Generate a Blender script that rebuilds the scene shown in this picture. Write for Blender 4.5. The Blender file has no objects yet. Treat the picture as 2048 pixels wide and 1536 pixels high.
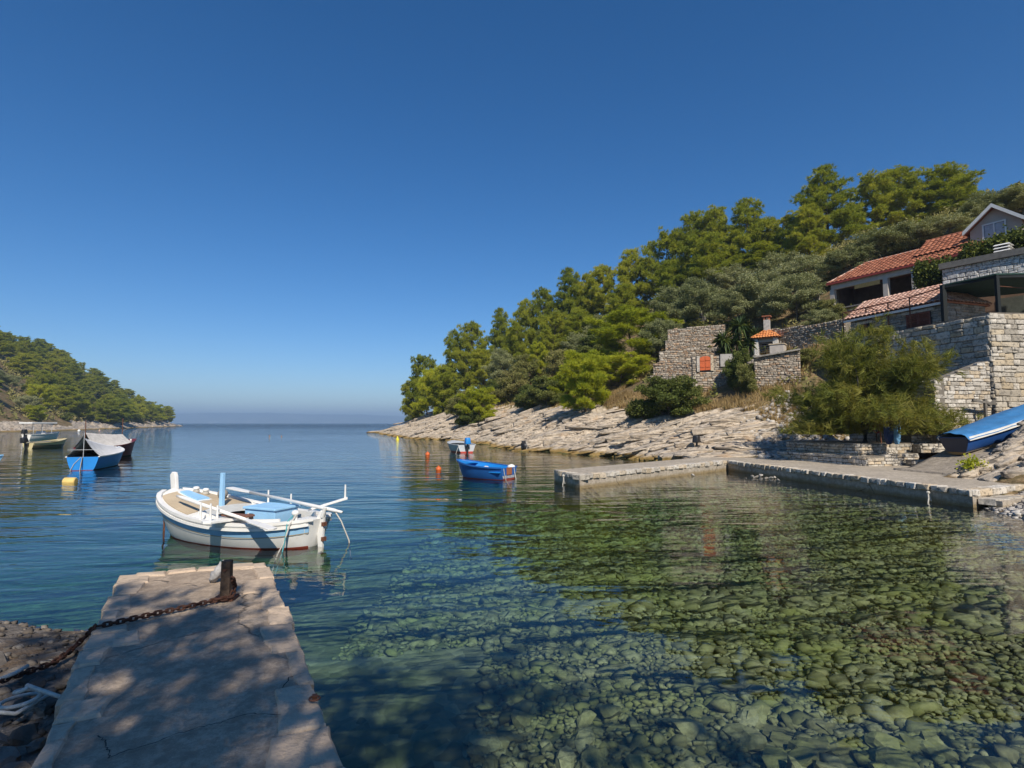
import bpy, bmesh, math, random
import numpy as np
from mathutils import Vector, Matrix, Euler

R = math.radians
scene = bpy.context.scene
COL = scene.collection
rng = np.random.default_rng(7)
random.seed(7)

# ------------------------------------------------------------------ camera
FPX = 1100.0
PITCH = math.atan(78 / FPX)
CAMZ = 2.2
cam_d = bpy.data.cameras.new("camera")
cam_d.sensor_width = 36.0
cam_d.lens = 36.0 * FPX / 2048.0
cam_d.clip_start = 0.05
cam_d.clip_end = 60000
cam = bpy.data.objects.new("camera", cam_d)
cam.location = (0, 0, CAMZ)
cam.rotation_euler = (math.pi / 2 + PITCH, 0, 0)
COL.objects.link(cam)
scene.camera = cam

# ------------------------------------------------------------------ sky, sun, exposure
SUN_EL, SUN_AZ = R(42), R(15)          # azimuth measured from behind the camera towards the right
sun_dir = Vector((math.sin(SUN_AZ) * math.cos(SUN_EL), -math.cos(SUN_AZ) * math.cos(SUN_EL), math.sin(SUN_EL)))
world = bpy.data.worlds.new("World")
scene.world = world
world.use_nodes = True
wn = world.node_tree
bg = wn.nodes["Background"]
sky = wn.nodes.new("ShaderNodeTexSky")
sky.sky_type = 'NISHITA'
sky.sun_disc = False
sky.sun_elevation = SUN_EL
sky.sun_rotation = math.atan2(sun_dir.x, sun_dir.y)
sky.altitude = 0
sky.air_density = 0.85
sky.dust_density = 0.1
sky.ozone_density = 4.0
hs = wn.nodes.new("ShaderNodeHueSaturation")
hs.inputs["Saturation"].default_value = 1.31
hs.inputs["Hue"].default_value = 0.503
wn.links.new(sky.outputs[0], hs.inputs["Color"])
wn.links.new(hs.outputs[0], bg.inputs[0])
bg.inputs[1].default_value = 0.1
sun_l = bpy.data.lights.new("sun", 'SUN')
sun_l.energy = 5.0
sun_l.angle = R(0.7)
sun_l.color = (1.0, 0.92, 0.80)
sun = bpy.data.objects.new("sun", sun_l)
sun.rotation_euler = sun_dir.to_track_quat('Z', 'Y').to_euler()
COL.objects.link(sun)
scene.view_settings.view_transform = 'Standard'
scene.view_settings.look = 'None'
scene.view_settings.gamma = 1.0
scene.view_settings.use_curve_mapping = False
scene.view_settings.exposure = 0.22
cy = scene.cycles
cy.max_bounces = 8
cy.diffuse_bounces = 3
cy.glossy_bounces = 3
cy.transparent_max_bounces = 10
cy.volume_bounces = 0
cy.caustics_reflective = False
cy.caustics_refractive = False
cy.use_denoising = True
cy.sample_clamp_indirect = 4.0

# ------------------------------------------------------------------ helpers: picture to place
def ray(px, py):
    a, b = (px - 1024) / FPX, (768 - py) / FPX
    c, s = math.cos(PITCH), math.sin(PITCH)
    return Vector((a, c - b * s, s + b * c))
def at(px, py, Y):
    d = ray(px, py)
    return Vector((0, 0, CAMZ)) + d * (Y / d.y)
def on(px, py, z=0.0):
    d = ray(px, py)
    return Vector((0, 0, CAMZ)) + d * ((z - CAMZ) / d.z)

# ------------------------------------------------------------------ helpers: noise
def vnoise(x, y, seed=0):
    x = np.asarray(x, float); y = np.asarray(y, float)
    xi = np.floor(x).astype(np.int64); yi = np.floor(y).astype(np.int64)
    xf = x - xi; yf = y - yi
    u = xf * xf * (3 - 2 * xf); v = yf * yf * (3 - 2 * yf)
    def h(a, b):
        n = (a * 374761393 + b * 668265263 + seed * 2147483647) & 0xFFFFFFFF
        n = ((n ^ (n >> 13)) * 1274126177) & 0xFFFFFFFF
        return ((n ^ (n >> 16)) & 0xFFFF) / 65535.0
    return (h(xi, yi) * (1 - u) + h(xi + 1, yi) * u) * (1 - v) + (h(xi, yi + 1) * (1 - u) + h(xi + 1, yi + 1) * u) * v
def fbm(x, y, seed=0, o=4):
    s = 0; a = .5
    for i in range(o):
        s = s + a * (vnoise(x, y, seed + i * 17) - .5); x = x * 2.03; y = y * 2.03; a *= .5
    return s
def sstep(a, b, x):
    t = np.clip((np.asarray(x, float) - a) / (b - a), 0, 1)
    return t * t * (3 - 2 * t)

# ------------------------------------------------------------------ helpers: objects
def tag(o, label=None, cat=None, group=None, kind=None):
    if label: o["label"] = label
    if cat: o["category"] = cat
    if group: o["group"] = group
    if kind: o["kind"] = kind
    return o
def link(o, parent=None):
    COL.objects.link(o)
    if parent is not None: o.parent = parent
    return o
def empty(name, loc=(0, 0, 0), rz=0.0, label=None, cat=None, group=None, parent=None):
    o = bpy.data.objects.new(name, None)
    o.empty_display_size = .2
    o.location = loc; o.rotation_euler = (0, 0, rz)
    link(o, parent); tag(o, label, cat, group)
    return o
def mesh_np(name, V, F, mats, parent=None, mi=None, smooth=False, attrs=None, loc=None):
    """V (n,3), F (m,k) of one face size, or list of lists"""
    me = bpy.data.meshes.new(name)
    if isinstance(F, np.ndarray):
        m, k = F.shape
        me.vertices.add(len(V)); me.vertices.foreach_set("co", np.asarray(V, np.float32).ravel())
        me.loops.add(m * k); me.loops.foreach_set("vertex_index", F.astype(np.int32).ravel())
        me.polygons.add(m)
        me.polygons.foreach_set("loop_start", (np.arange(m) * k).astype(np.int32))
        me.update(calc_edges=True)
    else:
        me.from_pydata([tuple(v) for v in V], [], F)
    for mt in (mats if isinstance(mats, (list, tuple)) else [mats]): me.materials.append(mt)
    if mi is not None: me.polygons.foreach_set("material_index", np.asarray(mi, np.int32))
    if smooth: me.polygons.foreach_set("use_smooth", np.ones(len(me.polygons), bool))
    if attrs:
        for an, av in attrs.items():
            a = me.attributes.new(an, 'FLOAT', 'POINT'); a.data.foreach_set("value", np.asarray(av, np.float32))
    me.update()
    o = bpy.data.objects.new(name, me)
    if loc is not None: o.location = loc
    return link(o, parent)

class MB:
    """collects simple solids, builds them as ONE mesh object"""
    def __init__(s): s.v = []; s.f = []; s.m = []
    def add(s, V, F, m=0):
        b = len(s.v); s.v += [Vector(v) for v in V]; s.f += [[b + i for i in f] for f in F]; s.m += [m] * len(F); return s
    def box(s, c, size, rot=None, m=0, taper=1.0):
        x, y, z = [q / 2 for q in size]; t = taper
        P = [(-x, -y, -z), (x, -y, -z), (x, y, -z), (-x, y, -z), (-x * t, -y * t, z), (x * t, -y * t, z), (x * t, y * t, z), (-x * t, y * t, z)]
        M = rot if rot is not None else Matrix.Identity(3)
        if isinstance(M, (tuple, list)): M = Euler(M).to_matrix()
        c = Vector(c)
        return s.add([c + M @ Vector(p) for p in P], [(3, 2, 1, 0), (4, 5, 6, 7), (0, 1, 5, 4), (1, 2, 6, 5), (2, 3, 7, 6), (3, 0, 4, 7)], m)
    def beam(s, a, b, w, h, m=0, up=(0, 0, 1), taper=1.0):
        a, b = Vector(a), Vector(b); d = (b - a); L = d.length; d.normalize()
        up = Vector(up); x = d.cross(up)
        if x.length < 1e-4: x = d.cross(Vector((1, 0, 0)))
        x.normalize(); u = x.cross(d)
        P = []
        for p, k in ((a, 1.0), (b, taper)):
            for sx, su in ((-1, -1), (1, -1), (1, 1), (-1, 1)): P.append(p + x * sx * w / 2 * k + u * su * h / 2 * k)
        return s.add(P, [(0, 1, 2, 3), (7, 6, 5, 4), (0, 4, 5, 1), (1, 5, 6, 2), (2, 6, 7, 3), (3, 7, 4, 0)], m)
    def tube(s, pts, r, n=8, m=0, cap=True, flat=1.0):
        pts = [Vector(p) for p in pts]; N = len(pts)
        rs = r if isinstance(r, (list, tuple)) else [r] * N
        ref = Vector((0, 0, 1)); V = []; F = []
        for i, p in enumerate(pts):
            d = (pts[min(i + 1, N - 1)] - pts[max(i - 1, 0)])
            if d.length < 1e-9: d = Vector((0, 0, 1))
            d.normalize()
            x = d.cross(ref)
            if x.length < .05: x = d.cross(Vector((1, 0, 0)))
            x.normalize(); y = x.cross(d)
            for k in range(n):
                a = 2 * math.pi * k / n
                V.append(p + (x * math.cos(a) + y * math.sin(a) * flat) * rs[i])
        for i in range(N - 1):
            for k in range(n):
                F.append((i * n + k, i * n + (k + 1) % n, (i + 1) * n + (k + 1) % n, (i + 1) * n + k))
        if cap: F.append(tuple(range(n))[::-1]); F.append(tuple((N - 1) * n + k for k in range(n)))
        return s.add(V, F, m)
    def lathe(s, c, prof, n=14, m=0, axis=None):
        M = axis if axis is not None else Matrix.Identity(3); c = Vector(c); V = []; F = []
        for r, z in prof:
            for k in range(n):
                a = 2 * math.pi * k / n; V.append(c + M @ Vector((r * math.cos(a), r * math.sin(a), z)))
        for i in range(len(prof) - 1):
            for k in range(n): F.append((i * n + k, i * n + (k + 1) % n, (i + 1) * n + (k + 1) % n, (i + 1) * n + k))
        F.append(tuple(range(n))[::-1]); F.append(tuple((len(prof) - 1) * n + k for k in range(n)))
        return s.add(V, F, m)
    def prism(s, poly, off, m=0):
        n = len(poly); off = Vector(off); poly = [Vector(p) for p in poly]
        return s.add(poly + [p + off for p in poly], [tuple(range(n))[::-1], tuple(range(n, 2 * n))] + [(i, (i + 1) % n, n + (i + 1) % n, n + i) for i in range(n)], m)
    def ball(s, c, r, n=10, m=0, sc=(1, 1, 1)):
        c = Vector(c); V = []; F = []; h = n // 2 + 1
        for i in range(h + 1):
            t = math.pi * i / h
            for k in range(n):
                a = 2 * math.pi * k / n
                V.append(c + Vector((r * sc[0] * math.sin(t) * math.cos(a), r * sc[1] * math.sin(t) * math.sin(a), -r * sc[2] * math.cos(t))))
        for i in range(h):
            for k in range(n): F.append((i * n + k, i * n + (k + 1) % n, (i + 1) * n + (k + 1) % n, (i + 1) * n + k))
        return s.add(V, F, m)
    def build(s, name, mats, parent=None, bevel=0.0, smooth=False, seg=2):
        me = bpy.data.meshes.new(name); me.from_pydata([tuple(v) for v in s.v], [], s.f)
        for mt in (mats if isinstance(mats, (list, tuple)) else [mats]): me.materials.append(mt)
        me.polygons.foreach_set("material_index", s.m)
        bm = bmesh.new(); bm.from_mesh(me)
        bmesh.ops.remove_doubles(bm, verts=bm.verts, dist=1e-5)
        bmesh.ops.recalc_face_normals(bm, faces=bm.faces)
        if bevel:
            bmesh.ops.bevel(bm, geom=list(bm.edges), offset=bevel, segments=seg, affect='EDGES', profile=.6, clamp_overlap=True)
        if smooth:
            for f in bm.faces: f.smooth = True
        bm.to_mesh(me); bm.free()
        o = bpy.data.objects.new(name, me)
        return link(o, parent)

# ------------------------------------------------------------------ helpers: materials
class NT:
    def __init__(s, name):
        s.mat = bpy.data.materials.new(name); s.mat.use_nodes = True
        s.t = s.mat.node_tree; s.t.nodes.clear()
        s.out = s.n("ShaderNodeOutputMaterial")
    def n(s, typ, **kw):
        nd = s.t.nodes.new(typ)
        for k, v in kw.items():
            if k.startswith("i_"):
                key = k[2:]; key = int(key) if key.isdigit() else key.replace("_", " ")
                if isinstance(v, bpy.types.NodeSocket): s.t.links.new(v, nd.inputs[key])
                else: nd.inputs[key].default_value = v
            else: setattr(nd, k, v)
        return nd
    def l(s, a, b): s.t.links.new(a, b)
    def coord(s, kind="Object", scale=(1, 1, 1), rot=(0, 0, 0)):
        c = s.n("ShaderNodeTexCoord"); m = s.n("ShaderNodeMapping"); m.inputs["Scale"].default_value = scale; m.inputs["Rotation"].default_value = rot
        s.l(c.outputs[kind], m.inputs[0]); return m.outputs[0]
    def pos(s, scale=(1, 1, 1), rot=(0, 0, 0)):
        c = s.n("ShaderNodeNewGeometry"); m = s.n("ShaderNodeMapping"); m.inputs["Scale"].default_value = scale; m.inputs["Rotation"].default_value = rot
        s.l(c.outputs["Position"], m.inputs[0]); return m.outputs[0]
    def noise(s, vec, scale=5, detail=4, rough=.55, dist=0):
        return s.n("ShaderNodeTexNoise", i_Vector=vec, i_Scale=scale, i_Detail=detail, i_Roughness=rough, i_Distortion=dist).outputs[0]
    def ramp(s, fac, stops, interp='LINEAR'):
        r = s.n("ShaderNodeValToRGB"); s.l(fac, r.inputs[0]); e = r.color_ramp.elements; r.color_ramp.interpolation = interp
        while len(e) < len(stops): e.new(.5)
        for i, (p, c) in enumerate(stops):
            e[i].position = p; e[i].color = (*c, 1) if len(c) == 3 else c
        return r.outputs[0]
    def mix(s, fac, a, b, mode='MIX'):
        m = s.n("ShaderNodeMix", data_type='RGBA', blend_type=mode)
        for sock, v in ((m.inputs[0], fac), (m.inputs[6], a), (m.inputs[7], b)):
            if isinstance(v, bpy.types.NodeSocket): s.l(v, sock)
            else: sock.default_value = v if not isinstance(v, tuple) or len(v) == 4 else (*v, 1)
        return m.outputs[2]
    def math(s, op, a, b=0.0, clamp=False):
        m = s.n("ShaderNodeMath", operation=op, use_clamp=clamp)
        for i, v in enumerate((a, b)):
            if isinstance(v, bpy.types.NodeSocket): s.l(v, m.inputs[i])
            else: m.inputs[i].default_value = v
        return m.outputs[0]
    def bump(s, h, strength=.5, dist=.02, normal=None):
        b = s.n("ShaderNodeBump", i_Height=h, i_Strength=strength, i_Distance=dist)
        if normal is not None: s.l(normal, b.inputs["Normal"])
        return b.outputs[0]
    def bsdf(s, col, rough=.6, normal=None, metal=0.0, spec=.4, **kw):
        p = s.n("ShaderNodeBsdfPrincipled")
        for key, v in (("Base Color", col), ("Roughness", rough), ("Metallic", metal), ("Specular IOR Level", spec)):
            if isinstance(v, bpy.types.NodeSocket): s.l(v, p.inputs[key])
            else: p.inputs[key].default_value = v if not isinstance(v, tuple) or len(v) == 4 else (*v, 1)
        if normal is not None: s.l(normal, p.inputs["Normal"])
        s.l(p.outputs[0], s.out.inputs[0]); return p

MATS = {}
def plain(name, col, rough=.6, var=.25, scale=6.0, bump=.15, metal=0.0, stain=None, spec=.4, coord="Object", fine=40.0):
    """paint, wood, plaster...: base colour with soft patches, grain and a little relief"""
    if name in MATS: return MATS[name]
    t = NT(name); v = t.coord(coord)
    n1 = t.noise(v, scale, 5, .6); n2 = t.noise(v, fine, 3, .6)
    lo = tuple(c * (1 - var) for c in col); hi = tuple(min(1, c * (1 + var * .5)) for c in col)
    c = t.ramp(n1, [(.3, lo), (.65, hi)])
    if stain:
        n3 = t.noise(v, scale * .6, 6, .7, .4)
        c = t.mix(t.ramp(n3, [(.55, (0, 0, 0)), (.7, (1, 1, 1))]), c, stain)
    t.bsdf(c, rough, t.bump(n2, bump, .01), metal, spec)
    MATS[name] = t.mat
    return t.mat
# ================================================================== SEA, SEABED, TERRAIN, HAZE
def make_sea_material():
    t = NT("sea_water")
    g = t.n("ShaderNodeNewGeometry").outputs["Position"]
    def m(sc, rz):
        k = t.n("ShaderNodeMapping"); k.inputs["Scale"].default_value = sc; k.inputs["Rotation"].default_value = (0, 0, rz); t.l(g, k.inputs[0]); return k.outputs[0]
    n1 = t.noise(m((.22, .75, 1), R(-6)), 1.0, 3, .5, .4)
    n2 = t.noise(m((.9, 2.6, 1), R(5)), 1.0, 3, .5, .5)
    n3 = t.noise(m((4.5, 9, 1), R(-10)), 1.0, 2, .5, .2)
    patch = t.ramp(t.noise(m((.03, .06, 1), .2), 1.0, 2, .5), [(.38, (.35, .35, .35)), (.62, (1, 1, 1))])
    h = t.math('ADD', t.math('MULTIPLY', n1, 1.0), t.math('MULTIPLY', t.math('MULTIPLY', n2, .42), patch))
    h = t.math('ADD', h, t.math('MULTIPLY', t.math('MULTIPLY', n3, .055), patch))
    sy_ = t.n("ShaderNodeSeparateXYZ"); t.l(g, sy_.inputs[0])
    open_ = t.n("ShaderNodeMapRange", clamp=True); t.l(sy_.outputs[1], open_.inputs[0]); open_.inputs[1].default_value = 40; open_.inputs[2].default_value = 420; open_.inputs[3].default_value = 1.0; open_.inputs[4].default_value = 9.0
    h = t.math('MULTIPLY', h, open_.outputs[0])
    calm = t.n("ShaderNodeMapRange", clamp=True); t.l(sy_.outputs[1], calm.inputs[0]); calm.inputs[1].default_value = 4; calm.inputs[2].default_value = 14; calm.inputs[3].default_value = .25; calm.inputs[4].default_value = 1.0
    lee = t.n("ShaderNodeMapRange", clamp=True); t.l(sy_.outputs[0], lee.inputs[0]); lee.inputs[1].default_value = -2; lee.inputs[2].default_value = 6; lee.inputs[3].default_value = 1.0; lee.inputs[4].default_value = .62
    h = t.math('MULTIPLY', h, lee.outputs[0])
    h = t.math('MULTIPLY', h, calm.outputs[0])
    b = t.bump(h, 1.0, .078)
    fr = t.n("ShaderNodeFresnel", i_IOR=1.33); t.l(b, fr.inputs["Normal"])
    gl = t.n("ShaderNodeBsdfGlossy", i_Roughness=.025); gl.inputs[0].default_value = (1, 1, 1, 1); t.l(b, gl.inputs["Normal"])
    tr = t.n("ShaderNodeBsdfTransparent")
    mx = t.n("ShaderNodeMixShader"); t.l(fr.outputs[0], mx.inputs[0]); t.l(tr.outputs[0], mx.inputs[1]); t.l(gl.outputs[0], mx.inputs[2])
    t.l(mx.outputs[0], t.out.inputs[0])
    va = t.n("ShaderNodeVolumeAbsorption", i_Density=.25); va.inputs[0].default_value = (.38, .78, .66, 1)
    t.l(va.outputs[0], t.out.inputs[1])
    return t.mat
M_SEA = make_sea_material()
FAR = 12000.0
sea = MB().box((0, FAR / 2 - 200, -4.5), (2 * FAR, FAR + 400, 9.0)).build("sea", M_SEA)
tag(sea, "calm clear blue green water of the bay", "sea", kind="structure")

# ---- right hand land: coordinates t along the shore (away from the camera), u inland
DR = np.array([.9205, .3907]); TR = np.array([-.3907, .9205])
_sh = np.array([(4, -9), (8, -4), (10.4, 2), (11.3, 8), (11.5, 12.2), (12.3, 14.3), (10.3, 25), (9.6, 30), (7, 35.5), (3.6, 41), (1.0, 43), (-2.6, 55), (-7.1, 67), (-15.5, 81), (-22.6, 102), (-31.6, 127), (-30, 134), (-22, 144)], float)
_sht, _shu = _sh @ TR, _sh @ DR
def ushR(t): return np.interp(t, _sht, _shu)
_offt = [-20, 3, 7, 10.8, 11.5, 13.2, 14.0, 19.5, 23, 30]; _offv = [2.5, 2.6, 2.0, 2.9, 4.4, 4.9, 9.0, 9.0, 6.0, 0]
_bu = [-30, -6, -2, 0, 2, 6, 10, 20, 30, 40, 55, 80, 130]; _bh = [-6, -2.2, -.9, 0, .85, 2.7, 4.8, 10.8, 16.6, 22.3, 27.5, 31, 33]
def hR(x, y, rough=True):
    x = np.asarray(x, float); y = np.asarray(y, float)
    t = x * TR[0] + y * TR[1]; u = x * DR[0] + y * DR[1] - ushR(t)
    wob = fbm(t * .09, u * .05, 3) * 3.0 * sstep(8, 25, u) + fbm(t * .2, u * .2, 5) * 1.2 * sstep(2, 10, u)
    fall = 1 - sstep(100, 136, t)
    hill = np.interp(u + fbm(t * .12, t * 0, 9) * 2.4 * sstep(26, 34, t), _bu, _bh)
    hill = np.where(hill > 0, hill * fall + wob * np.minimum(1, np.maximum(u, 0) / 8) * fall, hill)
    off = np.interp(t, _offt, _offv)
    q = np.maximum(np.interp(u - off, _bu, _bh), 0) * (1 - .46 * (sstep(10.4, 11.6, t) * (1 - sstep(13.4, 14.2, t)))) + .40 + wob * sstep(off + 3, off + 10, u) * .6
    q = np.where(u < 0.3, np.interp(u, _bu, _bh) * 1.0 - .35, q)
    beach = np.interp(u, [-14, -1.6, 0, 2.2, 4, 12], [-4, -.6, 0, .30, .62, 4.2]) + fbm(x * 1.1, y * 1.1, 4) * .1
    wb = 1 - sstep(8.3, 9.3, t)
    q = q * (1 - wb) + beach * wb
    w = sstep(20, 28, t)
    z = q * (1 - w) + hill * w
    # level ground cut for the houses
    for ox, oy, ax, ay, s0, s1, r0, r1, zz in ((26.2, 44.6, .463, -.886, -1.2, 11.5, -1.0, 6.6, 10.8), (22.35, 28.0, .95, .31, -.2, 4.5, -2.0, 6.5, 6.6), (25.3, 31.8, .563, -.826, -4.5, 6.0, -.5, 4.0, 6.7)):
        s = (x - ox) * ax + (y - oy) * ay; r = (x - ox) * -ay + (y - oy) * ax
        if ax > .9: r = (x - ox) * -ay + (y - oy) * ax
        m = sstep(s0 - .8, s0, s) * (1 - sstep(s1, s1 + .8, s)) * sstep(r0 - .8, r0, r) * (1 - sstep(r1, r1 + .8, r))
        z = np.where(m > 0, z * (1 - m) + np.minimum(z, zz) * m, z)
    return z
# sheet
ts = np.concatenate([np.arange(-14, 8, .45), np.arange(8, 66, .15), np.arange(66, 138, .4)])
us = np.concatenate([np.arange(-6, -1, .5), np.arange(-1, 12, .14), np.arange(12, 40, .8), np.arange(40, 150, 4.0)])
Tg, Ug = np.meshgrid(ts, us, indexing='ij')
Ush = ushR(Tg)
X = TR[0] * Tg + DR[0] * (Ug + Ush); Y = TR[1] * Tg + DR[1] * (Ug + Ush)
Z = hR(X, Y)
# bedded rock: slabs dipping along the shore, broken into ledges
rockw = sstep(21, 27, Tg) * (1 - sstep(0, 3, Ug - np.interp(Tg, [24, 30, 36, 45, 60, 90, 130], [5.0, 4.7, 5.2, 6.6, 7.6, 9.5, 14]) + fbm(Tg * .15, Ug * .1, 31) * 6)) * sstep(-2.2, .1, Ug)
rockw = np.maximum(rockw, .75 * sstep(8.6, 9.6, Tg) * (1 - sstep(11.0, 11.6, Tg)) * sstep(2.3, 3.2, Ug) * (1 - sstep(9, 12, Ug)))
warp = fbm(Tg * .16, Ug * .35, 21) * 2.2
q = .5 * Ug + .95 * Tg + warp * .8
def saw(v): return v - np.floor(v)
amp = .6 + 1.1 * vnoise(Tg * .22, Ug * .5, 41)
s1 = saw(-q / 1.9); s2 = saw(-q / .66 + vnoise(Tg * .3, q * .6, 8) * .8); s3 = saw((Ug * 1.0 - Tg * .15 + np.floor(q / .66) * 3.7) / 2.4 + vnoise(Tg, Ug, 2) * .3)
prof = (np.minimum(s1 * 1.25, 1.0) - .5) * .52 * amp + (np.minimum(s2 * 1.2, 1) - .5) * .17 + (np.minimum(s3 * 5, 1) - 1) * .06 + fbm(Tg * 2.2, Ug * 2.2, 12) * .14
Z = Z + rockw * prof * np.clip((Z + .25) / .5, .25, 1)
hor = rockw * prof * .35
X = X - DR[0] * hor; Y = Y - DR[1] * hor
nT, nU = Tg.shape
def grid_faces(a, b):
    i = np.arange(a * b).reshape(a, b)
    return np.stack([i[:-1, :-1], i[1:, :-1], i[1:, 1:], i[:-1, 1:]], -1).reshape(-1, 4)
soil = np.clip(1 - rockw * 1.1, 0, 1)

def make_land_material(name, rock_scale=1.0):
    t = NT(name); p = t.n("ShaderNodeNewGeometry").outputs["Position"]
    a = t.n("ShaderNodeAttribute", attribute_name="soil").outputs["Fac"]
    n1 = t.noise(p, .9 * rock_scale, 6, .65); n2 = t.noise(p, 5 * rock_scale, 5, .65); n3 = t.noise(p, 22 * rock_scale, 3, .6)
    mp = t.n("ShaderNodeMapping"); mp.inputs["Rotation"].default_value = (R(18), R(-12), R(-23 + 0)); mp.inputs["Scale"].default_value = (.35, 2.2, 5.5); t.l(p, mp.inputs[0])
    st = t.noise(mp.outputs[0], 1.6 * rock_scale, 5, .7, .6)
    rock = t.ramp(n2, [(.22, (.19, .15, .11)), (.38, (.43, .35, .26)), (.60, (.58, .49, .38)), (.8, (.71, .63, .52))])
    rock = t.mix(t.ramp(st, [(.40, (1, 1, 1)), (.50, (0, 0, 0))]), rock, (.13, .11, .088), 'MIX')
    rock = t.mix(t.ramp(n1, [(.52, (0, 0, 0)), (.68, (.8, .8, .8))]), rock, (.33, .295, .25))
    rock = t.mix(t.ramp(t.noise(p, .5 * rock_scale, 4, .6), [(.60, (0, 0, 0)), (.74, (.7, .7, .7))]), rock, (.46, .29, .15))
    # wet, weed stained band at the water line
    z = t.n("ShaderNodeSeparateXYZ"); t.l(p, z.inputs[0])
    zz = t.math('ADD', z.outputs[2], t.math('MULTIPLY', t.math('SUBTRACT', n1, .5), -.5))
    rock = t.mix(t.ramp(zz, [(.18, (1, 1, 1)), (.34, (0, 0, 0))]), rock, t.mix(n2, (.16, .10, .035), (.42, .29, .11)))
    rock = t.mix(t.ramp(zz, [(0.0, (1, 1, 1)), (.04, (0, 0, 0))]), rock, t.mix(n2, (.05, .055, .02), (.16, .15, .06)))
    earth = t.ramp(n2, [(.3, (.085, .055, .03)), (.5, (.20, .135, .07)), (.7, (.33, .245, .13))])
    earth = t.mix(t.ramp(n1, [(.45, (0, 0, 0)), (.6, (.8, .8, .8))]), earth, (.10, .095, .04))
    f = t.math('ADD', a, t.math('MULTIPLY', t.math('SUBTRACT', n1, .5), 1.1))
    fac = t.ramp(f, [(.42, (0, 0, 0)), (.58, (1, 1, 1))])
    c = t.mix(fac, rock, earth)
    hgt = t.math('ADD', t.math('ADD', t.math('MULTIPLY', st, .8), t.math('MULTIPLY', n2, .6)), t.math('MULTIPLY', n3, .25))
    t.bsdf(c, .9, t.bump(hgt, .9, .10 / rock_scale), spec=.15)
    return t.mat
M_LAND = make_land_material("limestone_and_dry_soil")
hill = mesh_np("hillside", np.stack([X, Y, Z], -1).reshape(-1, 3), grid_faces(nT, nU)[:, ::-1], M_LAND, smooth=False, attrs={"soil": soil.ravel()})
tag(hill, "steep hillside with pale bedded rock along the water", "hillside", kind="structure")
_fine_t, _fine_u, _fine_z = ts, us, Z
def ground(x, y):
    """height of the right hand land, ledges included"""
    t = x * TR[0] + y * TR[1]; u = x * DR[0] + y * DR[1] - float(ushR(t))
    i = min(max(int(np.searchsorted(ts, t)), 1), nT - 1); j = min(max(int(np.searchsorted(us, u)), 1), nU - 1)
    return float(Z[i - 1:i + 1, j - 1:j + 1].mean())
def on_hill(px, py, y0=18.0, y1=200.0):
    """first point of the right hand land seen in that direction"""
    d = ray(px, py); y = y0
    while y < y1:
        p = Vector((0, 0, CAMZ)) + d * (y / d.y)
        if ground(p.x, p.y) > p.z: return p
        y += .25
    return p

# ---- left headland
DL = np.array([-.918, -.396]); TL = np.array([-.396, .918])
_ltT = [40, 88, 131, 172, 199, 264, 330, 400, 452, 470, 490]; _ltU = [56, 54, 53, 61.5, 55.6, 57.9, 57.5, 60.5, 60.0, 64, 75]
def ushL(t): return np.interp(t, _ltT, _ltU)
def hL(x, y):
    x = np.asarray(x, float); y = np.asarray(y, float)
    t = x * TL[0] + y * TL[1]; u = x * DL[0] + y * DL[1] - ushL(t)
    u = u + fbm(t * .06, t * 0, 71) * 6
    fall = 1 - sstep(425, 482, t)
    h = np.interp(u, [-20, 0, 3, 8, 16, 30, 60, 80, 150], [-6, 0, 1.1, 2.9, 7.0, 17.5, 38, 44, 50])
    return np.where(h > 0, h * (fall * .9 + .1) * (fall > 0) + fbm(t * .05, u * .06, 55) * 5 * sstep(4, 20, u) * fall, h)
tl = np.concatenate([np.arange(60, 480, 1.3)]); ul = np.concatenate([np.arange(-6, 0, 1.5), np.arange(0, 16, .4), np.arange(16, 160, 5.0)])
Tg2, Ug2 = np.meshgrid(tl, ul, indexing='ij'); U2 = ushL(Tg2)
X2 = TL[0] * Tg2 + DL[0] * (Ug2 + U2); Y2 = TL[1] * Tg2 + DL[1] * (Ug2 + U2); Z2 = hL(X2, Y2)
rk2 = (1 - sstep(4.5, 8, Ug2 + fbm(Tg2 * .05, Ug2 * .05, 61) * 10)) * sstep(-3, .5, Ug2)
q2 = Ug2 - .12 * Tg2 + fbm(Tg2 * .1, Ug2 * .2, 63) * 4
Z2 = Z2 + rk2 * ((np.minimum(saw(q2 / 3.1) * 1.2, 1) - .5) * .75 + (saw(q2 / 1.1) - .5) * .3 + fbm(Tg2 * .8, Ug2 * .8, 64) * .5) * np.clip((Z2 + .3) / 1.2, .15, 1)
head = mesh_np("headland", np.stack([X2, Y2, Z2], -1).reshape(-1, 3), grid_faces(*Tg2.shape), make_land_material("far_limestone_and_soil", .4), attrs={"soil": np.clip(1 - rk2 * 1.1, 0, 1).ravel()})
tag(head, "low wooded headland with pale rocks across the bay on the left", "headland", kind="structure")

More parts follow.
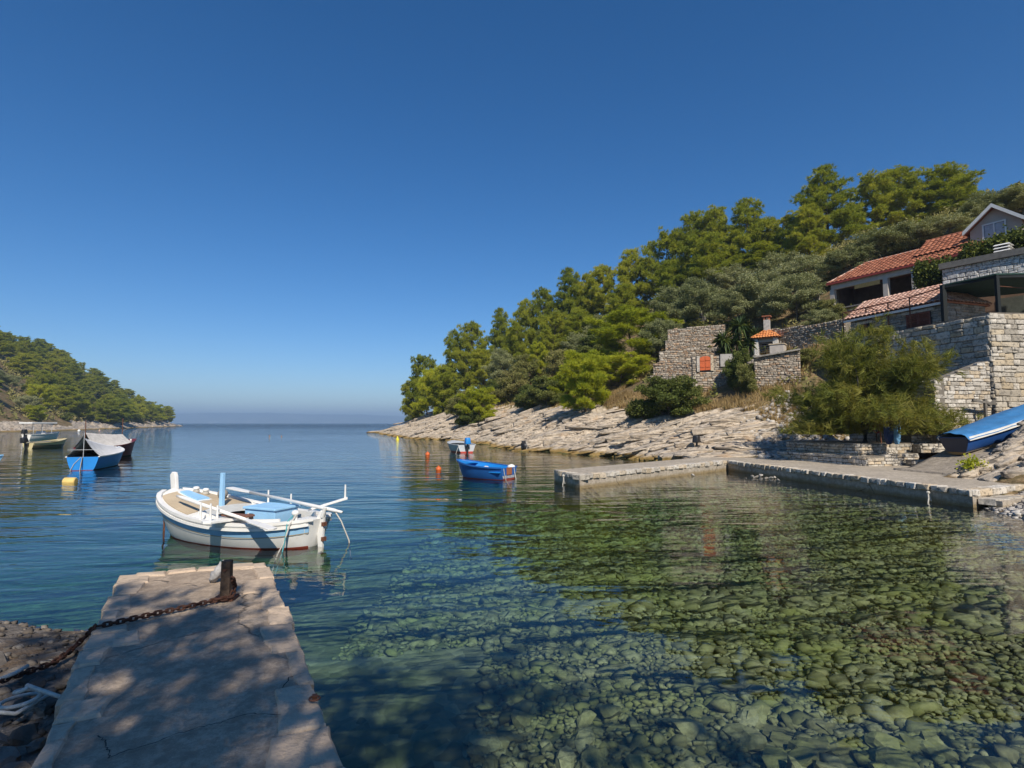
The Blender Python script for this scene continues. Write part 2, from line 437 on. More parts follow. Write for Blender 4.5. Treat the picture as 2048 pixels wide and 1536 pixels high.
# ---- seabed
def seabed_z(x, y):
    x = np.asarray(x, float); y = np.asarray(y, float)
    a = np.maximum(11.8 - x, 0)
    d = .12 + .050 * a + .022 * np.maximum(0, y - 6) * sstep(-4, 6, a) + .05 * np.maximum(0, 3.0 - x) * sstep(2.0, -1.0, x)
    d = d + .10 * fbm(x * .35, y * .35, 77)
    return -np.minimum(d, 3.0 + .01 * np.hypot(x, y)) .clip(-6, 99)
gx = np.concatenate([[-FAR, -2000, -500, -200], np.arange(-90, -6, 3), np.arange(-6, 13, .35), [14, 18, 30, 100, 2000, FAR]])
gy = np.concatenate([[-190, -40, -20], np.arange(-10, 26, .35), np.arange(26, 130, 4), [160, 250, 500, 1500, FAR]])
GX, GY = np.meshgrid(gx, gy, indexing='ij'); GZ = seabed_z(GX, GY)
def make_seabed_material():
    t = NT("seabed_gravel"); p = t.n("ShaderNodeNewGeometry").outputs["Position"]
    v = t.n("ShaderNodeTexVoronoi", feature='F1', i_Scale=6.5, i_Randomness=1.0); t.l(p, v.inputs["Vector"])
    n = t.noise(p, 1.2, 4, .6)
    sep = t.n("ShaderNodeSeparateColor"); t.l(v.outputs["Color"], sep.inputs[0])
    c = t.ramp(sep.outputs[0], [(.1, (.16, .15, .088)), (.5, (.26, .24, .145)), (.9, (.36, .335, .215))])
    c = t.mix(t.ramp(n, [(.4, (0, 0, 0)), (.65, (.7, .7, .7))]), c, (.12, .14, .05))
    t.bsdf(c, .9, t.bump(t.math('SUBTRACT', 1.0, v.outputs["Distance"]), .5, .05), spec=.1)
    return t.mat
seabed = mesh_np("seabed", np.stack([GX, GY, GZ], -1).reshape(-1, 3), grid_faces(*GX.shape), make_seabed_material(), smooth=True)
tag(seabed, "stony greenish bottom seen through clear shallow water", "seabed", kind="structure")

# ---- far coast across the channel
cx = np.linspace(-8200, 2500, 240); rows = []
prof_y = np.interp(cx, [-8200, -6500, -4900, -3400, -2600, -1800, -600, 600, 2500], [60, 150, 176, 158, 150, 128, 95, 50, 5])
prof_y = prof_y + fbm(cx * .0018, cx * 0, 91, 5) * 26 + fbm(cx * .008, cx * 0, 93, 3) * 7
K = 14; V = []
for k in range(K):
    f = k / (K - 1); V.append(np.stack([cx, 8000 + 1400 * f + 0 * cx, -3 + (prof_y + 3) * math.sin(f * math.pi / 2) + (fbm(cx * .004, 0 * cx + k * .7, 95) * 50 * math.sin(f * math.pi))], -1))
t = NT("far_scrubland"); p = t.n("ShaderNodeNewGeometry").outputs["Position"]
t.bsdf(t.ramp(t.noise(p, .004, 5, .6), [(.4, (.05, .07, .05)), (.56, (.10, .12, .09)), (.68, (.30, .29, .25))]), .95, spec=.05)
coast = mesh_np("distant_coast", np.concatenate(V), grid_faces(K, len(cx)), t.mat, smooth=True)
tag(coast, "faint bluish island coast along the horizon", "coast", kind="structure")

# ---- air
t = NT("sea_haze")
pv = t.n("ShaderNodeVolumePrincipled"); pv.inputs["Color"].default_value = (.44, .64, .90, 1); pv.inputs["Density"].default_value = 2.8e-4; pv.inputs["Anisotropy"].default_value = 0.0
t.l(pv.outputs[0], t.out.inputs[1])
haze = MB().box((0, FAR / 2 - 200, 95), (2 * FAR + 40, FAR + 440, 230)).build("haze", t.mat)
tag(haze, "thin bluish sea haze over the channel", "haze", kind="stuff")
# ================================================================== STONEWORK HELPERS
def make_stone_material(name, lo, hi, warm, dark=(.12, .11, .095), scale=9.0):
    t = NT(name); v = t.pos(); n = t.noise(v, scale, 5, .65); n2 = t.noise(v, 2.2, 4, .6)
    oi = t.n("ShaderNodeObjectInfo").outputs["Random"]; at_ = t.n("ShaderNodeAttribute", attribute_name="rnd").outputs["Fac"]
    r = t.math('FRACT', t.math('ADD', oi, at_))
    c = t.mix(r, lo, hi); c = t.mix(t.ramp(t.math('FRACT', t.math('MULTIPLY', r, 7.3)), [(.62, (0, 0, 0)), (.85, (.75, .75, .75))]), c, warm)
    c = t.mix(t.ramp(n, [(.36, (.75, .75, .75)), (.5, (0, 0, 0))]), c, dark)
    c = t.mix(t.ramp(n2, [(.56, (0, 0, 0)), (.72, (.6, .6, .6))]), c, tuple(q * .55 for q in lo))
    t.bsdf(c, .92, t.bump(n, .8, .03), spec=.12)
    return t.mat
M_STONE = make_stone_material("pale_limestone_block", (.40, .36, .30), (.66, .61, .53), (.56, .44, .29))
M_STONE_GREY = make_stone_material("grey_limestone_block", (.25, .23, .20), (.47, .44, .39), (.40, .31, .22))
M_RUBBLE = make_stone_material("rubble_limestone", (.27, .225, .175), (.56, .49, .395), (.45, .285, .165))
M_MORTAR = plain("wall_mortar", (.20, .175, .14), .95, .35, 5, .5, coord="Object")
M_CONC = None
def make_concrete(name, col, dark, scale=1.0, stain_z=None):
    t = NT(name); p = t.pos(); n1 = t.noise(p, .9 * scale, 6, .65); n2 = t.noise(p, 7 * scale, 5, .7); n3 = t.noise(p, 60, 3, .7)
    c = t.ramp(n1, [(.3, dark), (.62, col)])
    c = t.mix(t.ramp(n2, [(.42, (.6, .6, .6)), (.58, (0, 0, 0))]), c, tuple(q * .62 for q in dark))
    c = t.mix(t.ramp(n3, [(.60, (0, 0, 0)), (.72, (.55, .55, .55))]), c, tuple(min(1, q * 1.4) for q in col))
    if stain_z:
        z = t.n("ShaderNodeSeparateXYZ"); t.l(p, z.inputs[0]); zz = t.math('ADD', z.outputs[2], t.math('MULTIPLY', t.math('SUBTRACT', n2, .5), .12))
        c = t.mix(t.ramp(zz, [(.05, (.9, .9, .9)), (.15, (0, 0, 0))]), c, t.mix(n2, (.14, .10, .045), (.38, .28, .13)))
    cr = t.n("ShaderNodeTexVoronoi", feature='DISTANCE_TO_EDGE', i_Scale=.22 * scale); 
    wv = t.n("ShaderNodeMix", data_type='RGBA', blend_type='ADD'); wv.inputs[0].default_value = .35; t.l(p, wv.inputs[6]); t.l(t.n("ShaderNodeTexNoise", i_Vector=p, i_Scale=2.0, i_Detail=5.0).outputs[1], wv.inputs[7]); t.l(wv.outputs[2], cr.inputs["Vector"])
    crk = t.ramp(cr.outputs["Distance"], [(0, (1, 1, 1)), (.0028, (0, 0, 0))])
    crk = t.math('MULTIPLY', crk, t.ramp(n1, [(.42, (0, 0, 0)), (.5, (1, 1, 1))])); c = t.mix(t.math('MULTIPLY', crk, .75), c, (.04, .035, .03))
    h = t.math('SUBTRACT', t.math('ADD', t.math('MULTIPLY', n2, .7), t.math('MULTIPLY', n3, .35)), crk)
    n4 = t.noise(p, 26 * scale, 6, .8); c = t.mix(t.ramp(n4, [(.40, (.55, .55, .55)), (.52, (0, 0, 0))]), c, tuple(q * .7 for q in dark))
    h = t.math('ADD', h, t.math('MULTIPLY', n4, .8))
    t.bsdf(c, .9, t.bump(h, .8, .025), spec=.2)
    return t.mat
M_CONC = make_concrete("quay_concrete", (.56, .485, .385), (.38, .325, .255), stain_z=True)
M_SLAB = make_concrete("pier_concrete", (.58, .455, .335), (.41, .315, .23), 1.3)

def stone_proto(seed, jit=.09, bev=.10):
    r = random.Random(seed); bm = bmesh.new(); bmesh.ops.create_cube(bm, size=1.0)
    for v in bm.verts: v.co += Vector((r.uniform(-jit, jit) * .7, r.uniform(-jit, jit), r.uniform(-jit, jit)))
    bmesh.ops.bevel(bm, geom=list(bm.edges), offset=bev, segments=1, affect='EDGES', clamp_overlap=True)
    bmesh.ops.triangulate(bm, faces=bm.faces)
    V = np.array([v.co for v in bm.verts]); F = np.array([[v.index for v in f.verts] for f in bm.faces]); bm.free()
    return V, F
PROTO = [stone_proto(i) for i in range(8)]
def proto_mesh(i, mat, cache={}):
    k = (i, mat.name)
    if k not in cache:
        me = bpy.data.meshes.new("stone"); me.from_pydata(PROTO[i][0].tolist(), [], PROTO[i][1].tolist()); me.materials.append(mat); cache[k] = me
    return cache[k]
class Pieces:
    """many alike stones; the largest 300 become objects, the rest one joined part"""
    def __init__(s): s.items = []
    def add(s, c, size, ang, tilt=0.0, w=None): s.items.append((Vector(c), Vector(size), ang, tilt, w if w is not None else 1.0))
    def flush(s, parent, mat, name="stone", limit=290, rest="stonework"):
        r = random.Random(len(s.items)); it = sorted(s.items, key=lambda q: -q[4])
        M0 = parent.matrix_world if False else None
        for c, sz, a, ti, w in it[:limit]:
            o = bpy.data.objects.new(name, proto_mesh(r.randrange(8), mat)); o.location = c; o.scale = sz; o.rotation_euler = (0, ti, a); link(o, parent)
        if len(it) > limit:
            Vs, Fs, Rs = [], [], []; b = 0
            for c, sz, a, ti, w in it[limit:]:
                V, F = PROTO[r.randrange(8)]; M = np.array(Euler((0, ti, a)).to_matrix())
                Vs.append((V * np.array(sz)) @ M.T + np.array(c)); Fs.append(F + b); Rs.append(np.full(len(V), r.random())); b += len(V)
            o = mesh_np(rest, np.concatenate(Vs), np.concatenate(Fs), mat, parent, attrs={"rnd": np.concatenate(Rs)})
            o["kind"] = "stuff"
def wall_face(P, p0, p1, z0, z1, ch=(.14, .24), sl=(.2, .5), depth=.16, proud=.03, gap=.018, holes=(), ragged=0.0, seed=1, rough=.02):
    """courses of stones on the face running p0->p1 (face looks to the right hand side of that direction); z0,z1: (at p0, at p1); holes: (s0,s1,z0,z1)"""
    r = random.Random(seed); p0 = Vector(p0[:2]); p1 = Vector(p1[:2]); d = p1 - p0; L = d.length; d.normalize(); n = Vector((d.y, -d.x)); ang = math.atan2(d.y, d.x)
    z = min(z0); zt = max(z1)
    while z < zt:
        h = r.uniform(*ch); s = -r.uniform(0, .1)
        while s < L:
            w = r.uniform(*sl) * (1.0 if r.random() > .15 else 1.5); e = min(s + w, L); ss = max(s, 0); m = (ss + e) / 2; f = m / L
            lo = z0[0] + (z0[1] - z0[0]) * f; hi = z1[0] + (z1[1] - z1[0]) * f + r.uniform(-ragged, ragged)
            if e - ss > .06 and z + h > lo and z + h * .6 < hi and not any(a < m < b and c < z + h / 2 < q for a, b, c, q in holes):
                hh = min(z + h, hi + .04) - z
                if hh > .05:
                    c = p0 + d * m + n * (proud - depth / 2 + r.uniform(-rough, rough))
                    if hh > ch[1] * .8 and r.random() < .28:
                        k = r.uniform(.38, .62); k2 = r.uniform(.35, .65)
                        P.add((c.x, c.y, z + hh * k / 2), (e - ss - gap, depth, hh * k - gap), ang, r.uniform(-.05, .05), (e - ss) * hh * .5)
                        for q0, q1 in ((ss, ss + (e - ss) * k2), (ss + (e - ss) * k2, e)):
                            cc = p0 + d * ((q0 + q1) / 2) + n * (proud - depth / 2 + r.uniform(-rough, rough)); P.add((cc.x, cc.y, z + hh * (1 + k) / 2), (q1 - q0 - gap, depth, hh * (1 - k) - gap), ang, r.uniform(-.06, .06), (q1 - q0) * hh * .5)
                    else:
                        P.add((c.x, c.y, z + hh / 2 + r.uniform(-.012, .012)), (e - ss - gap * r.uniform(.6, 1.6), depth, (hh - gap) * r.uniform(.92, 1.03)), ang + r.uniform(-.03, .03), r.uniform(-.05, .05), (e - ss) * hh)
            s += w
        z += h
def wall_core(parent, p0, p1, z0, z1, thick, mat=None, inset=.03, name="core"):
    p0 = Vector(p0[:2]); p1 = Vector(p1[:2]); d = (p1 - p0).normalized(); n = Vector((d.y, -d.x))
    a = p0 - n * inset; b = p1 - n * inset; a2 = a - n * thick; b2 = b - n * thick
    V = [(a.x, a.y, z0[0]), (b.x, b.y, z0[1]), (b2.x, b2.y, z0[1]), (a2.x, a2.y, z0[0]), (a.x, a.y, z1[0] - .02), (b.x, b.y, z1[1] - .02), (b2.x, b2.y, z1[1] - .02), (a2.x, a2.y, z1[0] - .02)]
    mb = MB().add(V, [(3, 2, 1, 0), (4, 5, 6, 7), (0, 1, 5, 4), (1, 2, 6, 5), (2, 3, 7, 6), (3, 0, 4, 7)])
    return mb.build(name, mat or M_MORTAR, parent)
def poly_slab(name, poly, zt, zb, mat, parent=None, wob=.0, sub=0):
    mb = MB(); mb.prism([(p[0], p[1], zb) for p in poly], (0, 0, zt - zb)); return mb.build(name, mat, parent)

# ================================================================== NEAR PIER
ZP = .5
def pp(px, py): return on(px, py, ZP)
pL1, pR1 = pp(240, 1150), pp(535, 1124)          # far end corners
pL0, pR0 = pp(56, 1536), pp(687, 1536)
dl = (pL0 - pL1); dr = (pR0 - pR1)
pLb, pRb = pL1 + dl * 2.2, pR1 + dr * 2.2        # runs on to behind the camera
pier = empty("pier", ((pL1.x + pR1.x) / 2, pL1.y - 1.5, 0)); 
tag(pier, "narrow stone and concrete pier leading out from the camera", "pier", kind="structure")
pier.location = (0, 0, 0)
def lerp(a, b, f): return a + (b - a) * f
# slab with a slightly uneven top
nA, nB = 26, 70; V = []
for i in range(nA + 1):
    for j in range(nB + 1):
        f, g = i / nA, j / nB; p = lerp(lerp(pL1, pLb, g), lerp(pR1, pRb, g), .035 + .93 * f)
        V.append((p.x, p.y, ZP - .012 + float(fbm(p.x * 1.3, p.y * 1.3, 3)) * .03))
Fq = grid_faces(nA + 1, nB + 1)
mesh_np("concrete_top", np.array(V), Fq, M_SLAB, pier, smooth=True)
mb = MB(); q = [lerp(pL1, pR1, .03), lerp(pL1, pR1, .97), lerp(pLb, pRb, .97), lerp(pLb, pRb, .03)]
mb.prism([(p.x, p.y - (.05 if k < 2 else 0), -1.6) for k, p in enumerate(q)], (0, 0, 1.6 + ZP - .06)); mb.build("foundation", M_CONC, pier)
def edge_stone(poly, zt, h, seed, mat, parent):
    """flat flagstone with an uneven outline and worn rim"""
    r = random.Random(seed); out = []; n = len(poly)
    for i in range(n):
        a, b = poly[i], poly[(i + 1) % n]; k = max(2, int((b - a).length / .09))
        for s in range(k):
            p = lerp(a, b, s / k); out.append(Vector((p.x + r.uniform(-.010, .010), p.y + r.uniform(-.010, .010), 0)))
    c = sum(out, Vector()) / len(out); m = len(out); V = []; F = []
    tl = (r.uniform(-.012, .012), r.uniform(-.012, .012))
    for lv, (ins, z) in enumerate(((0.0, -h), (0.0, -.022), (.018, -.002), (.05, 0.0))):
        for p in out:
            d = (c - p); d.z = 0; d.normalize(); q = p + d * (ins + r.uniform(-.003, .003)); V.append((q.x, q.y, zt + z + (q.x - c.x) * tl[0] + (q.y - c.y) * tl[1] + r.uniform(-.002, .002)))
    for lv in range(3):
        for i in range(m): F.append((lv * m + i, lv * m + (i + 1) % m, (lv + 1) * m + (i + 1) % m, (lv + 1) * m + i))
    V.append((c.x, c.y, zt + .001)); 
    for i in range(m): F.append((3 * m + i, 3 * m + (i + 1) % m, 4 * m))
    o = mesh_np("edge_stone", V, F, mat, parent); o.data.polygons.foreach_set("use_smooth", [False] * len(o.data.polygons)); return o
M_FLAG = make_stone_material("pier_flagstone", (.50, .39, .285), (.57, .45, .335), (.54, .41, .295), dark=(.38, .295, .215), scale=13)
rr = random.Random(11)
for side in (0, 1):
    a0, a1 = (pL1, pLb) if side == 0 else (pR1, pRb); L = (a1 - a0).length; inn = (pR1 - pL1).normalized() * (1 if side == 0 else -1)
    s = 0.0; k = 0
    while s < L:
        w = rr.uniform(.24, .62); e = min(s + w, L); dpt = rr.uniform(.14, .32) if rr.random() > .45 else rr.uniform(.1, .18); d2 = dpt * rr.uniform(.75, 1.2); k += 1
        p0 = lerp(a0, a1, (s + .008) / L); p1 = lerp(a0, a1, (e - .008) / L); o_ = rr.uniform(-.02, .035)
        poly = [p0 - inn * o_, p1 - inn * (o_ + rr.uniform(-.015, .015)), p1 + inn * d2, p0 + inn * dpt]
        if side == 1: poly = poly[::-1]
        edge_stone(poly, ZP + rr.uniform(-.002, .008), .30, k + side * 100, M_FLAG, pier); s = e
ends = 4; ev = (pR1 - pL1)
for k in range(ends):
    f0, f1 = .1 + .8 * k / ends + .004, .1 + .8 * (k + 1) / ends - .004; bk = dl.normalized()
    p0, p1 = lerp(pL1, pR1, f0), lerp(pL1, pR1, f1)
    edge_stone([p0 + bk * rr.uniform(.1, .22), p0 - bk * rr.uniform(.0, .03), p1 - bk * rr.uniform(0, .03), p1 + bk * rr.uniform(.1, .22)][::-1], ZP + .008 + k * .002, .3, 300 + k, M_FLAG, pier)

for k, px_ in enumerate(([(212, 1516), (245, 1502), (300, 1488), (345, 1470), (400, 1452), (440, 1444), (470, 1432), (500, 1424), (540, 1428), (590, 1424)], [(196, 1470), (210, 1478), (212, 1492), (222, 1500), (216, 1516)], [(560, 1400), (566, 1372), (580, 1352), (606, 1346)])):
    crk_pts = [pp(*q_) for q_ in px_]; Vc = []; Fc = []; rcx = random.Random(k)
    fine = []
    for a_, b_ in zip(crk_pts[:-1], crk_pts[1:]):
        for s_ in range(5): fine.append(lerp(a_, b_, s_ / 5) + Vector((rcx.uniform(-.008, .008), rcx.uniform(-.008, .008), 0)))
    for i_, p_ in enumerate(fine):
        d_ = (fine[min(i_ + 1, len(fine) - 1)] - fine[max(i_ - 1, 0)]).normalized(); n_ = Vector((-d_.y, d_.x, 0)) * rcx.uniform(.0015, .0045)
        zt_ = ZP + .010 + float(fbm(p_.x * 1.3, p_.y * 1.3, 3)) * .03 - .012 + .004
        Vc += [(p_.x - n_.x, p_.y - n_.y, zt_), (p_.x + n_.x, p_.y + n_.y, zt_)]
        if i_: Fc.append((2 * i_ - 2, 2 * i_ - 1, 2 * i_ + 1, 2 * i_))
    mesh_np("crack", Vc, Fc, plain("crack_dirt", (.05, .042, .034), .95), pier)
# ================================================================== QUAY AND RIGHT HAND PIER
ZQ = .44
K1 = Vector((10.1, 26.0, 0)); K2 = Vector((12.0, 14.5, 0)); C2 = Vector((2.28, 18.7, 0)); C1 = Vector((1.58, 20.8, 0)); KE = Vector((15.9, 16.4, 0)); KF = Vector((9.35, 28.1, 0))
quay = empty("quay"); tag(quay, "L shaped concrete quay with a rim of rough stones on the right shore", "quay", kind="structure")
mb = MB(); mb.prism([(p[0], p[1], -1.5) for p in [K1, K2, KE, (18.2, 19.3), (17.0, 22.6), (15.5, 26), (12.5, 30.5), (9.3, 31.2), KF, C1, C2]], (0, 0, 1.5 + ZQ)); mb.build("concrete_body", M_CONC, quay)
P = Pieces()
def coping(P, a, b, seed, zt=ZQ + .012, n_out=.035, size=(.22, .5), h=(.13, .2), dep=(.3, .42)):
    r = random.Random(seed); d = (b - a); L = d.length; d.normalize(); n = Vector((d.y, -d.x, 0)); ang = math.atan2(d.y, d.x); s = 0
    while s < L - .05:
        w = min(r.uniform(*size), L - s); hh = r.uniform(*h); dp = r.uniform(*dep); c = a + d * (s + w / 2) - n * (dp / 2 - n_out - r.uniform(-.02, .03))
        P.add((c.x, c.y, zt - hh / 2 + r.uniform(-.006, .012)), (w - .02, dp, hh), ang + r.uniform(-.05, .05), r.uniform(-.03, .03), w); s += w
coping(P, C2, K1, 1); coping(P, C1, C2, 2); coping(P, K1, K2, 3, size=(.18, .42), n_out=.06); coping(P, K2, KE, 4, n_out=.03, size=(.3, .6))
coping(P, K2 + Vector((.35, -.35, 0)), K2 + Vector((3.4, 1.1, 0)), 6, zt=.26, size=(.35, .7), n_out=.0, dep=(.4, .5))
P.flush(quay, M_STONE, "coping_stone")
mb = MB(); mb.prism([(K2.x + .3, K2.y - .1, -.8), (K2.x + .4, K2.y - .42, -.8), (K2.x + 3.6, K2.y + 1.0, -.8), (K2.x + 3.4, K2.y + 1.5, -.8)], (0, 0, 1.02)); mb.build("step", M_CONC, quay)
# slipway
ramp_t = (11.35, 13.6); V = []; us_ = np.linspace(3.3, 11.0, 40)
for k in range(13):
    tt = lerp(ramp_t[0], ramp_t[1], k / 12)
    for u in us_:
        ush = float(ushR(tt)); x = TR[0] * tt + DR[0] * (u + ush); y = TR[1] * tt + DR[1] * (u + ush)
        V.append((x, y, max(ZQ + .006, .50 + .27 * max(0, u - 4.2)) + .03 * float(fbm(x * .8, y * .8, 6))))
M_RAMP = make_concrete("slipway_concrete", (.43, .37, .30), (.28, .24, .19))
slip = mesh_np("slipway", np.array(V), grid_faces(13, len(us_))[:, ::-1], M_RAMP, smooth=True)
_so = slip.modifiers.new("thickness", "SOLIDIFY"); _so.thickness = .4; _so.offset = -1
tag(slip, "smooth concrete slipway rising from the quay under the blue boat", "slipway", kind="structure")
def ramp_z(x, y):
    t = x * TR[0] + y * TR[1]; u = x * DR[0] + y * DR[1] - float(ushR(t)); return max(ZQ, .50 + .27 * max(0, u - 4.2))

# terraces under the tamarisk: each low wall a thing of stones
def block_wall(name, label, faces, mat=M_STONE, cat="wall", top=None, limit=290, **kw):
    o = empty(name, label=label, cat=cat); P = Pieces()
    for k, (p0, p1, z0, z1, th) in enumerate(faces):
        wall_core(o, p0, p1, z0, z1, th); wall_face(P, p0, p1, z0, z1, seed=hash(name) % 97 + k * 7 if False else len(name) * 3 + k * 7, **kw)
    P.flush(o, mat, limit=limit)
    if top: poly_slab("paving", top[0], top[1], top[1] - .08, M_CONC, o)
    return o
lowkw = dict(ch=(.12, .18), sl=(.18, .42), depth=.2)
block_wall("terrace_wall", "lowest curved stone step at the foot of the tree terrace", [((13.2, 27.6), (14.5, 22.6), (.38, .38), (.80, .80), .5), ((14.5, 22.6), (17.1, 23.3), (.38, .4), (.80, .95), .5)],
           top=([(13.3, 27.6), (14.6, 22.7), (17.2, 23.4), (17.2, 24.6), (14.8, 28)], .80), **lowkw)
block_wall("terrace_wall", "upper stone terrace wall directly in front of the feathery tree trunk", [((14.0, 28.2), (14.95, 24.0), (.72, .72), (1.30, 1.28), .5), ((14.95, 24.0), (17.7, 24.5), (.72, .8), (1.28, 1.34), .5)],
           top=([(14.1, 28.2), (15.05, 24.1), (17.7, 24.6), (20.2, 25.4), (19.5, 28.5), (15.5, 29.5)], 1.30), **lowkw)
block_wall("terrace_wall", "low stone ledge at the foot of the pale block wall", [((17.9, 24.75), (19.6, 24.6), (1.2, 1.2), (1.78, 1.8), .5)], mat=M_STONE, **lowkw)
for lab, c, s in (("flat stone step lying between the terrace and the slipway", (16.9, 22.6, .72), (1.2, .5, .36)), ("upper stone step beside the slipway below the boat stern", (18.3, 23.9, 1.28), (1.5, .5, .36)), ("dark stone step tucked under the boat stern", (19.3, 24.1, 1.75), (1.4, .5, .32))):
    o = empty("stone_step", label=lab, cat="step"); P = Pieces()
    wall_core(o, (c[0] - s[0] / 2, c[1] - s[1] / 2), (c[0] + s[0] / 2, c[1] - s[1] / 2 + .12), (c[2] - s[2], c[2] - s[2]), (c[2], c[2]), s[1]); wall_face(P, (c[0] - s[0] / 2, c[1] - s[1] / 2), (c[0] + s[0] / 2, c[1] - s[1] / 2 + .12), (c[2] - s[2],) * 2, (c[2],) * 2, seed=int(c[0] * 9), **lowkw)
    wall_face(P, (c[0] - s[0] / 2, c[1] + s[1] / 2), (c[0] - s[0] / 2, c[1] - s[1] / 2), (c[2] - s[2],) * 2, (c[2],) * 2, seed=int(c[0] * 7), **lowkw)
    P.flush(o, M_STONE)

# block walls at the right
block_wall("retaining_wall", "sunlit wall of pale squared stone blocks behind the covered boat", [((18.0, 29.5), (18.75, 24.3), (1.2, 1.2), (4.3, 4.05), .4), ((18.75, 24.3), (21.75, 24.95), (1.4, 2.4), (4.05, 5.05), .5)],
           ch=(.13, .22), sl=(.18, .48), depth=.2, proud=.02, rough=.012)
block_wall("retaining_wall", "tall rough stone wall carrying the terrace at the right edge", [((20.5, 33.2), (22.4, 25.5), (3.0, 3.0), (7.25, 7.4), .6), ((22.4, 25.5), (26.5, 26.0), (2.2, 2.8), (7.4, 7.45), .6)],
           mat=make_stone_material("tall_wall_limestone", (.36, .32, .26), (.58, .53, .45), (.50, .40, .26)), ch=(.2, .36), sl=(.25, .75), depth=.25, proud=.03, rough=.03, ragged=.06)
# ================================================================== HOUSES
M_PLASTER = plain("grey_beige_plaster", (.47, .42, .37), .9, .12, 3, .2)
M_WHITE = plain("white_paint", (.74, .73, .70), .55, .10, 5, .1)
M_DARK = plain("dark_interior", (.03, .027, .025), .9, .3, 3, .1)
M_GLASS = plain("window_glass", (.10, .12, .15), .05, .1, 2, .0, spec=.9)
M_SHUT = plain("red_brown_shutter", (.17, .05, .03), .6, .3, 8, .2)
M_IRON = plain("rusty_iron", (.14, .055, .03), .8, .4, 14, .5)
M_GREENIRON = plain("dark_green_steel", (.006, .009, .009), .8, .2, 8, .1)
M_WOODY = plain("ochre_wood", (.55, .33, .10), .6, .2, 9, .2)
def tile_mat(name, lo, hi, pale):
    t = NT(name); v = t.coord("Object"); n = t.noise(t.pos(), 7, 4, .6); oi = t.n("ShaderNodeObjectInfo").outputs["Random"]; a = t.n("ShaderNodeAttribute", attribute_name="rnd").outputs["Fac"]
    r = t.math('FRACT', t.math('ADD', oi, a)); c = t.mix(r, lo, hi); c = t.mix(t.ramp(n, [(.5, (0, 0, 0)), (.75, (.65, .65, .65))]), c, pale)
    t.bsdf(c, .85, t.bump(n, .4, .02), spec=.2); return t.mat
M_TILE = tile_mat("terracotta_tile", (.22, .075, .042), (.38, .145, .08), (.36, .22, .155))
M_TILE_PALE = tile_mat("pale_pink_tile", (.42, .23, .165), (.64, .43, .34), (.30, .17, .12))
M_TILE_ORANGE = tile_mat("orange_tile", (.58, .20, .06), (.68, .28, .10), (.50, .24, .12))
def tile_verts(w=.25, l=.42, h=.085, n=5):
    V = []; F = []
    for k, (y, s) in enumerate(((0, 1.0), (l, .84))):
        for i in range(n + 1):
            a = math.pi * i / n; V.append((-math.cos(a) * w / 2 * s, y, math.sin(a) * h * s + (.028 if k == 0 else 0)))
        for i in range(n + 1):
            a = math.pi * i / n; V.append((-math.cos(a) * (w / 2 - .018) * s, y, math.sin(a) * (h - .018) * s + (.028 if k == 0 else 0)))
    m = n + 1
    for i in range(n): F += [(i, i + 1, 2 * m + i + 1, 2 * m + i), (m + i + 1, m + i, 3 * m + i, 3 * m + i + 1), (i + 1, i, m + i, m + i + 1)]
    return np.array(V), F
def inside(poly, x, y):
    c = False; n = len(poly)
    for i in range(n):
        x1, y1 = poly[i]; x2, y2 = poly[(i + 1) % n]
        if (y1 > y) != (y2 > y) and x < (x2 - x1) * (y - y1) / (y2 - y1) + x1: c = not c
    return c
def tiled_slope(parent, corners, mat, tw=.25, tl=.36, limit=290, slab_mat=None, name="roof", thick=.1):
    """corners: 3D polygon, first edge is the eave (left to right seen from outside); every tile a child of the roof part"""
    C = [Vector(c) for c in corners]; ex = (C[1] - C[0]).normalized(); nrm = (C[1] - C[0]).cross(C[2] - C[0]).normalized(); es = nrm.cross(ex).normalized()
    if nrm.z < 0: nrm = -nrm; es = nrm.cross(ex)
    if es.z < 0: es = -es
    poly = [((c - C[0]).dot(ex), (c - C[0]).dot(es)) for c in C]
    mb = MB(); mb.prism([c - nrm * .02 for c in C], -nrm * thick); rf = mb.build(name, slab_mat or plain("roof_underlay", (.30, .13, .08), .9), parent)
    V, F = tile_verts(tw * 1.04, tl * 1.12, tw * .36); me = bpy.data.meshes.new("roof_tile"); me.from_pydata(V.tolist(), [], F); me.materials.append(mat)
    rot = Matrix((ex, es, nrm)).transposed()
    xs = [p[0] for p in poly]; ys = [p[1] for p in poly]; cells = []
    y = min(ys) - .04
    while y < max(ys):
        x = min(xs) + tw / 2
        while x < max(xs):
            if inside(poly, x, y + tl * .5): cells.append((x, y))
            x += tw
        y += tl
    r = random.Random(len(cells)); cells.sort(key=lambda c: c[1]); rest = ([], [], []); b = 0
    for k, (x, y) in enumerate(cells):
        p = C[0] + ex * (x + r.uniform(-.008, .008)) + es * (y + r.uniform(-.012, .012)) + nrm * .005; M = rot @ Euler((r.uniform(-.02, .02), 0, r.uniform(-.03, .03))).to_matrix()
        if k < limit:
            o = bpy.data.objects.new("roof_tile", me); o.matrix_world = Matrix.Translation(p) @ M.to_4x4(); link(o, rf)
        else:
            rest[0].append(V @ np.array(M).T + np.array(p)); rest[1].extend([[i + b for i in f] for f in F]); rest[2].append(np.full(len(V), r.random())); b += len(V)
    if rest[0]:
        o = mesh_np("tiling", np.concatenate(rest[0]), rest[1], mat, rf, attrs={"rnd": np.concatenate(rest[2])}); o["kind"] = "stuff"
    return rf
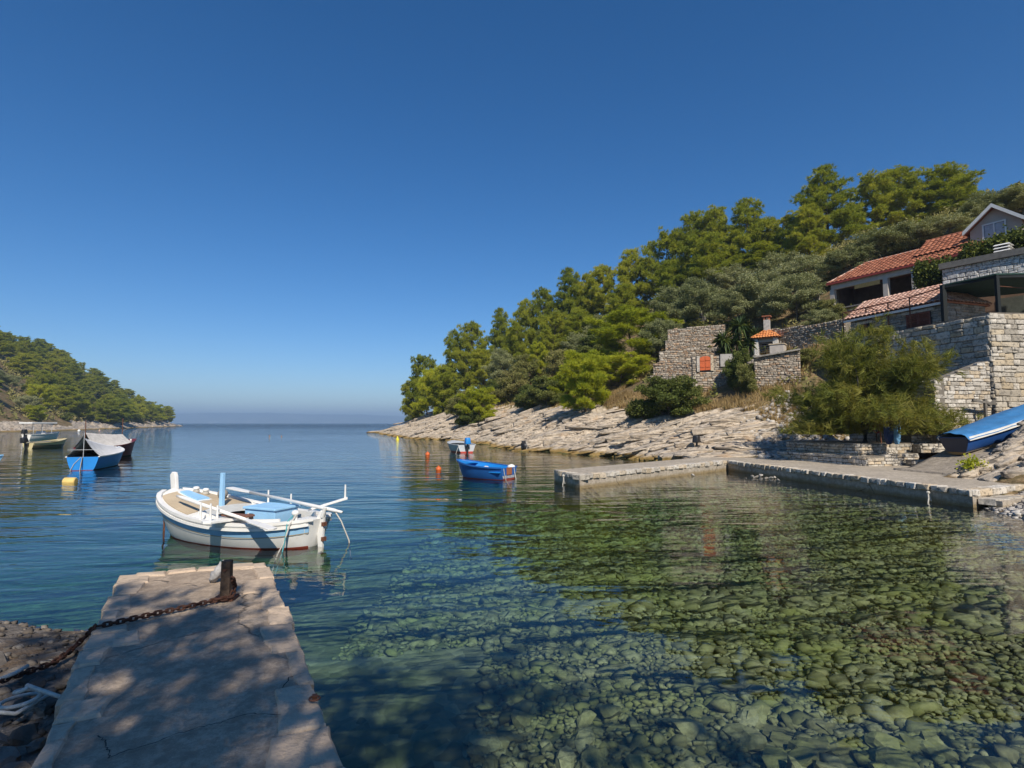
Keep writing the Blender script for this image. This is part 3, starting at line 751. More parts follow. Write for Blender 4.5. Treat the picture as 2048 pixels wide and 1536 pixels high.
def ridge_caps(parent, a, b, mat, r=.11, step=.36):
    a, b = Vector(a), Vector(b); d = b - a; L = d.length; d.normalize(); n = max(1, int(L / step)); x = d.cross(Vector((0, 0, 1))).normalized(); u = x.cross(d)
    V = []; F = []; k = 6
    for e, (yy, s) in enumerate(((0, 1.0), (step * 1.1, .86))):
        for i in range(k + 1):
            t = math.pi * i / k; V.append((-math.cos(t) * r * s, yy, math.sin(t) * r * s))
    for i in range(k): F.append((i, i + 1, k + 1 + i + 1, k + 1 + i))
    me = bpy.data.meshes.new("ridge_tile"); me.from_pydata(V, [], F); me.materials.append(mat)
    for i in range(n):
        o = bpy.data.objects.new("ridge_tile", me); o.matrix_world = Matrix.Translation(a + d * (L * i / n)) @ Matrix((x, d, u)).transposed().to_4x4(); link(o, parent)

# ---------------- lower stone house with pink tiles
hs_ = empty("stone_house", label="small stone house with pale pink tiled roof and red shutters on the high wall", cat="house")
N = Vector((22.35, 28.0, 0)); Fp = Vector((20.65, 33.2, 0)); e = (Fp - N).normalized(); inn = Vector((-e.y, e.x, 0)) * -1
Lh = (Fp - N).length; Z0, Z1 = 6.9, 8.42
win = [(Lh - 4.95, Lh - 3.72, 7.35, 8.2), (Lh - 1.55 + .2, Lh - .65, 7.35, 8.1)]   # along F->N measured from F
W = Pieces(); holes = [(.65, 1.35, 7.30, 8.05), (3.45, 4.75, 7.28, 8.12)]
wall_core(hs_, Fp, N, (3, 3), (Z1, Z1), .35, name="wall_body"); wall_face(W, Fp, N, (5.6, 6.9), (Z1, Z1), ch=(.1, .18), sl=(.2, .5), depth=.14, holes=holes, seed=5)
wall_core(hs_, N, N + inn * 3, (6.9, 6.9), (Z1, Z1), .35, name="wall_body"); wall_face(W, N, N + inn * 3, (Z0, Z0), (Z1, Z1), ch=(.1, .18), sl=(.2, .5), depth=.14, seed=6)
wall_core(hs_, Fp + inn * 3, Fp, (6, 6), (Z1, Z1), .35, name="wall_body")
W.flush(hs_, M_STONE_GREY)
dF = -e; nF = -inn
for k, (a, b, z0, z1) in enumerate(holes):
    c = Fp + dF * (a + b) / 2; fr = MB()
    ang = math.atan2(dF.y, dF.x); rm = Euler((0, 0, ang)).to_matrix()
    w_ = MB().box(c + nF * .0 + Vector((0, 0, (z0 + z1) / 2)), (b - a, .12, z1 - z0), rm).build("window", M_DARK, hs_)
    for sgn in ((-1, 1) if k == 1 else (1,)):
        wd = (b - a) / 2 - .03 if k == 1 else .3
        cc = c + dF * sgn * ((b - a) / 4 if k == 1 else 0) + nF * .08 + Vector((0, 0, (z0 + z1) / 2)); sh = MB()
        for q in (-1, 1): sh.box(cc + dF * q * (wd / 2 - .03), (.06, .04, z1 - z0 - .04), rm)
        for q in (-1, 0, 1): sh.box(cc + Vector((0, 0, q * ((z1 - z0) / 2 - .05))), (wd, .045, .06), rm)
        so = sh.build("shutter", M_SHUT, w_)
        for q in range(9): MB().box(cc + Vector((0, 0, (q - 4) * (z1 - z0 - .14) / 9)), (wd - .1, .03, .05), rm @ Euler((R(35), 0, 0)).to_matrix()).build("slat", M_SHUT, w_)
    MB().box(c + nF * .1 + Vector((0, 0, z0 - .05)), (b - a + .25, .22, .09), rm).build("sill", M_STONE, hs_)
    MB().box(c + nF * .05 + Vector((0, 0, z1 + .07)), (b - a + .35, .16, .14), rm).build("lintel", M_STONE, hs_)
ov = .28
A0 = Fp - inn * ov + e * .25; A1 = N - inn * ov - e * .15; ze = Z1 + .05; zr = 9.72
R0 = Fp + inn * 1.5 + e * .25; R1 = N + e * 1.2 + inn * 1.5; B1 = N + inn * 3.2 - e * .15; B0 = Fp + inn * 3.2 + e * .25
z_ = lambda p, z: Vector((p.x, p.y, z))
rfa = tiled_slope(hs_, [z_(A0, ze), z_(A1, ze), z_(R1, zr), z_(R0, zr)], M_TILE_PALE, tw=.27, tl=.24, limit=295)
tiled_slope(hs_, [z_(A1, ze), z_(B1, ze), z_(R1, zr)], M_TILE_PALE, tw=.27, tl=.26)
tiled_slope(hs_, [z_(B1, ze), z_(B0, ze), z_(R0, zr), z_(R1, zr)], M_TILE_PALE, tw=.27, tl=.3, limit=0)
ridge_caps(hs_, z_(R0, zr), z_(R1, zr), M_TILE_PALE, r=.05); ridge_caps(hs_, z_(A1, ze + .05), z_(R1, zr), M_TILE_PALE, r=.05)
MB().beam(z_(A0, ze - .10) + inn * .03, z_(A1, ze - .10) + inn * .03, .06, .12).build("eave_board", M_WHITE, hs_)

# metal pergola along the top of the high wall
pg = empty("pergola_frame", label="thin rusty metal pergola frame in front of the small stone house", cat="pergola")
tw0 = Vector((20.5, 33.2, 0)); tw1 = Vector((22.4, 25.5, 0)); twd = (tw1 - tw0)
def on_tw(px):
    a = (px - 1024) / FPX; f = (a * tw0.y - tw0.x) / (twd.x - a * twd.y); return tw0 + twd * f
tops = []
for px in (1690, 1737, 1782, 1826):
    b = on_tw(px) + Vector((.12, .04, 0)); MB().tube([z_(b, 7.1), z_(b, 9.0)], .036, 6).build("post", M_IRON, pg); tops.append(z_(b, 9.0))
tops.append(z_(on_tw(1890) + Vector((.1, 0, 0)), 9.1))
MB().tube(tops, .034, 6).build("rail", M_IRON, pg)
for k, tp in enumerate(tops[:4]):
    MB().tube([tp, tp + inn * 2.3 + Vector((0, 0, .12))], .018, 6).build("cross_bar", M_IRON, pg)
    MB().tube([tp, lerp(tp, tops[k + 1], .9) - Vector((0, 0, .5))], .014, 5).build("brace", M_IRON, pg)

# green awning with posts at the right edge
aw = empty("awning", label="dark green flat awning on steel posts above the tall wall", cat="awning")
pA = on_tw(1893) + Vector((.15, 0, 0)); pB = Vector((23.15, 25.85, 0))
MB().box(z_(pA, 8.2), (.2, .2, 2.0)).build("post", M_GREENIRON, aw); MB().box(z_(pB, 8.3), (.14, .14, 1.9)).build("post", M_GREENIRON, aw); MB().box((26.6, 26.3, 8.4), (.14, .14, 2.0)).build("post", M_GREENIRON, aw)
can = [(pA.x - .1, pA.y + .1, 9.18), (pB.x - .1, pB.y - .1, 9.24), (28, 26.2, 9.45), (28.6, 29.0, 9.25), (24.6, 30.4, 9.05)]
mb = MB(); mb.prism(can, (0, 0, .07)); mb.build("canopy", plain("green_awning_cloth", (.015, .045, .035), .8, .3, 4, .2), aw)
MB().beam((pB.x, pB.y, 9.17), (28, 26.25, 9.38), .1, .12).build("beam", M_GREENIRON, aw); MB().beam((pA.x, pA.y, 9.1), (pB.x, pB.y, 9.17), .1, .12).build("beam", M_GREENIRON, aw)
MB().tube([(pB.x + .05, pB.y + .1, 8.75), (28, 27.6, 8.9)], .02, 6).build("tie_bar", M_IRON, aw)

# house behind the awning: open room below, block parapet above
th = empty("terrace_house", label="stone terrace house with pale block parapet behind the green awning", cat="house")
q0 = Vector((25.3, 31.8, 0)); q1 = Vector((28.3, 27.4, 0)); W = Pieces()
qd = (q1 - q0).normalized(); qi = Vector((-qd.y, qd.x, 0))
wall_core(th, q0, q1, (9.5, 9.5), (11.2, 11.2), .3, name="parapet"); wall_face(W, q0, q1, (9.5, 9.5), (11.2, 11.2), ch=(.16, .26), sl=(.18, .42), depth=.14, seed=8)
W.flush(th, make_stone_material("white_block", (.50, .49, .46), (.72, .70, .66), (.58, .56, .52)))
MB().beam(z_(q0, 11.36) - qd * .1 + qi * .1, z_(q1, 11.36) + qi * .1, .6, .34).build("coping_slab", plain("dark_grey_slab", (.14, .135, .125), .9), th)
MB().beam(z_(q0, 9.42), z_(q1, 9.42), .3, .16).build("lintel", M_PLASTER, th)
bk0, bk1 = q0 + qi * 1.6 - qd * 3.2, q1 + qi * 1.6
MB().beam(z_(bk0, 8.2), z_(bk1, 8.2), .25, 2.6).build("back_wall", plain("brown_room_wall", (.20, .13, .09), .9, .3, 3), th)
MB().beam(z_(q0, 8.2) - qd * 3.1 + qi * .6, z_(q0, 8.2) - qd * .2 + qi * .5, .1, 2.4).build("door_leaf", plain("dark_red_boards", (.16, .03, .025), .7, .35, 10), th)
MB().beam(z_(q0 - qd * .1, 7.0) + qi * .7, z_(q0 - qd * .1, 9.3) + qi * .7, .3, 1.4, up=(1, 0, 0)).build("wall_end", M_STONE_GREY, th)
MB().prism([(22.6, 25.9, 6.9), (29, 26.4, 6.9), (29, 31, 6.9), (24, 34, 6.9), (21.0, 33, 6.9)], (0, 0, .28)).build("terrace_floor", M_CONC, th)
MB().beam(z_(lerp(bk0, bk1, .62), 8.2) - qi * .16, z_(lerp(bk0, bk1, .75), 8.2) - qi * .16, .06, 2.1).build("door", plain("grey_green_door", (.10, .11, .09), .7), th)

# ---------------- upper house
uh = empty("red_roofed_house", label="house with red tiled roofs and open porch high on the slope", cat="house")
E0 = Vector((26.2, 44.6, 0)); en = Vector((.463, -.886, 0)); ei = Vector((.886, .463, 0)); ZE = 13.6
def H(s, r, z): p = E0 + en * s + ei * r; return Vector((p.x, p.y, z))
def hslope(s0, s1, r, **k): pass
zr1 = 15.45
tiled_slope(uh, [H(-.15, -.15, ZE), H(10.6, -.15, ZE), H(10.6, 3, zr1), H(1.3, 3, zr1)], M_TILE, tw=.34, tl=.40, limit=297)
tiled_slope(uh, [H(-.15, 6, ZE), H(-.15, -.15, ZE), H(1.3, 3, zr1)], M_TILE, tw=.34, tl=.40, limit=120)
tiled_slope(uh, [H(10.6, 6, ZE), H(-.15, 6, ZE), H(1.3, 3, zr1), H(10.6, 3, zr1)], M_TILE, tw=.34, tl=.4, limit=0)
ridge_caps(uh, H(1.3, 3, zr1), H(6, 3, zr1), plain("pale_ridge_tile", (.55, .36, .27), .9, .3)); ridge_caps(uh, H(-.15, -.15, ZE + .05), H(1.3, 3, zr1), plain("pale_ridge_tile", (.55, .36, .27), .9, .3))
MB().beam(H(-.2, -.2, ZE - .03), H(10.6, -.2, ZE - .03), .10, .16).build("gutter", plain("red_gutter", (.30, .05, .035), .5), uh)
tiled_slope(uh, [H(5.7, 1.0, 14.42), H(9.6, 1.0, 14.42), H(9.6, 3.0, 15.95), H(5.7, 3.0, 15.95)], M_TILE, tw=.34, tl=.40, name="raised_roof", thick=.18)
ridge_caps(uh, H(5.7, 3.0, 15.95), H(9.6, 3, 15.95), M_TILE)
MB().prism([H(5.72, 1.1, 14.3), H(5.72, 3.0, 15.8), H(5.72, 4.6, 14.3)], en * 3.8).build("attic_wall", M_PLASTER, uh)
# porch
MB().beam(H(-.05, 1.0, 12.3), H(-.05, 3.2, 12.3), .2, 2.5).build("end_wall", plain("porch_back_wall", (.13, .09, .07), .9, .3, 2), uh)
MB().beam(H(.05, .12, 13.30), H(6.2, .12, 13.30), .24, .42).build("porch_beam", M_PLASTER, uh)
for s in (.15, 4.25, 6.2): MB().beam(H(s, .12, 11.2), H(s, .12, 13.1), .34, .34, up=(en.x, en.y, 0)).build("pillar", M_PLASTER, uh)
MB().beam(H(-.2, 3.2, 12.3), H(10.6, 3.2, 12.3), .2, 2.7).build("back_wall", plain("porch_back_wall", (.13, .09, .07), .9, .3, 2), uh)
MB().beam(H(-.1, .3, 11.9), H(-.1, 3.2, 11.9), .2, 1.1).build("porch_parapet", plain("porch_rubble", (.3, .26, .22), .9, .4, 6, .8), uh)
MB().prism([H(-.6, -.55, 11.0), H(10.6, -.55, 11.0), H(10.6, 6, 11.0), H(-.6, 6, 11.0)], (0, 0, .22)).build("porch_floor", M_CONC, uh)
MB().beam(H(6.4, .15, 12.3), H(10.6, .15, 12.3), .25, 2.6).build("front_wall", M_STONE_GREY, uh)
MB().box(H(2.9, .02, 12.93), (.05, 1.9, .32), Euler((0, 0, math.atan2(en.y, en.x) - math.pi / 2)).to_matrix()).build("roller_blind", M_WOODY, uh)
MB().tube([H(6.3, -.2, 13.5), H(6.3, -.1, 11.2)], .04, 6).build("downpipe", plain("grey_pipe", (.3, .3, .3), .5), uh)
W = Pieces(); wall_face(W, H(-.6, -.62, 0), H(7.8, -.62, 0), (9.8, 9.2), (11.25, 11.25), ch=(.1, .2), sl=(.15, .4), depth=.16, seed=31); wall_core(uh, H(-.6, -.62, 0), H(7.8, -.62, 0), (8, 8), (11.25, 11.25), .3, name="plinth"); W.flush(uh, M_STONE_GREY)
MB().beam(H(-.7, -.62, 11.3), H(8.4, -.62, 11.3), .42, .1).build("ledge", M_STONE_GREY, uh)
# dormer
def G(k, r, z): p = Vector((31.5, 37.0, 0)) + en * k + ei * r; return Vector((p.x, p.y, z))
MB().prism([G(0, 0, 13.4), G(2.8, 0, 13.4), G(2.8, 0, 15.3), G(1.4, 0, 16.5), G(0, 0, 15.3)], ei * 4).build("dormer_wall", plain("dormer_plaster", (.50, .41, .34), .9, .08, 3, .15), uh)
for a, b in ((G(-.28, -.35, 15.10), G(1.4, -.35, 16.55)), (G(3.1, -.35, 15.10), G(1.4, -.35, 16.55))):
    MB().prism([a, b, b + Vector((0, 0, .2)), a + Vector((0, 0, .2))], ei * 4.4).build("dormer_roof", M_TILE, uh); MB().prism([a + Vector((0, 0, -.05)) - ei * .05, b - ei * .05 + Vector((0, 0, -.05)), b - ei * .05 + Vector((0, 0, .21)), a - ei * .05 + Vector((0, 0, .21))], ei * .12).build("barge_board", M_WHITE, uh)
wz = MB(); rm = Euler((0, 0, math.atan2(en.y, en.x))).to_matrix(); cw = G(1.36, -.02, 14.95)
wo = MB().box(cw, (1.25, .08, 1.05), rm).build("window", M_GLASS, uh)
for q in (-1, 0, 1): MB().box(cw + en * q * .6 - ei * .05, (.09 if q else .07, .06, 1.14), rm).build("window_frame", M_WHITE, wo)
for q in (-1, 1): MB().box(cw + Vector((0, 0, q * .55)) - ei * .05, (1.3, .07, .09), rm).build("window_frame", M_WHITE, wo)
for q in (-.28, .28): MB().box(cw + en * q + ei * .02 - ei * .055, (.46, .02, .95), rm).build("curtain", plain("pale_curtain", (.40, .42, .46), .8), wo)
# layered white chimney hood
ch_ = empty("chimney_hood", label="stack of white slatted chimney slabs above the block parapet", cat="chimney")
for k in range(4): MB().box((27.55, 30.2, 11.62 + k * .17), (.75, .75, .07), Euler((0, 0, .6)).to_matrix(), taper=.85).build("slab", M_WHITE, ch_)
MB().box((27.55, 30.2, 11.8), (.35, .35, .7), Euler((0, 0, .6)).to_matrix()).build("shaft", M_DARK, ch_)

# ================================================================== GARDEN WALLS ON THE SLOPE
def hd(px, py): return on_hill(px, py).y - .15
DB = on_hill(1392, 768).y - .2
M_LEDGE = plain("ledge_earth", (.26, .17, .09), .95, .4, 2, .5)
def hill_wall(label, px0, d0, px1, d1, yt, yb, th=.5, mat=M_RUBBLE, ch=(.08, .19), sl=(.10, .34), extra=1.5, seed=3, cap=None, name="garden_wall", k=.40, step=None):
    o = empty(name, label=label, cat="wall"); d1 = hd(px1, yb[1]); d0 = d1 + k * max(0, hd(px0, yb[0]) - d1)
    if step is not None: d1 = min(d1, DB + step); d0 = d1 + 1.9
    a = at(px0, yt[0], d0); b = at(px1, yt[1], d1); za = at(px0, yb[0], d0).z; zb = at(px1, yb[1], d1).z
    wall_core(o, a, b, (za - extra - 2.5, zb - extra), (a.z, b.z), th); W = Pieces(); wall_face(W, a, b, (za - .3, zb - .3), (a.z, b.z), ch=ch, sl=sl, depth=.2, proud=.03, gap=.02, ragged=.05, seed=seed, rough=.04); W.flush(o, mat, limit=0)
    if step is not None:
        nb_ = Vector((-(b - a).y, (b - a).x, 0)).normalized(); MB().prism([a + nb_ * .1 + Vector((0, 0, -.1)), b + nb_ * .1 + Vector((0, 0, -.1)), b + nb_ * 2.2 + Vector((0, 0, -.1)), a + nb_ * 2.2 + Vector((0, 0, -.1))], (0, 0, .07)).build("ledge", M_LEDGE, o)
    if cap: MB().beam(a + Vector((0, 0, .03)), b + Vector((0, 0, .03)), cap, .1).build("cap_slab", M_STONE_GREY, o)
    return o
hill_wall("lowest rubble terrace wall left of the orange shutter", 1300, 52.5, 1392, 48.6, (751, 744), (778, 771), seed=1, step=0.0)
hill_wall("second rubble terrace wall level with the orange shutter", 1306, 54.5, 1400, 50.6, (727, 718), (752, 744), seed=2, step=1.2)
hill_wall("third rubble terrace wall above the orange shutter", 1318, 56.5, 1462, 51.5, (703, 693), (728, 718), seed=4, step=2.4)
hill_wall("fourth rubble terrace wall left of the spiky yucca", 1330, 58.5, 1470, 53.0, (681, 671), (704, 696), seed=5, step=3.7)
hill_wall("top rubble terrace wall below the grey hut", 1335, 60.5, 1450, 55.5, (659, 648), (684, 676), seed=6, step=5.0)
hill_wall("rubble wall supporting the barbecue terrace", 1508, 43.6, 1600, 41.0, (716, 700), (772, 764), seed=7, cap=.5)
hill_wall("short rubble return wall left of the barbecue terrace", 1478, 46.5, 1509, 43.6, (735, 716), (775, 772), seed=8)
hill_wall("long dry stone wall behind the barbecue chimney", 1535, 49.5, 1690, 43.5, (660, 640), (705, 700), seed=9, k=1.0)
hill_wall("broken dry stone bank high above the red roof", 1660, 56, 1705, 53, (512, 540), (545, 560), seed=10)
gw = hill_wall("white stone gate pillar at the left end of the red roofed house", 1617, 46.2, 1640, 44.6, (594, 590), (628, 626), mat=M_STONE, th=.9, seed=12, cap=1.2, name="gate_pillar")
hill_wall("low white garden wall joining the gate pillar to the porch", 1640, 44.9, 1684, 43.6, (604, 598), (630, 622), mat=M_STONE, th=.4, seed=13)
# shed with the orange shutter
sd = empty("stone_shed", label="stone shed front with an arched orange shutter", cat="shed")
a, b = at(1384, 712, hd(1462, 764) + .6), at(1462, 706, hd(1462, 764)); zb = at(1384, 768, hd(1462, 764) + .6).z; L = (Vector(b[:2]) - Vector(a[:2])).length; W = Pieces(); dd = (b - a).normalized(); nn = Vector((dd.y, -dd.x, 0))
wall_core(sd, a, b, (zb - 2, zb - 2), (a.z, a.z), .6, name="wall_body"); wall_face(W, a, b, (zb - .5, zb - .5), (a.z, a.z), ch=(.12, .22), sl=(.15, .4), depth=.2, holes=[(.5, 1.35, a.z - 1.25, a.z)], seed=14); W.flush(sd, M_RUBBLE, limit=0)
rm = Euler((0, 0, math.atan2(dd.y, dd.x))).to_matrix(); c = a + dd * .93 + nn * .06; zd = a.z - 1.12
M_ORS = plain("orange_red_shutter", (.50, .10, .025), .6, .2, 6, .1)
for q in (-1, 1):
    sh = MB(); pts = [(0, 0), (.37, 0), (.37, .95), (.28, 1.02), (.15, 1.06), (0, 1.08)]
    sh.prism([c + dd * q * (.012 + x_) + Vector((0, 0, zd - c.z + z__)) for x_, z__ in pts], nn * .06); so = sh.build("shutter", M_ORS, sd)
    for zz in (.25, .75): MB().box(c + dd * q * .2 + nn * .075 + Vector((0, 0, zd - c.z + zz)), (.3, .03, .07), rm).build("batten", M_ORS, so)
for q in (-1, 1): MB().box(c + dd * q * .50 + Vector((0, 0, zd - c.z + .52)), (.2, .14, 1.2), rm).build("jamb", M_STONE, sd)
MB().box(c + dd * 1.75 + nn * .04 + Vector((0, 0, zd - c.z + .62)), (1.3, .12, .95), rm).build("plaster_panel", plain("shed_plaster", (.36, .34, .31), .9, .2, 3), sd)
# outdoor barbecue oven
bq = empty("barbecue_oven", label="outdoor barbecue oven with orange tiled roof and chimney", cat="barbecue")
o0 = at(1508, 716, hd(1508, 722) + .3); bd = Vector((.80, -.60, 0)); bi = Vector((.60, .80, 0)); zb = o0.z; BW, BD, BH = 1.75, 1.5, 1.55
def Q(x_, y_, z__): return Vector((o0.x, o0.y, zb)) + bd * x_ + bi * y_ + Vector((0, 0, z__))
rm = Matrix((bd, bi, (0, 0, 1))).transposed(); M_WB = make_stone_material("white_oven_block", (.58, .55, .50), (.76, .73, .68), (.62, .55, .45))
for x_, w_ in ((.17, .34), (BW - .17, .34)): MB().box(Q(x_, BD / 2, BH / 2), (w_, BD, BH), rm).build("side_wall", M_WB, bq)
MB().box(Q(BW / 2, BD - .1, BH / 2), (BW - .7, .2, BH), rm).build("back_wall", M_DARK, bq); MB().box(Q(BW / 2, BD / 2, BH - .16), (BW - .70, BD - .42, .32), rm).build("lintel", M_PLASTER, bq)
MB().box(Q(BW / 2, BD / 2 - .1, .1), (BW + .1, BD + .1, .16), rm).build("hearth", M_STONE_GREY, bq)
for k in range(5): MB().box(Q(BW / 2, .12, .42 + k * .17), (BW - .7, .03, .035), rm).build("grate_bar", plain("iron_bar", (.12, .12, .12), .5, metal=.6), bq)
for p, q in (((-.15, -.15), (BW + .15, -.15)), ((BW + .15, -.15), (BW + .15, BD + .15)), ((BW + .15, BD + .15), (-.15, BD + .15)), ((-.15, BD + .15), (-.15, -.15))):
    ap = lambda w: (BW / 2 + (w[0] - BW / 2) * .16, BD / 2 + (w[1] - BD / 2) * .16)
    tiled_slope(bq, [Q(*p, BH), Q(*q, BH), Q(*ap(q), BH + .62), Q(*ap(p), BH + .62)], M_TILE_ORANGE, tw=.2, tl=.28, name="roof", thick=.06)
for w in ((-.15, -.15), (BW + .15, -.15)): ridge_caps(bq, Q(*w, BH + .05), Q(*ap(w), BH + .66), M_TILE_ORANGE, r=.07, step=.25)
MB().box(Q(BW / 2, BD / 2, BH + 1.0), (.42, .42, 1.0), rm).build("chimney", plain("cement_grey", (.42, .40, .37), .9), bq)
for q in (-1, 1): MB().box(Q(BW / 2 + q * .16, BD / 2, BH + 1.62), (.1, .42, .25), rm).build("brick", M_TILE, bq)
MB().box(Q(BW / 2, BD / 2, BH + 1.79), (.62, .62, .09), rm).build("chimney_cap", M_TILE, bq)
o = empty("garden_bench_block", label="pale square stone block beside the barbecue oven", cat="block"); c = at(1556, 700, hd(1556, 716))
MB().box((c.x, c.y, c.z - .1), (1.0, .9, .95), Euler((0, 0, -.65)).to_matrix()).build("block", M_PLASTER, o, bevel=.03); MB().box((c.x, c.y, c.z + .41), (1.1, 1.0, .08), Euler((0, 0, -.65)).to_matrix()).build("slab", M_STONE, o)
# grey hut and green pergola in the olives
ht = empty("garden_hut", label="small grey hut with a dark doorway among the olive trees", cat="hut"); c = at(1398, 652, hd(1398, 655) + .8)
rm = Euler((0, 0, -.62)).to_matrix(); MB().box((c.x, c.y + .6, c.z + .6), (2.3, 1.6, 1.9), rm).build("wall", M_PLASTER, ht); MB().box((c.x, c.y + .6, c.z + 1.62), (2.6, 1.9, .12), rm).build("roof", M_STONE_GREY, ht)
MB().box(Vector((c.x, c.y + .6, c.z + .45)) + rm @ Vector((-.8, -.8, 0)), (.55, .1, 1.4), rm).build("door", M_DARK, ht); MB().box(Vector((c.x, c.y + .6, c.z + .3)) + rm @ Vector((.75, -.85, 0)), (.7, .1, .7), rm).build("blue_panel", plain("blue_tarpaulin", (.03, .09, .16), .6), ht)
gp = empty("green_pergola", label="dark green pergola with a flat top half hidden by pines", cat="pergola"); c = at(1312, 620, hd(1312, 624) + 1)
for k in range(3):
    for j in (0, 1): MB().box((c.x + k * 1.1 + j * .5, c.y + j * 1.8 - k * .7, c.z + .5), (.12, .12, 2.3)).build("post", M_GREENIRON, gp)
MB().prism([(c.x - .2, c.y - .1, c.z + 1.6), (c.x + 2.6, c.y - 1.8, c.z + 1.75), (c.x + 3.1, c.y + .2, c.z + 1.75), (c.x + .3, c.y + 1.9, c.z + 1.6)], (0, 0, .12)).build("roof", M_GREENIRON, gp)
MB().beam((c.x, c.y, c.z - .1), (c.x + 2.2, c.y - 1.4, c.z), .05, .08).build("rail", M_GREENIRON, gp)
MB().prism([(c.x - .1, c.y + .6, c.z - .4), (c.x + 2.6, c.y - 1.0, c.z - .4), (c.x + 3.1, c.y + .5, c.z - .4), (c.x + .3, c.y + 2.2, c.z - .4)], (0, 0, 1.9)).build("dark_screen", plain("green_shade_net", (.012, .02, .018), .9), gp)
oc = empty("orange_roof_corner", label="small orange tiled chimney roof left of the green pergola", cat="chimney"); c = at(1303, 606, hd(1303, 616))
MB().box((c.x, c.y, c.z - .6), (.7, .7, 1.2)).build("shaft", M_PLASTER, oc); MB().box((c.x, c.y, c.z + .12), (1.1, 1.1, .3), taper=.3).build("roof", M_TILE_ORANGE, oc)
# ================================================================== VEGETATION
def leaf_mat(name, cols, trans=.42, rough=.7):
    t = NT(name); a = t.n("ShaderNodeAttribute", attribute_name="rnd").outputs["Fac"]; oi = t.n("ShaderNodeObjectInfo").outputs["Random"]
    f = t.math('ADD', t.math('MULTIPLY', a, .72), t.math('MULTIPLY', oi, .28))
    c = t.ramp(f, [((i + .5) / len(cols), c) for i, c in enumerate(cols)])
    d = t.n("ShaderNodeBsdfPrincipled"); t.l(c, d.inputs["Base Color"]); d.inputs["Roughness"].default_value = rough; d.inputs["Specular IOR Level"].default_value = .25
    tr = t.n("ShaderNodeBsdfTranslucent"); t.l(t.mix(1.0, c, (1.25, 1.2, .6), 'MULTIPLY'), tr.inputs[0])
    m = t.n("ShaderNodeMixShader"); m.inputs[0].default_value = trans; t.l(d.outputs[0], m.inputs[1]); t.l(tr.outputs[0], m.inputs[2]); t.l(m.outputs[0], t.out.inputs[0])
    return t.mat
M_PINE = leaf_mat("pine_needles", [(.115, .16, .018), (.24, .28, .028), (.36, .375, .038), (.47, .45, .052)])
M_PINE_BRIGHT = leaf_mat("young_pine_needles", [(.20, .25, .02), (.34, .38, .028), (.45, .46, .035), (.54, .52, .055)])
M_OLIVE = leaf_mat("olive_leaves", [(.105, .13, .045), (.20, .22, .09), (.31, .32, .15), (.43, .42, .25)], .2)
M_BUSH = leaf_mat("lentisk_leaves", [(.045, .066, .014), (.095, .125, .024), (.15, .17, .038), (.23, .235, .065)], .25)
M_SCRUB = leaf_mat("maquis_scrub", [(.10, .12, .028), (.18, .19, .05), (.26, .24, .08), (.34, .28, .12)], .25)
M_TAMARISK = leaf_mat("tamarisk_fronds", [(.06, .088, .016), (.135, .158, .027), (.205, .215, .037), (.27, .25, .055)], .35)
M_YUCCA = leaf_mat("yucca_blades", [(.022, .045, .016), (.05, .085, .03), (.09, .13, .04), (.16, .20, .07)], .2, .45)
M_DRY = leaf_mat("dry_grass", [(.20, .135, .06), (.32, .225, .10), (.44, .32, .15), (.53, .41, .22)], .3)
M_BARK = plain("pine_bark", (.13, .095, .07), .95, .4, 7, .8)
M_BARK_GREY = plain("grey_bark", (.16, .145, .125), .95, .35, 7, .8)

def unit(a): return a / np.maximum(np.linalg.norm(a, axis=-1, keepdims=True), 1e-9)
def blades(C, D, nb, ln, wd, spread, rg, tint=None, droop=0.0):
    n = len(C); D2 = np.repeat(D, nb, 0) + rg.normal(0, spread, (n * nb, 3)); D2 = unit(D2); D2[:, 2] -= droop; B = np.repeat(C, nb, 0) + rg.normal(0, ln * .12, (n * nb, 3))
    S = unit(np.cross(D2, rg.normal(0, 1, (n * nb, 3)))) * (wd * rg.uniform(.7, 1.3, (n * nb, 1)))
    T = B + D2 * (ln * rg.uniform(.7, 1.25, (n * nb, 1)))
    V = np.stack([B - S / 2, B + S / 2, T], 1).reshape(-1, 3); F = np.arange(len(V)).reshape(-1, 3)
    tn = np.repeat((tint if tint is not None else rg.random(n)), nb) * .75 + rg.random(n * nb) * .25
    return V, F, np.repeat(tn, 3)
def leaves(C, D, nb, ln, wd, spread, rg, tint=None):
    n = len(C); m = n * nb; D2 = unit(np.repeat(D, nb, 0) + rg.normal(0, spread, (m, 3))); B = np.repeat(C, nb, 0) + rg.normal(0, ln * .5, (m, 3))
    S = unit(np.cross(D2, rg.normal(0, 1, (m, 3)))) * wd * rg.uniform(.7, 1.3, (m, 1)); L = D2 * ln * rg.uniform(.7, 1.2, (m, 1))
    V = np.stack([B, B + L * .45 + S / 2, B + L, B + L * .45 - S / 2], 1).reshape(-1, 3); F = np.arange(len(V)).reshape(-1, 4)
    tn = np.repeat((tint if tint is not None else rg.random(n)), nb) * .7 + rg.random(m) * .3
    return V, F, np.repeat(tn, 4)
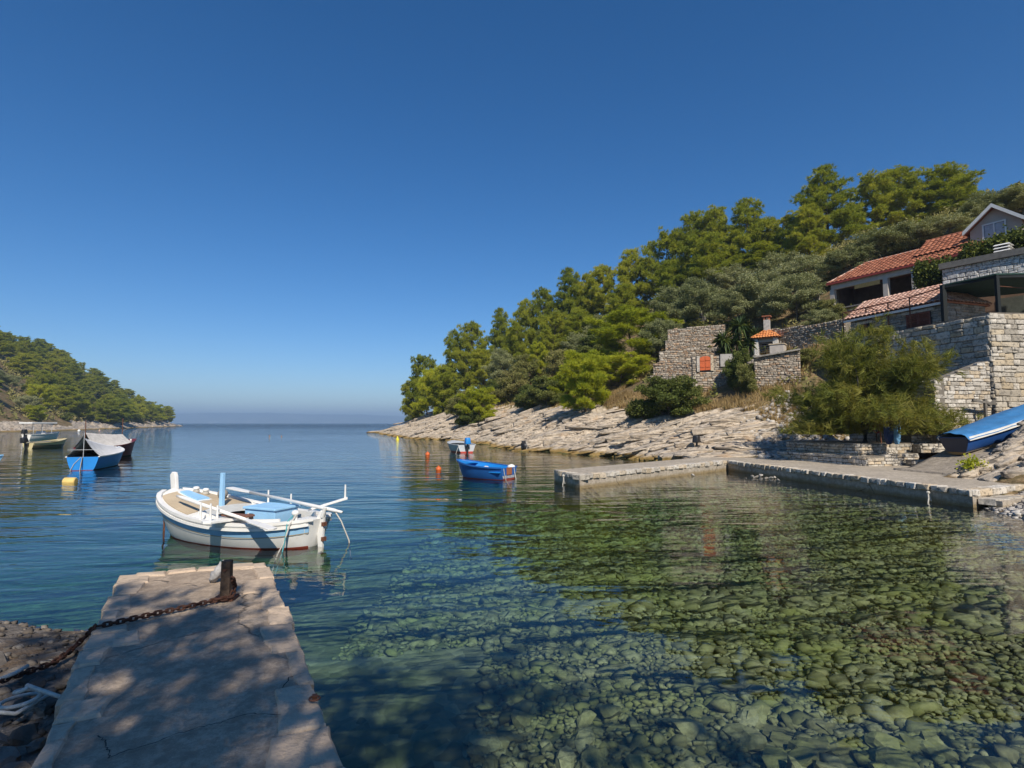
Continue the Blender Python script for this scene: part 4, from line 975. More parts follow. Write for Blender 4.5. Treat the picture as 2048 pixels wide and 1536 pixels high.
def clump_points(cs, rs, per, rg, flat=.62, shell=.45):
    """points through the outer volume of ellipsoid clumps, with outward directions"""
    n = len(cs); per = np.maximum(3, (per * (rs / rs.mean()) ** 2).astype(int)); idx = np.repeat(np.arange(n), per); m = len(idx)
    d = unit(rg.normal(0, 1, (m, 3))); d[:, 2] = np.where(d[:, 2] < -.35, -d[:, 2] * .6, d[:, 2]); r = rs[idx] * (shell + (1 - shell) * rg.random(m) ** .6)
    P = cs[idx] + d * r[:, None] * np.array([1, 1, flat]); tint = np.clip(rg.random(n)[idx] * .55 + .45 * rg.random(m), 0, 1)
    return P, unit(d + np.array([0, 0, .35])), tint
def tree_skeleton(seed, H, prof, nl, t0=.09, lean=.06, up=.25, clump=.6, kinks=3):
    rg = np.random.default_rng(seed); r = random.Random(seed); mb = MB(); tr = []; ax = rg.normal(0, lean, 2)
    for i in range(8):
        f = i / 7; tr.append(Vector((ax[0] * H * f + .12 * math.sin(3 * f + seed), ax[1] * H * f + .12 * math.cos(2.4 * f + seed), H * .96 * f)))
    mb.tube(tr, [.030 * H * (1 - .85 * i / 7) ** .8 * .5 + .012 for i in range(8)], 7)
    cs = []; rs = []; ang = r.uniform(0, 6)
    def trunk_at(f): k = min(6.999, f * 7); i = int(k); return tr[i].lerp(tr[i + 1], k - i)
    for k in range(nl):
        f = t0 + (1 - t0) * ((k + r.random() * .8) / nl); f = min(f, .985); ang += 2.4 + r.uniform(-.5, .5); L = prof(f) * H * r.uniform(.62, 1.18); p = trunk_at(f * .97)
        d = Vector((math.cos(ang), math.sin(ang), up + .5 * f + r.uniform(-.15, .15))).normalized(); e = p + d * L; mid = p + d * L * .5 - Vector((0, 0, L * .06))
        mb.tube([p, mid, e], [.012 * H * .35 * (1.15 - f) + .012, .012 * H * .2 * (1.15 - f) + .008, .006], 4, cap=False)
        nc = max(1, int(L / (clump * .62)))
        for j in range(nc):
            g = 1 - .62 * j / max(1, nc); q = p.lerp(e, g) + Vector((r.uniform(-1, 1), r.uniform(-1, 1), r.uniform(-.3, .6))) * clump * .45
            cs.append(q); rs.append(clump * r.uniform(.65, 1.2) * (.7 + .3 * (1 - f)))
    cs.append(trunk_at(1.0)); rs.append(clump * .7)
    return mb, np.array([tuple(c) for c in cs]), np.array(rs), rg
def make_proto(name, seed, H, prof, nl, per, mat, bark, kind="needle", ln=.28, wd=.044, nb=10, clump=.66, flat=.62, spread=.55, **kw):
    mb, cs, rs, rg = tree_skeleton(seed, H, prof, nl, clump=clump, **kw)
    P, D, tn = clump_points(cs, rs, per, rg, flat)
    V, F, at_ = blades(P, D, nb, ln, wd, spread, rg, tn) if kind == "needle" else leaves(P, D, nb, ln, wd, spread, rg, tn)
    me = bpy.data.meshes.new(name + "_crown"); m, k = F.shape
    me.vertices.add(len(V)); me.vertices.foreach_set("co", V.astype(np.float32).ravel()); me.loops.add(m * k); me.loops.foreach_set("vertex_index", F.astype(np.int32).ravel()); me.polygons.add(m); me.polygons.foreach_set("loop_start", (np.arange(m) * k).astype(np.int32)); me.update(calc_edges=True)
    me.materials.append(mat); a = me.attributes.new("rnd", 'FLOAT', 'POINT'); a.data.foreach_set("value", at_.astype(np.float32))
    tm = bpy.data.meshes.new(name + "_trunk"); tm.from_pydata([tuple(v) for v in mb.v], [], mb.f); tm.materials.append(bark)
    lim = np.percentile(np.hypot(V[:, 0], V[:, 1]), 97); top = np.percentile(V[:, 2], 99.7)
    return dict(crown=me, trunk=tm, H=top, R=lim)
cone = lambda f: .33 * (1 - f) ** .7 + .06
roundp = lambda f: .34 * math.sin(math.pi * min(1, .18 + .80 * f)) ** .7 + .02
broad = lambda f: .44 * math.sin(math.pi * min(1, .22 + .74 * f)) ** .6 + .03
dome = lambda f: .62 * math.sqrt(max(0, 1 - f * f)) + .05
PINES = [make_proto("pine", 1, 9, cone, 56, 28, M_PINE, M_BARK), make_proto("pine", 2, 8, roundp, 48, 28, M_PINE, M_BARK), make_proto("pine", 3, 8, broad, 46, 26, M_PINE, M_BARK, clump=.7),
         make_proto("pine", 4, 9, roundp, 54, 26, M_PINE, M_BARK, lean=.1), make_proto("pine", 5, 8, lambda f: .8 * cone(f) + .35 * roundp(f), 50, 28, M_PINE, M_BARK)]
YOUNG = [make_proto("young_pine", 11, 5, broad, 30, 34, M_PINE_BRIGHT, M_BARK, ln=.25, wd=.035, nb=8, clump=.5, t0=.08, up=.35), make_proto("young_pine", 12, 4, dome, 28, 34, M_PINE_BRIGHT, M_BARK, ln=.24, wd=.035, nb=8, clump=.45, t0=.05, up=.3)]
OLIVES = [make_proto("olive", 21, 4.5, lambda f: .50 * math.sin(math.pi * min(1, .25 + .70 * f)) ** .6, 30, 30, M_OLIVE, M_BARK_GREY, "leaf", .17, .055, 6, .55, .8, .9, t0=.2), make_proto("olive", 22, 4.5, lambda f: .55 * math.sin(math.pi * min(1, .3 + .66 * f)) ** .6, 32, 30, M_OLIVE, M_BARK_GREY, "leaf", .17, .055, 6, .55, .8, .9, t0=.15), make_proto("olive", 23, 4, dome, 28, 30, M_OLIVE, M_BARK_GREY, "leaf", .16, .055, 6, .5, .8, .9, t0=.1)]
BUSHES = [make_proto("bush", 31, 2.6, dome, 34, 34, M_BUSH, M_BARK_GREY, "leaf", .13, .07, 6, .36, .8, .9, t0=.04), make_proto("bush", 32, 2.4, lambda f: .7 * math.sqrt(max(0, 1 - f * f)) + .05, 34, 34, M_BUSH, M_BARK_GREY, "leaf", .13, .07, 6, .36, .8, .9, t0=.04)]
SCRUB = [make_proto("scrub", 41, 2.2, dome, 28, 26, M_SCRUB, M_BARK_GREY, "leaf", .14, .05, 6, .36, .8, .9, t0=.04)]
KIND = {"P": ("pine_tree", PINES, "tree"), "Y": ("young_pine", YOUNG, "tree"), "O": ("olive_tree", OLIVES, "tree"), "B": ("bush", BUSHES, "bush"), "S": ("scrub_bush", SCRUB, "bush")}
def plant(kind, pi, x, y, z, h, wid, rz, label, group=None):
    nm, protos, cat = KIND[kind]; pr = protos[pi % len(protos)]; sz = h / pr["H"]; sx = wid / 2 / pr["R"] if wid else sz
    o = empty(nm, (x, y, z), rz, label, cat, group); o.scale = (sx, sx, sz)
    t = link(bpy.data.objects.new("trunk", pr["trunk"]), o); c = link(bpy.data.objects.new("crown", pr["crown"]), o)
    return o
rt = random.Random(5)
def tree_px(kind, pi, px, ytop, ybase, wpx, label, group=None, d=None, sink=.25):
    """a plant whose foot stands on the hillside where the picture shows it"""
    if d is None: d = on_hill(px, ybase).y
    b = at(px, ybase, d); g = ground(b.x, b.y) - sink; h = max(.6, at(px, ytop, d).z - g); wpx = wpx * (1.2 if kind == 'P' else 1.0); return plant(kind, pi, b.x, b.y, g, h, wpx * d / FPX, rt.uniform(0, 6.28), label, group)

G1 = "pines on the right hand hill"
tree_px("P", 1, 828, 752, 850, 46, "low bushy pine nearest the water at the rocky headland tip", G1, d=110)
tree_px("P", 2, 856, 712, 845, 60, "first full pine behind the bushy one at the headland tip", G1, d=108)
tree_px("P", 1, 893, 735, 840, 62, "rounded pine standing low above the rocks near the headland tip", G1, d=96)
tree_px("P", 4, 912, 663, 800, 52, "slim pine in front of the tallest pine near the tip", G1, d=112)
tree_px("P", 3, 942, 646, 790, 66, "pine with a domed top, third along the skyline from the tip", G1, d=108)
tree_px("P", 0, 998, 618, 760, 58, "pointed skyline pine above the low brown scrub", G1, d=106)
tree_px("P", 1, 966, 700, 800, 56, "dark pine below the domed skyline pine", G1, d=98)
tree_px("P", 4, 1048, 600, 740, 62, "skyline pine with a narrow crown right of the pointed one", G1, d=100)
tree_px("P", 2, 1030, 655, 760, 60, "round dark pine tucked under the narrow skyline pine", G1, d=94)
tree_px("P", 3, 1084, 578, 720, 58, "small topped skyline pine left of the twin crowned pine", G1, d=98)
tree_px("P", 0, 1136, 538, 700, 80, "tall pine with pointed leader halfway up the skyline", G1, d=94)
tree_px("P", 2, 1100, 625, 730, 66, "broad shaded pine below the pointed leader pine", G1, d=88)
tree_px("P", 1, 1176, 548, 690, 60, "pine just right of the tall pointed leader", G1, d=95)
tree_px("P", 3, 1207, 534, 680, 72, "pine with a flat tilted top before the gap in the skyline", G1, d=92)
tree_px("P", 4, 1160, 620, 720, 70, "deep green pine in the middle of the slope under the skyline gap", G1, d=84)
tree_px("P", 4, 1266, 498, 660, 76, "leggy pale pine with bare lower trunk on the skyline", G1, d=88)
tree_px("P", 2, 1322, 470, 640, 92, "wide flat crowned pine right of the leggy pale pine", G1, d=86)
tree_px("P", 3, 1250, 570, 680, 62, "small shaded pine below the leggy pale pine", G1, d=80)
tree_px("P", 1, 1386, 430, 620, 88, "left pine of the big dark grove on the ridge", G1, d=84)
tree_px("P", 3, 1442, 418, 610, 84, "second pine of the big dark grove on the ridge", G1, d=82)
tree_px("P", 0, 1494, 400, 600, 104, "highest pine of the big dark grove on the ridge", G1, d=80)
tree_px("P", 2, 1552, 434, 590, 92, "right hand low pine of the big dark grove", G1, d=78)
tree_px("P", 2, 1420, 480, 600, 100, "shaded pine in front of the big ridge grove", G1, d=74)
tree_px("P", 1, 1520, 490, 590, 92, "pine with lit left side in front of the ridge grove", G1, d=72)
tree_px("P", 4, 1345, 520, 640, 80, "pine above the green pergola", G1, d=76)
tree_px("P", 0, 1660, 333, 520, 120, "tallest solitary conical pine above the red roof", G1, d=70)
tree_px("P", 4, 1622, 415, 530, 74, "small pine leaning on the solitary conical pine from the left", G1, d=68)
tree_px("P", 2, 1745, 358, 500, 92, "leftmost pine of the ridge row above the red roof", G1, d=72)
tree_px("P", 3, 1800, 342, 490, 104, "middle pine of the ridge row above the red roof", G1, d=72)
tree_px("P", 1, 1880, 338, 480, 106, "rounded pine of the ridge row behind the dormer", G1, d=70)
tree_px("P", 4, 1925, 345, 470, 70, "last pine at the right end of the ridge row with drooping limb", G1, d=71)
tree_px("P", 0, 2040, 368, 470, 84, "pine top showing behind the dormer roof at the frame edge", G1, d=66)
G2 = "bright young pines on the slope"
tree_px("Y", 0, 1272, 618, 735, 168, "large bright yellow green pine left of the stone terraces", G2)
tree_px("Y", 1, 1240, 708, 778, 150, "low spreading bright pine below the large yellow green one", G2)
tree_px("Y", 0, 1168, 704, 832, 122, "bright pine with thin trunk standing on the pale rocks", G2)
tree_px("Y", 1, 956, 775, 846, 82, "bright round pine low above the shore rocks near the tip", G2)
tree_px("Y", 0, 1080, 684, 762, 52, "single small bright pine in the middle of the grey scrub", G2)
tree_px("Y", 1, 870, 735, 838, 80, "yellowish pine at the foot of the headland tip grove", G2, d=98)
tree_px("Y", 1, 1130, 745, 800, 70, "small bright pine left of the thin trunked one", G2)
G3 = "olive trees on the right hand slope"
for px, yt, yb, w, lab in ((1350, 575, 655, 110, "leftmost big olive tree below the pergola"), (1410, 560, 650, 120, "olive tree over the grey hut"), (1470, 575, 655, 110, "olive tree just above the spiky yucca"), (1530, 545, 640, 130, "broad silvery olive behind the barbecue chimney"), (1590, 555, 645, 120, "dense dark olive left of the gate pillar"), (1620, 515, 590, 120, "olive high behind the gate pillar"), (1560, 510, 570, 120, "grey olive under the big pine grove"), (1460, 535, 590, 110, "pale olive at the foot of the ridge grove"), (1700, 500, 560, 110, "olive directly above the porch roof"), (1760, 462, 525, 130, "silvery olive over the middle of the red roof"), (1830, 448, 505, 130, "olive behind the raised red roof"), (1900, 435, 480, 110, "olive left of the dormer gable"), (1645, 620, 668, 70, "small olive in front of the gate pillar"), (1320, 640, 715, 80, "grey olive beside the large bright pine"), (1955, 405, 455, 80, "olive peeping behind the dormer eave"), (1990, 385, 430, 110, "olive on the crest behind the dormer apex"), (2050, 380, 430, 120, "olive on the crest at the right frame edge"), (1215, 630, 690, 90, "grey olive among the pines right of the skyline gap"), (1160, 668, 725, 90, "silver grey olive in the middle of the slope"), (1010, 700, 770, 80, "pale grey olive under the pointed skyline pine")):
    tree_px("O", len(lab), px, yt, yb, w, lab, G3)
G4 = "bushes on the right hand slope"
for k, px, yt, yb, w, lab in (("B", 1335, 755, 838, 140, "large dark green bush on the rocks below the terraces"), ("B", 1285, 800, 842, 60, "dark low end of the large bush above the rocks"), ("B", 1480, 702, 776, 70, "fresh green bush left of the barbecue terrace"), ("S", 1500, 728, 785, 60, "yellowish bush at the corner of the barbecue wall"), ("B", 1090, 755, 815, 90, "dark green bush above the brown grass in the middle of the shore"), ("B", 1060, 770, 822, 60, "leaning dark bush on the grassy bank"), ("S", 1020, 745, 805, 90, "brown green scrub left of the dark shore bushes"), ("B", 940, 815, 852, 60, "dark bush under the bright round shore pine"), ("S", 1130, 700, 765, 90, "olive brown scrub in the middle slope"), ("B", 1195, 660, 720, 80, "dark bush behind the large bright pine"), ("S", 1060, 710, 770, 90, "grey brown scrub around the single small bright pine"), ("B", 990, 760, 812, 60, "dark rounded bush above the rock slabs"), ("S", 930, 780, 835, 70, "dry scrub right of the tip grove"), ("B", 830, 805, 842, 44, "dark bush hugging the rocks of the tip"), ("S", 1425, 655, 672, 50, "low grey lavender bush on the top terrace"), ("B", 1160, 640, 690, 80, "dark scrub bush under the skyline gap"), ("S", 1600, 700, 735, 80, "scrub at the foot of the long dry wall"), ("B", 1110, 650, 710, 70, "shaded bush at mid slope under the broad pine"), ("S", 1390, 640, 660, 50, "low scrub in front of the grey hut"), ("S", 1660, 600, 640, 60, "small green shrub on the porch corner"), ("S", 1345, 738, 752, 34, "small scrub tuft on the lowest terrace ledge"), ("B", 1425, 684, 700, 34, "small dark shrub on a ledge left of the yucca"), ("S", 1360, 690, 704, 30, "dry tuft on the third terrace ledge")):
    tree_px(k, len(lab), px, yt, yb, w, lab, G4)

# ---------------- trees on the left headland, row by row from its tip
def left_point(t, u):
    ush = float(ushL(t)); x = TL[0] * t + DL[0] * (u + ush); y = TL[1] * t + DL[1] * (u + ush); return x, y, float(hL(x, y))
rl = random.Random(9)
rows = [("shore row", 9, 452, 262, 17), ("second row", 17, 448, 236, 16), ("third row", 27, 440, 250, 15), ("fourth row", 38, 432, 262, 13), ("fifth row", 50, 425, 290, 11), ("skyline row", 64, 420, 300, 11)]
ordn = ["first", "second", "third", "fourth", "fifth", "sixth", "seventh", "eighth", "ninth", "tenth", "eleventh", "twelfth", "thirteenth", "fourteenth", "fifteenth", "sixteenth", "seventeenth"]
for rn, u0, ta, tb, n in rows:
    for i in range(n):
        t = ta + (tb - ta) * (i / (n - 1)) + rl.uniform(-3.5, 3.5); u = u0 + rl.uniform(-3.5, 3.5)
        x, y, z = left_point(t, u)
        h = rl.uniform(7.0, 11.5) * (.8 if i == 0 else 1); w = h * rl.uniform(.85, 1.15)
        bright = rn in ("shore row", "second row") and rl.random() < .3
        plant("Y" if bright else "P", rl.randrange(5), x, y, z - .4, h, w, rl.uniform(0, 6.28), f"{ordn[i]} pine from the tip in the {rn} of the left headland", "pines on the left headland")
for i, (t, u, k, h) in enumerate(((215, 14, "O", 5), (225, 24, "O", 5.5), (212, 30, "O", 5.5), (238, 20, "S", 3), (205, 9, "Y", 5), (250, 11, "B", 2.5), (262, 8, "S", 2.6), (230, 8, "B", 3), (246, 28, "O", 5), (220, 40, "O", 6), (200, 20, "P", 7), (206, 34, "P", 8), (275, 7, "S", 2.5), (310, 7, "B", 2.4), (350, 7, "S", 2.4), (236, 33, "O", 5))):
    x, y, z = left_point(t, u); plant(k, i, x, y, z - .3, h, h * 1.35, i, f"{ordn[i]} {'grey olive' if k == 'O' else 'low shrub'} of the scrubby clearing at the left frame edge" if k in "OBS" else f"{ordn[i]} young tree of the scrubby clearing at the left frame edge", "growth in the clearing on the left headland")

# ---------------- tamarisk on the terrace
def make_tamarisk():
    o = empty("tamarisk_tree", (16.15, 25.3, 1.28), 0, "wide feathery tamarisk tree growing on the stone terrace", "tree")
    r = random.Random(3); rg = np.random.default_rng(3); mb = MB(); mb.tube([(0, 0, -.2), (.05, 0, .6), (.0, .05, 1.25)], [.22, .17, .15], 9); C = []; D = []
    for k in range(38):
        a = k * 2.4 + r.uniform(-.3, .3); el = r.uniform(-.28, 1.3); L = r.uniform(2.3, 4.0) * (1.02 if el < .7 else 1.0); p0 = Vector((0, .05, 1.0 + r.uniform(0, .3))); prev = p0; pts = [p0]; d = Vector((math.cos(a) * math.cos(el), math.sin(a) * math.cos(el), math.sin(el)))
        for s in range(7):
            d = (d + Vector((r.uniform(-.16, .16), r.uniform(-.16, .16), r.uniform(-.16, .08)))).normalized(); prev = prev + d * L / 7; pts.append(prev)
        mb.tube(pts, [.075, .06, .045, .035, .025, .018, .012, .006], 5, cap=False)
        for s in range(2, 8):
            for q in range(24):
                c = pts[s] + Vector((r.gauss(0, .34), r.gauss(0, .34), r.gauss(0, .26))) + (Vector((0, 0, .12)) if s > 4 else Vector())
                C.append(tuple(c)); D.append((d.x * .5 + r.uniform(-.5, .5), d.y * .5 + r.uniform(-.5, .5), r.uniform(-.25, .9)))
    C = np.array(C); D = unit(np.array(D)); tw = np.clip(.5 + .5 * np.sin(C[:, 0] * 2.1 + C[:, 2] * 1.7) * .6 + rg.normal(0, .2, len(C)), 0, 1)
    V, F, tn = blades(C, D, 17, .40, .026, .42, rg, tw, .12)
    V[:, 0] *= np.where(V[:, 0] > 0, .80, 1.0); V[:, 2] = np.maximum(V[:, 2], .15 + .9 * np.clip((2.6 - np.hypot(V[:, 0], V[:, 1])) / 2.6, 0, 1) * 0 + .25)
    mb.build("trunk", M_BARK_GREY, o, smooth=True); mesh_np("crown", V, F, M_TAMARISK, o, attrs={"rnd": tn}); return o
make_tamarisk()

# ---------------- yucca
yu = empty("yucca", tuple(at(1482, 722, hd(1482, 728) - .4)), 0, "tall spiky yucca with several leaf heads beside the barbecue", "yucca")
S_ = yu.location.y / FPX
for k, (dx, dy, rr_) in enumerate(((-2, 70, 1.15), (-34, 42, 1.0), (33, 52, 1.0), (-12, 38, .9), (18, 34, .85), (-28, 18, .8))):
    top = Vector((dx * S_, .25 * (k % 3) - .2, dy * S_)); mb = MB(); mb.tube([(dx * S_ * .25, 0, -.3), Vector((dx * S_ * .5, 0, top.z * .5)), top], [.13, .10, .08], 7); mb.build("stem", M_BARK, yu)
    rg = np.random.default_rng(50 + k); n = 110; d = unit(rg.normal(0, 1, (n, 3)) + np.array([0, 0, .35])); C = np.repeat(np.array([tuple(top)]), n, 0)
    ln = rr_ * rg.uniform(.75, 1.1, (n, 1)); S = unit(np.cross(d, np.array([0, 0, 1.0]) + 1e-3)) * .05; tip = C + d * ln - np.array([0, 0, 1]) * (ln * .28 * (1 - d[:, 2:3])); mid = C + d * ln * .55 + np.array([0, 0, .03])
    V = np.stack([C - S * .6, C + S * .6, mid + S, tip, mid - S], 1).reshape(-1, 3); mesh_np("leaf_head", V, np.arange(len(V)).reshape(-1, 5), M_YUCCA, yu, attrs={"rnd": np.repeat(rg.random(n), 5)})

# ---------------- ivy over the house front
iv = empty("ivy", tuple(at(1880, 570, 33.5)), 0, "dark ivy hanging over the house front below the raised red roof", "ivy")
rg = np.random.default_rng(60); C = []
for k in range(2600):
    px, py = rg.uniform(1832, 1930), rg.uniform(515, 580); s = rg.random()
    C.append(tuple(at(px, 0.5 * py + .5 * (558 - (px - 1832) * .15 + rg.normal(0, 16)), 36.2 - (px - 1832) * .024 + rg.normal(0, .25))))
for k in range(1800):
    px = rg.uniform(1925, 2075); C.append(tuple(at(px, 513 - (px - 1925) * .30 + rg.normal(0, 9), 33.2 - (px - 1925) * .012 + rg.normal(0, .3))))
C = np.array(C) - np.array(iv.location); V, F, tn = leaves(C, unit(np.array([[-.7, -.7, .2]]) + rg.normal(0, .3, (len(C), 3))), 5, .17, .13, .7, rg); mesh_np("foliage", V, F, M_BUSH, iv, attrs={"rnd": tn})
mb = MB()
for k in range(6): p = at(1838 + k * 16, 590, 36.0 - k * .4); mb.tube([p, p + Vector((.2, 0, 1)), p + Vector((0, .1, 2.0))], .03, 5)
for v in mb.v: v -= iv.location
mb.build("stem", M_BARK, iv)

# ---------------- dry grass and scrub cover
rg = np.random.default_rng(70); n = 17000
t = np.concatenate([rg.uniform(19, 60, n * 2 // 3), rg.uniform(55, 118, n - n * 2 // 3)]); u = rg.uniform(4.5, 17, n); ush = ushR(t); x = TR[0] * t + DR[0] * (u + ush); y = TR[1] * t + DR[1] * (u + ush)
keep = (vnoise(t * .45, u * .45, 80) > .34) & (u > np.interp(t, [24, 30, 36, 45, 60, 90], [5.6, 5.6, 6.0, 7.2, 7.6, 8.5]) + 3 * vnoise(t * .3, u * .2, 81) - .8)
t, u, x, y = t[keep], u[keep], x[keep], y[keep]; z = np.array([ground(a, b) for a, b in zip(x, y)])
V, F, tn = blades(np.stack([x, y, z], -1), np.tile([[0, 0, 1.0]], (len(x), 1)), 7, .42, .045, .38, rg, vnoise(x * .7, y * .7, 5)); o = mesh_np("dry_grass", V, F, M_DRY, attrs={"rnd": tn}); tag(o, "dry golden grass on the bank above the pale rocks", "grass", kind="stuff")
n = 5200; t = rg.uniform(24, 122, n); u = rg.uniform(9, 46, n); ush = ushR(t); x = TR[0] * t + DR[0] * (u + ush); y = TR[1] * t + DR[1] * (u + ush)
keep = (vnoise(t * .25, u * .3, 84) > .42); x, y = x[keep], y[keep]; z = np.array([ground(a, b) for a, b in zip(x, y)]) + rg.uniform(0, .5, len(x))
V, F, tn = leaves(np.stack([x, y, z], -1), unit(rg.normal(0, .6, (len(x), 3)) + np.array([0, 0, .7])), 12, .34, .13, .8, rg, vnoise(x * .3, y * .3, 6)); o = mesh_np("maquis", V, F, M_SCRUB, attrs={"rnd": tn}); tag(o, "low grey green scrub covering the slope between the trees", "scrub", kind="stuff")
n = 6000; t = rg.uniform(190, 450, n); u = rg.uniform(8, 60, n); ush = ushL(t); x = TL[0] * t + DL[0] * (u + ush); y = TL[1] * t + DL[1] * (u + ush); keep = vnoise(t * .08, u * .12, 86) > .4; x, y = x[keep], y[keep]; z = hL(x, y) + rg.uniform(0, 1.0, len(x))
V, F, tn = leaves(np.stack([x, y, z], -1), unit(rg.normal(0, .6, (len(x), 3)) + np.array([0, 0, .7])), 10, .9, .4, .8, rg, vnoise(x * .1, y * .1, 6)); o = mesh_np("headland_scrub", V, F, M_SCRUB, attrs={"rnd": tn}); tag(o, "low scrub between the trees of the left headland", "scrub", kind="stuff")

# ---------------- separate slabs and blocks of the bedded rock
rk = random.Random(21); me_r = [proto_mesh(i, M_LAND) for i in range(8)]; cnt = 0
def slab_rock(t, u, L, w, h):
    ush = float(ushR(t)); x = TR[0] * t + DR[0] * (u + ush); y = TR[1] * t + DR[1] * (u + ush); z = ground(x, y); kx = 2.0
    a = Vector((-TR[0] + kx * DR[0], -TR[1] + kx * DR[1], 0)).normalized(); z2 = ground(x + a.x * 1.5, y + a.y * 1.5); ax = Vector((a.x, a.y, (z2 - z) / 1.5 * .9)).normalized()
    up = Vector((-.35 * DR[0] + rk.uniform(-.12, .12), -.35 * DR[1] + rk.uniform(-.12, .12), 1)).normalized(); yv = up.cross(ax).normalized(); up = ax.cross(yv)
    o = bpy.data.objects.new("rock_slab", me_r[rk.randrange(8)]); o.matrix_world = Matrix.Translation((x, y, z + h * .12)) @ Matrix((ax, yv, up)).transposed().to_4x4() @ Matrix.Diagonal((L, w, h, 1)); link(o, hill)
_rest = []
def slab_geo(t, u, L, w, h):
    ush = float(ushR(t)); x = TR[0] * t + DR[0] * (u + ush); y = TR[1] * t + DR[1] * (u + ush); z = ground(x, y); kx = 2.0
    a = Vector((-TR[0] + kx * DR[0], -TR[1] + kx * DR[1], 0)).normalized(); z2 = ground(x + a.x * 1.5, y + a.y * 1.5); ax = Vector((a.x, a.y, (z2 - z) / 1.5 * .9)).normalized()
    up = Vector((-.35 * DR[0] + rk.uniform(-.12, .12), -.35 * DR[1] + rk.uniform(-.12, .12), 1)).normalized(); yv = up.cross(ax).normalized(); up = ax.cross(yv)
    V, F = PROTO[rk.randrange(8)]; M = np.array(Matrix((ax, yv, up)).transposed()); _rest.append(((V * np.array([L, w, h])) @ M.T + np.array([x, y, z + h * .1]), F))
for k in range(1100):
    t = 22 + 104 * rk.random() ** 1.5; f = .6 + t / 80; lim = float(np.interp(t, [24, 30, 36, 45, 60, 90, 130], [6, 6, 6.5, 8, 9, 10, 12])); slab_geo(t, rk.uniform(-.1, lim), rk.uniform(1.2, 4.6) * f, rk.uniform(.16, .55) * f, rk.uniform(.06, .18) * f)
for k in range(160): slab_geo(rk.uniform(9.2, 11.2), rk.uniform(2.8, 8.5), rk.uniform(.3, 1.1), rk.uniform(.12, .4), rk.uniform(.08, .2))
_b = 0; _F = []
for v_, f_ in _rest: _F.append(f_ + _b); _b += len(v_)
o = mesh_np("rock_ledges", np.concatenate([v_ for v_, f_ in _rest]), np.concatenate(_F), M_LAND, hill); o["kind"] = "stuff"
for k in range(285):
    t = 24 + 100 * rk.random() ** 1.7; f = .75 + t / 90; slab_rock(t, rk.uniform(.0, float(np.interp(t, [24, 36, 60, 130], [5.5, 6, 8.5, 10]))), rk.uniform(.9, 2.8) * f, rk.uniform(.3, .8) * f, rk.uniform(.18, .42) * f)
# ================================================================== BOATS
def paint(name, col, wear=(.5, .48, .44), rough=.4, var=.12, scale=3.0, amount=.62):
    if name in MATS: return MATS[name]
    t = NT(name); v = t.coord("Object"); n = t.noise(v, scale, 5, .6); n2 = t.noise(v, scale * 5, 5, .7, .3)
    c = t.ramp(n, [(.3, tuple(q * (1 - var) for q in col)), (.7, tuple(min(1, q * (1 + var * .4)) for q in col))])
    c = t.mix(t.ramp(n2, [(amount, (0, 0, 0)), (amount + .1, (.75, .75, .75))]), c, wear)
    t.bsdf(c, rough, t.bump(n2, .12, .01), spec=.45); MATS[name] = t.mat; return t.mat
B_WHITE = paint("boat_white_paint", (.80, .78, .73), (.56, .47, .35), amount=.63)
B_BLUE = paint("boat_sky_blue_paint", (.34, .60, .84), (.36, .42, .45))
B_ROYAL = paint("boat_royal_blue_paint", (.018, .11, .36), (.10, .20, .34), amount=.66)
B_CYAN = paint("boat_bright_blue_paint", (.012, .22, .62), (.08, .28, .5), amount=.7)
B_RED = paint("boat_red_antifouling", (.26, .045, .025), (.12, .04, .03), .7)
B_DKRED = paint("boat_dark_red_paint", (.16, .025, .03), (.1, .04, .04), .5)
B_TAN = paint("deck_sand_paint", (.50, .40, .27), (.38, .31, .22), .85, .15)
B_CREAM = paint("boat_cream_paint", (.62, .52, .28), (.4, .33, .2), .5)
B_GREY = paint("boat_pale_grey_paint", (.50, .52, .54), (.36, .35, .34), .5)
B_IN = paint("boat_inside_grey", (.20, .19, .17), (.1, .09, .08), .9)
M_BLACKP = plain("black_plastic", (.02, .02, .022), .4, .2, 8, .05)
M_ROPE = plain("weathered_rope", (.52, .49, .43), .95, .25, 40, .6)
M_ROPE_TQ = plain("turquoise_rope", (.10, .33, .36), .9, .3, 40, .5)
M_CLOTH = plain("grey_white_canvas", (.70, .69, .67), .9, .15, 5, .3)
M_CLOTH2 = plain("beige_grey_canvas", (.54, .51, .47), .9, .2, 5, .3)
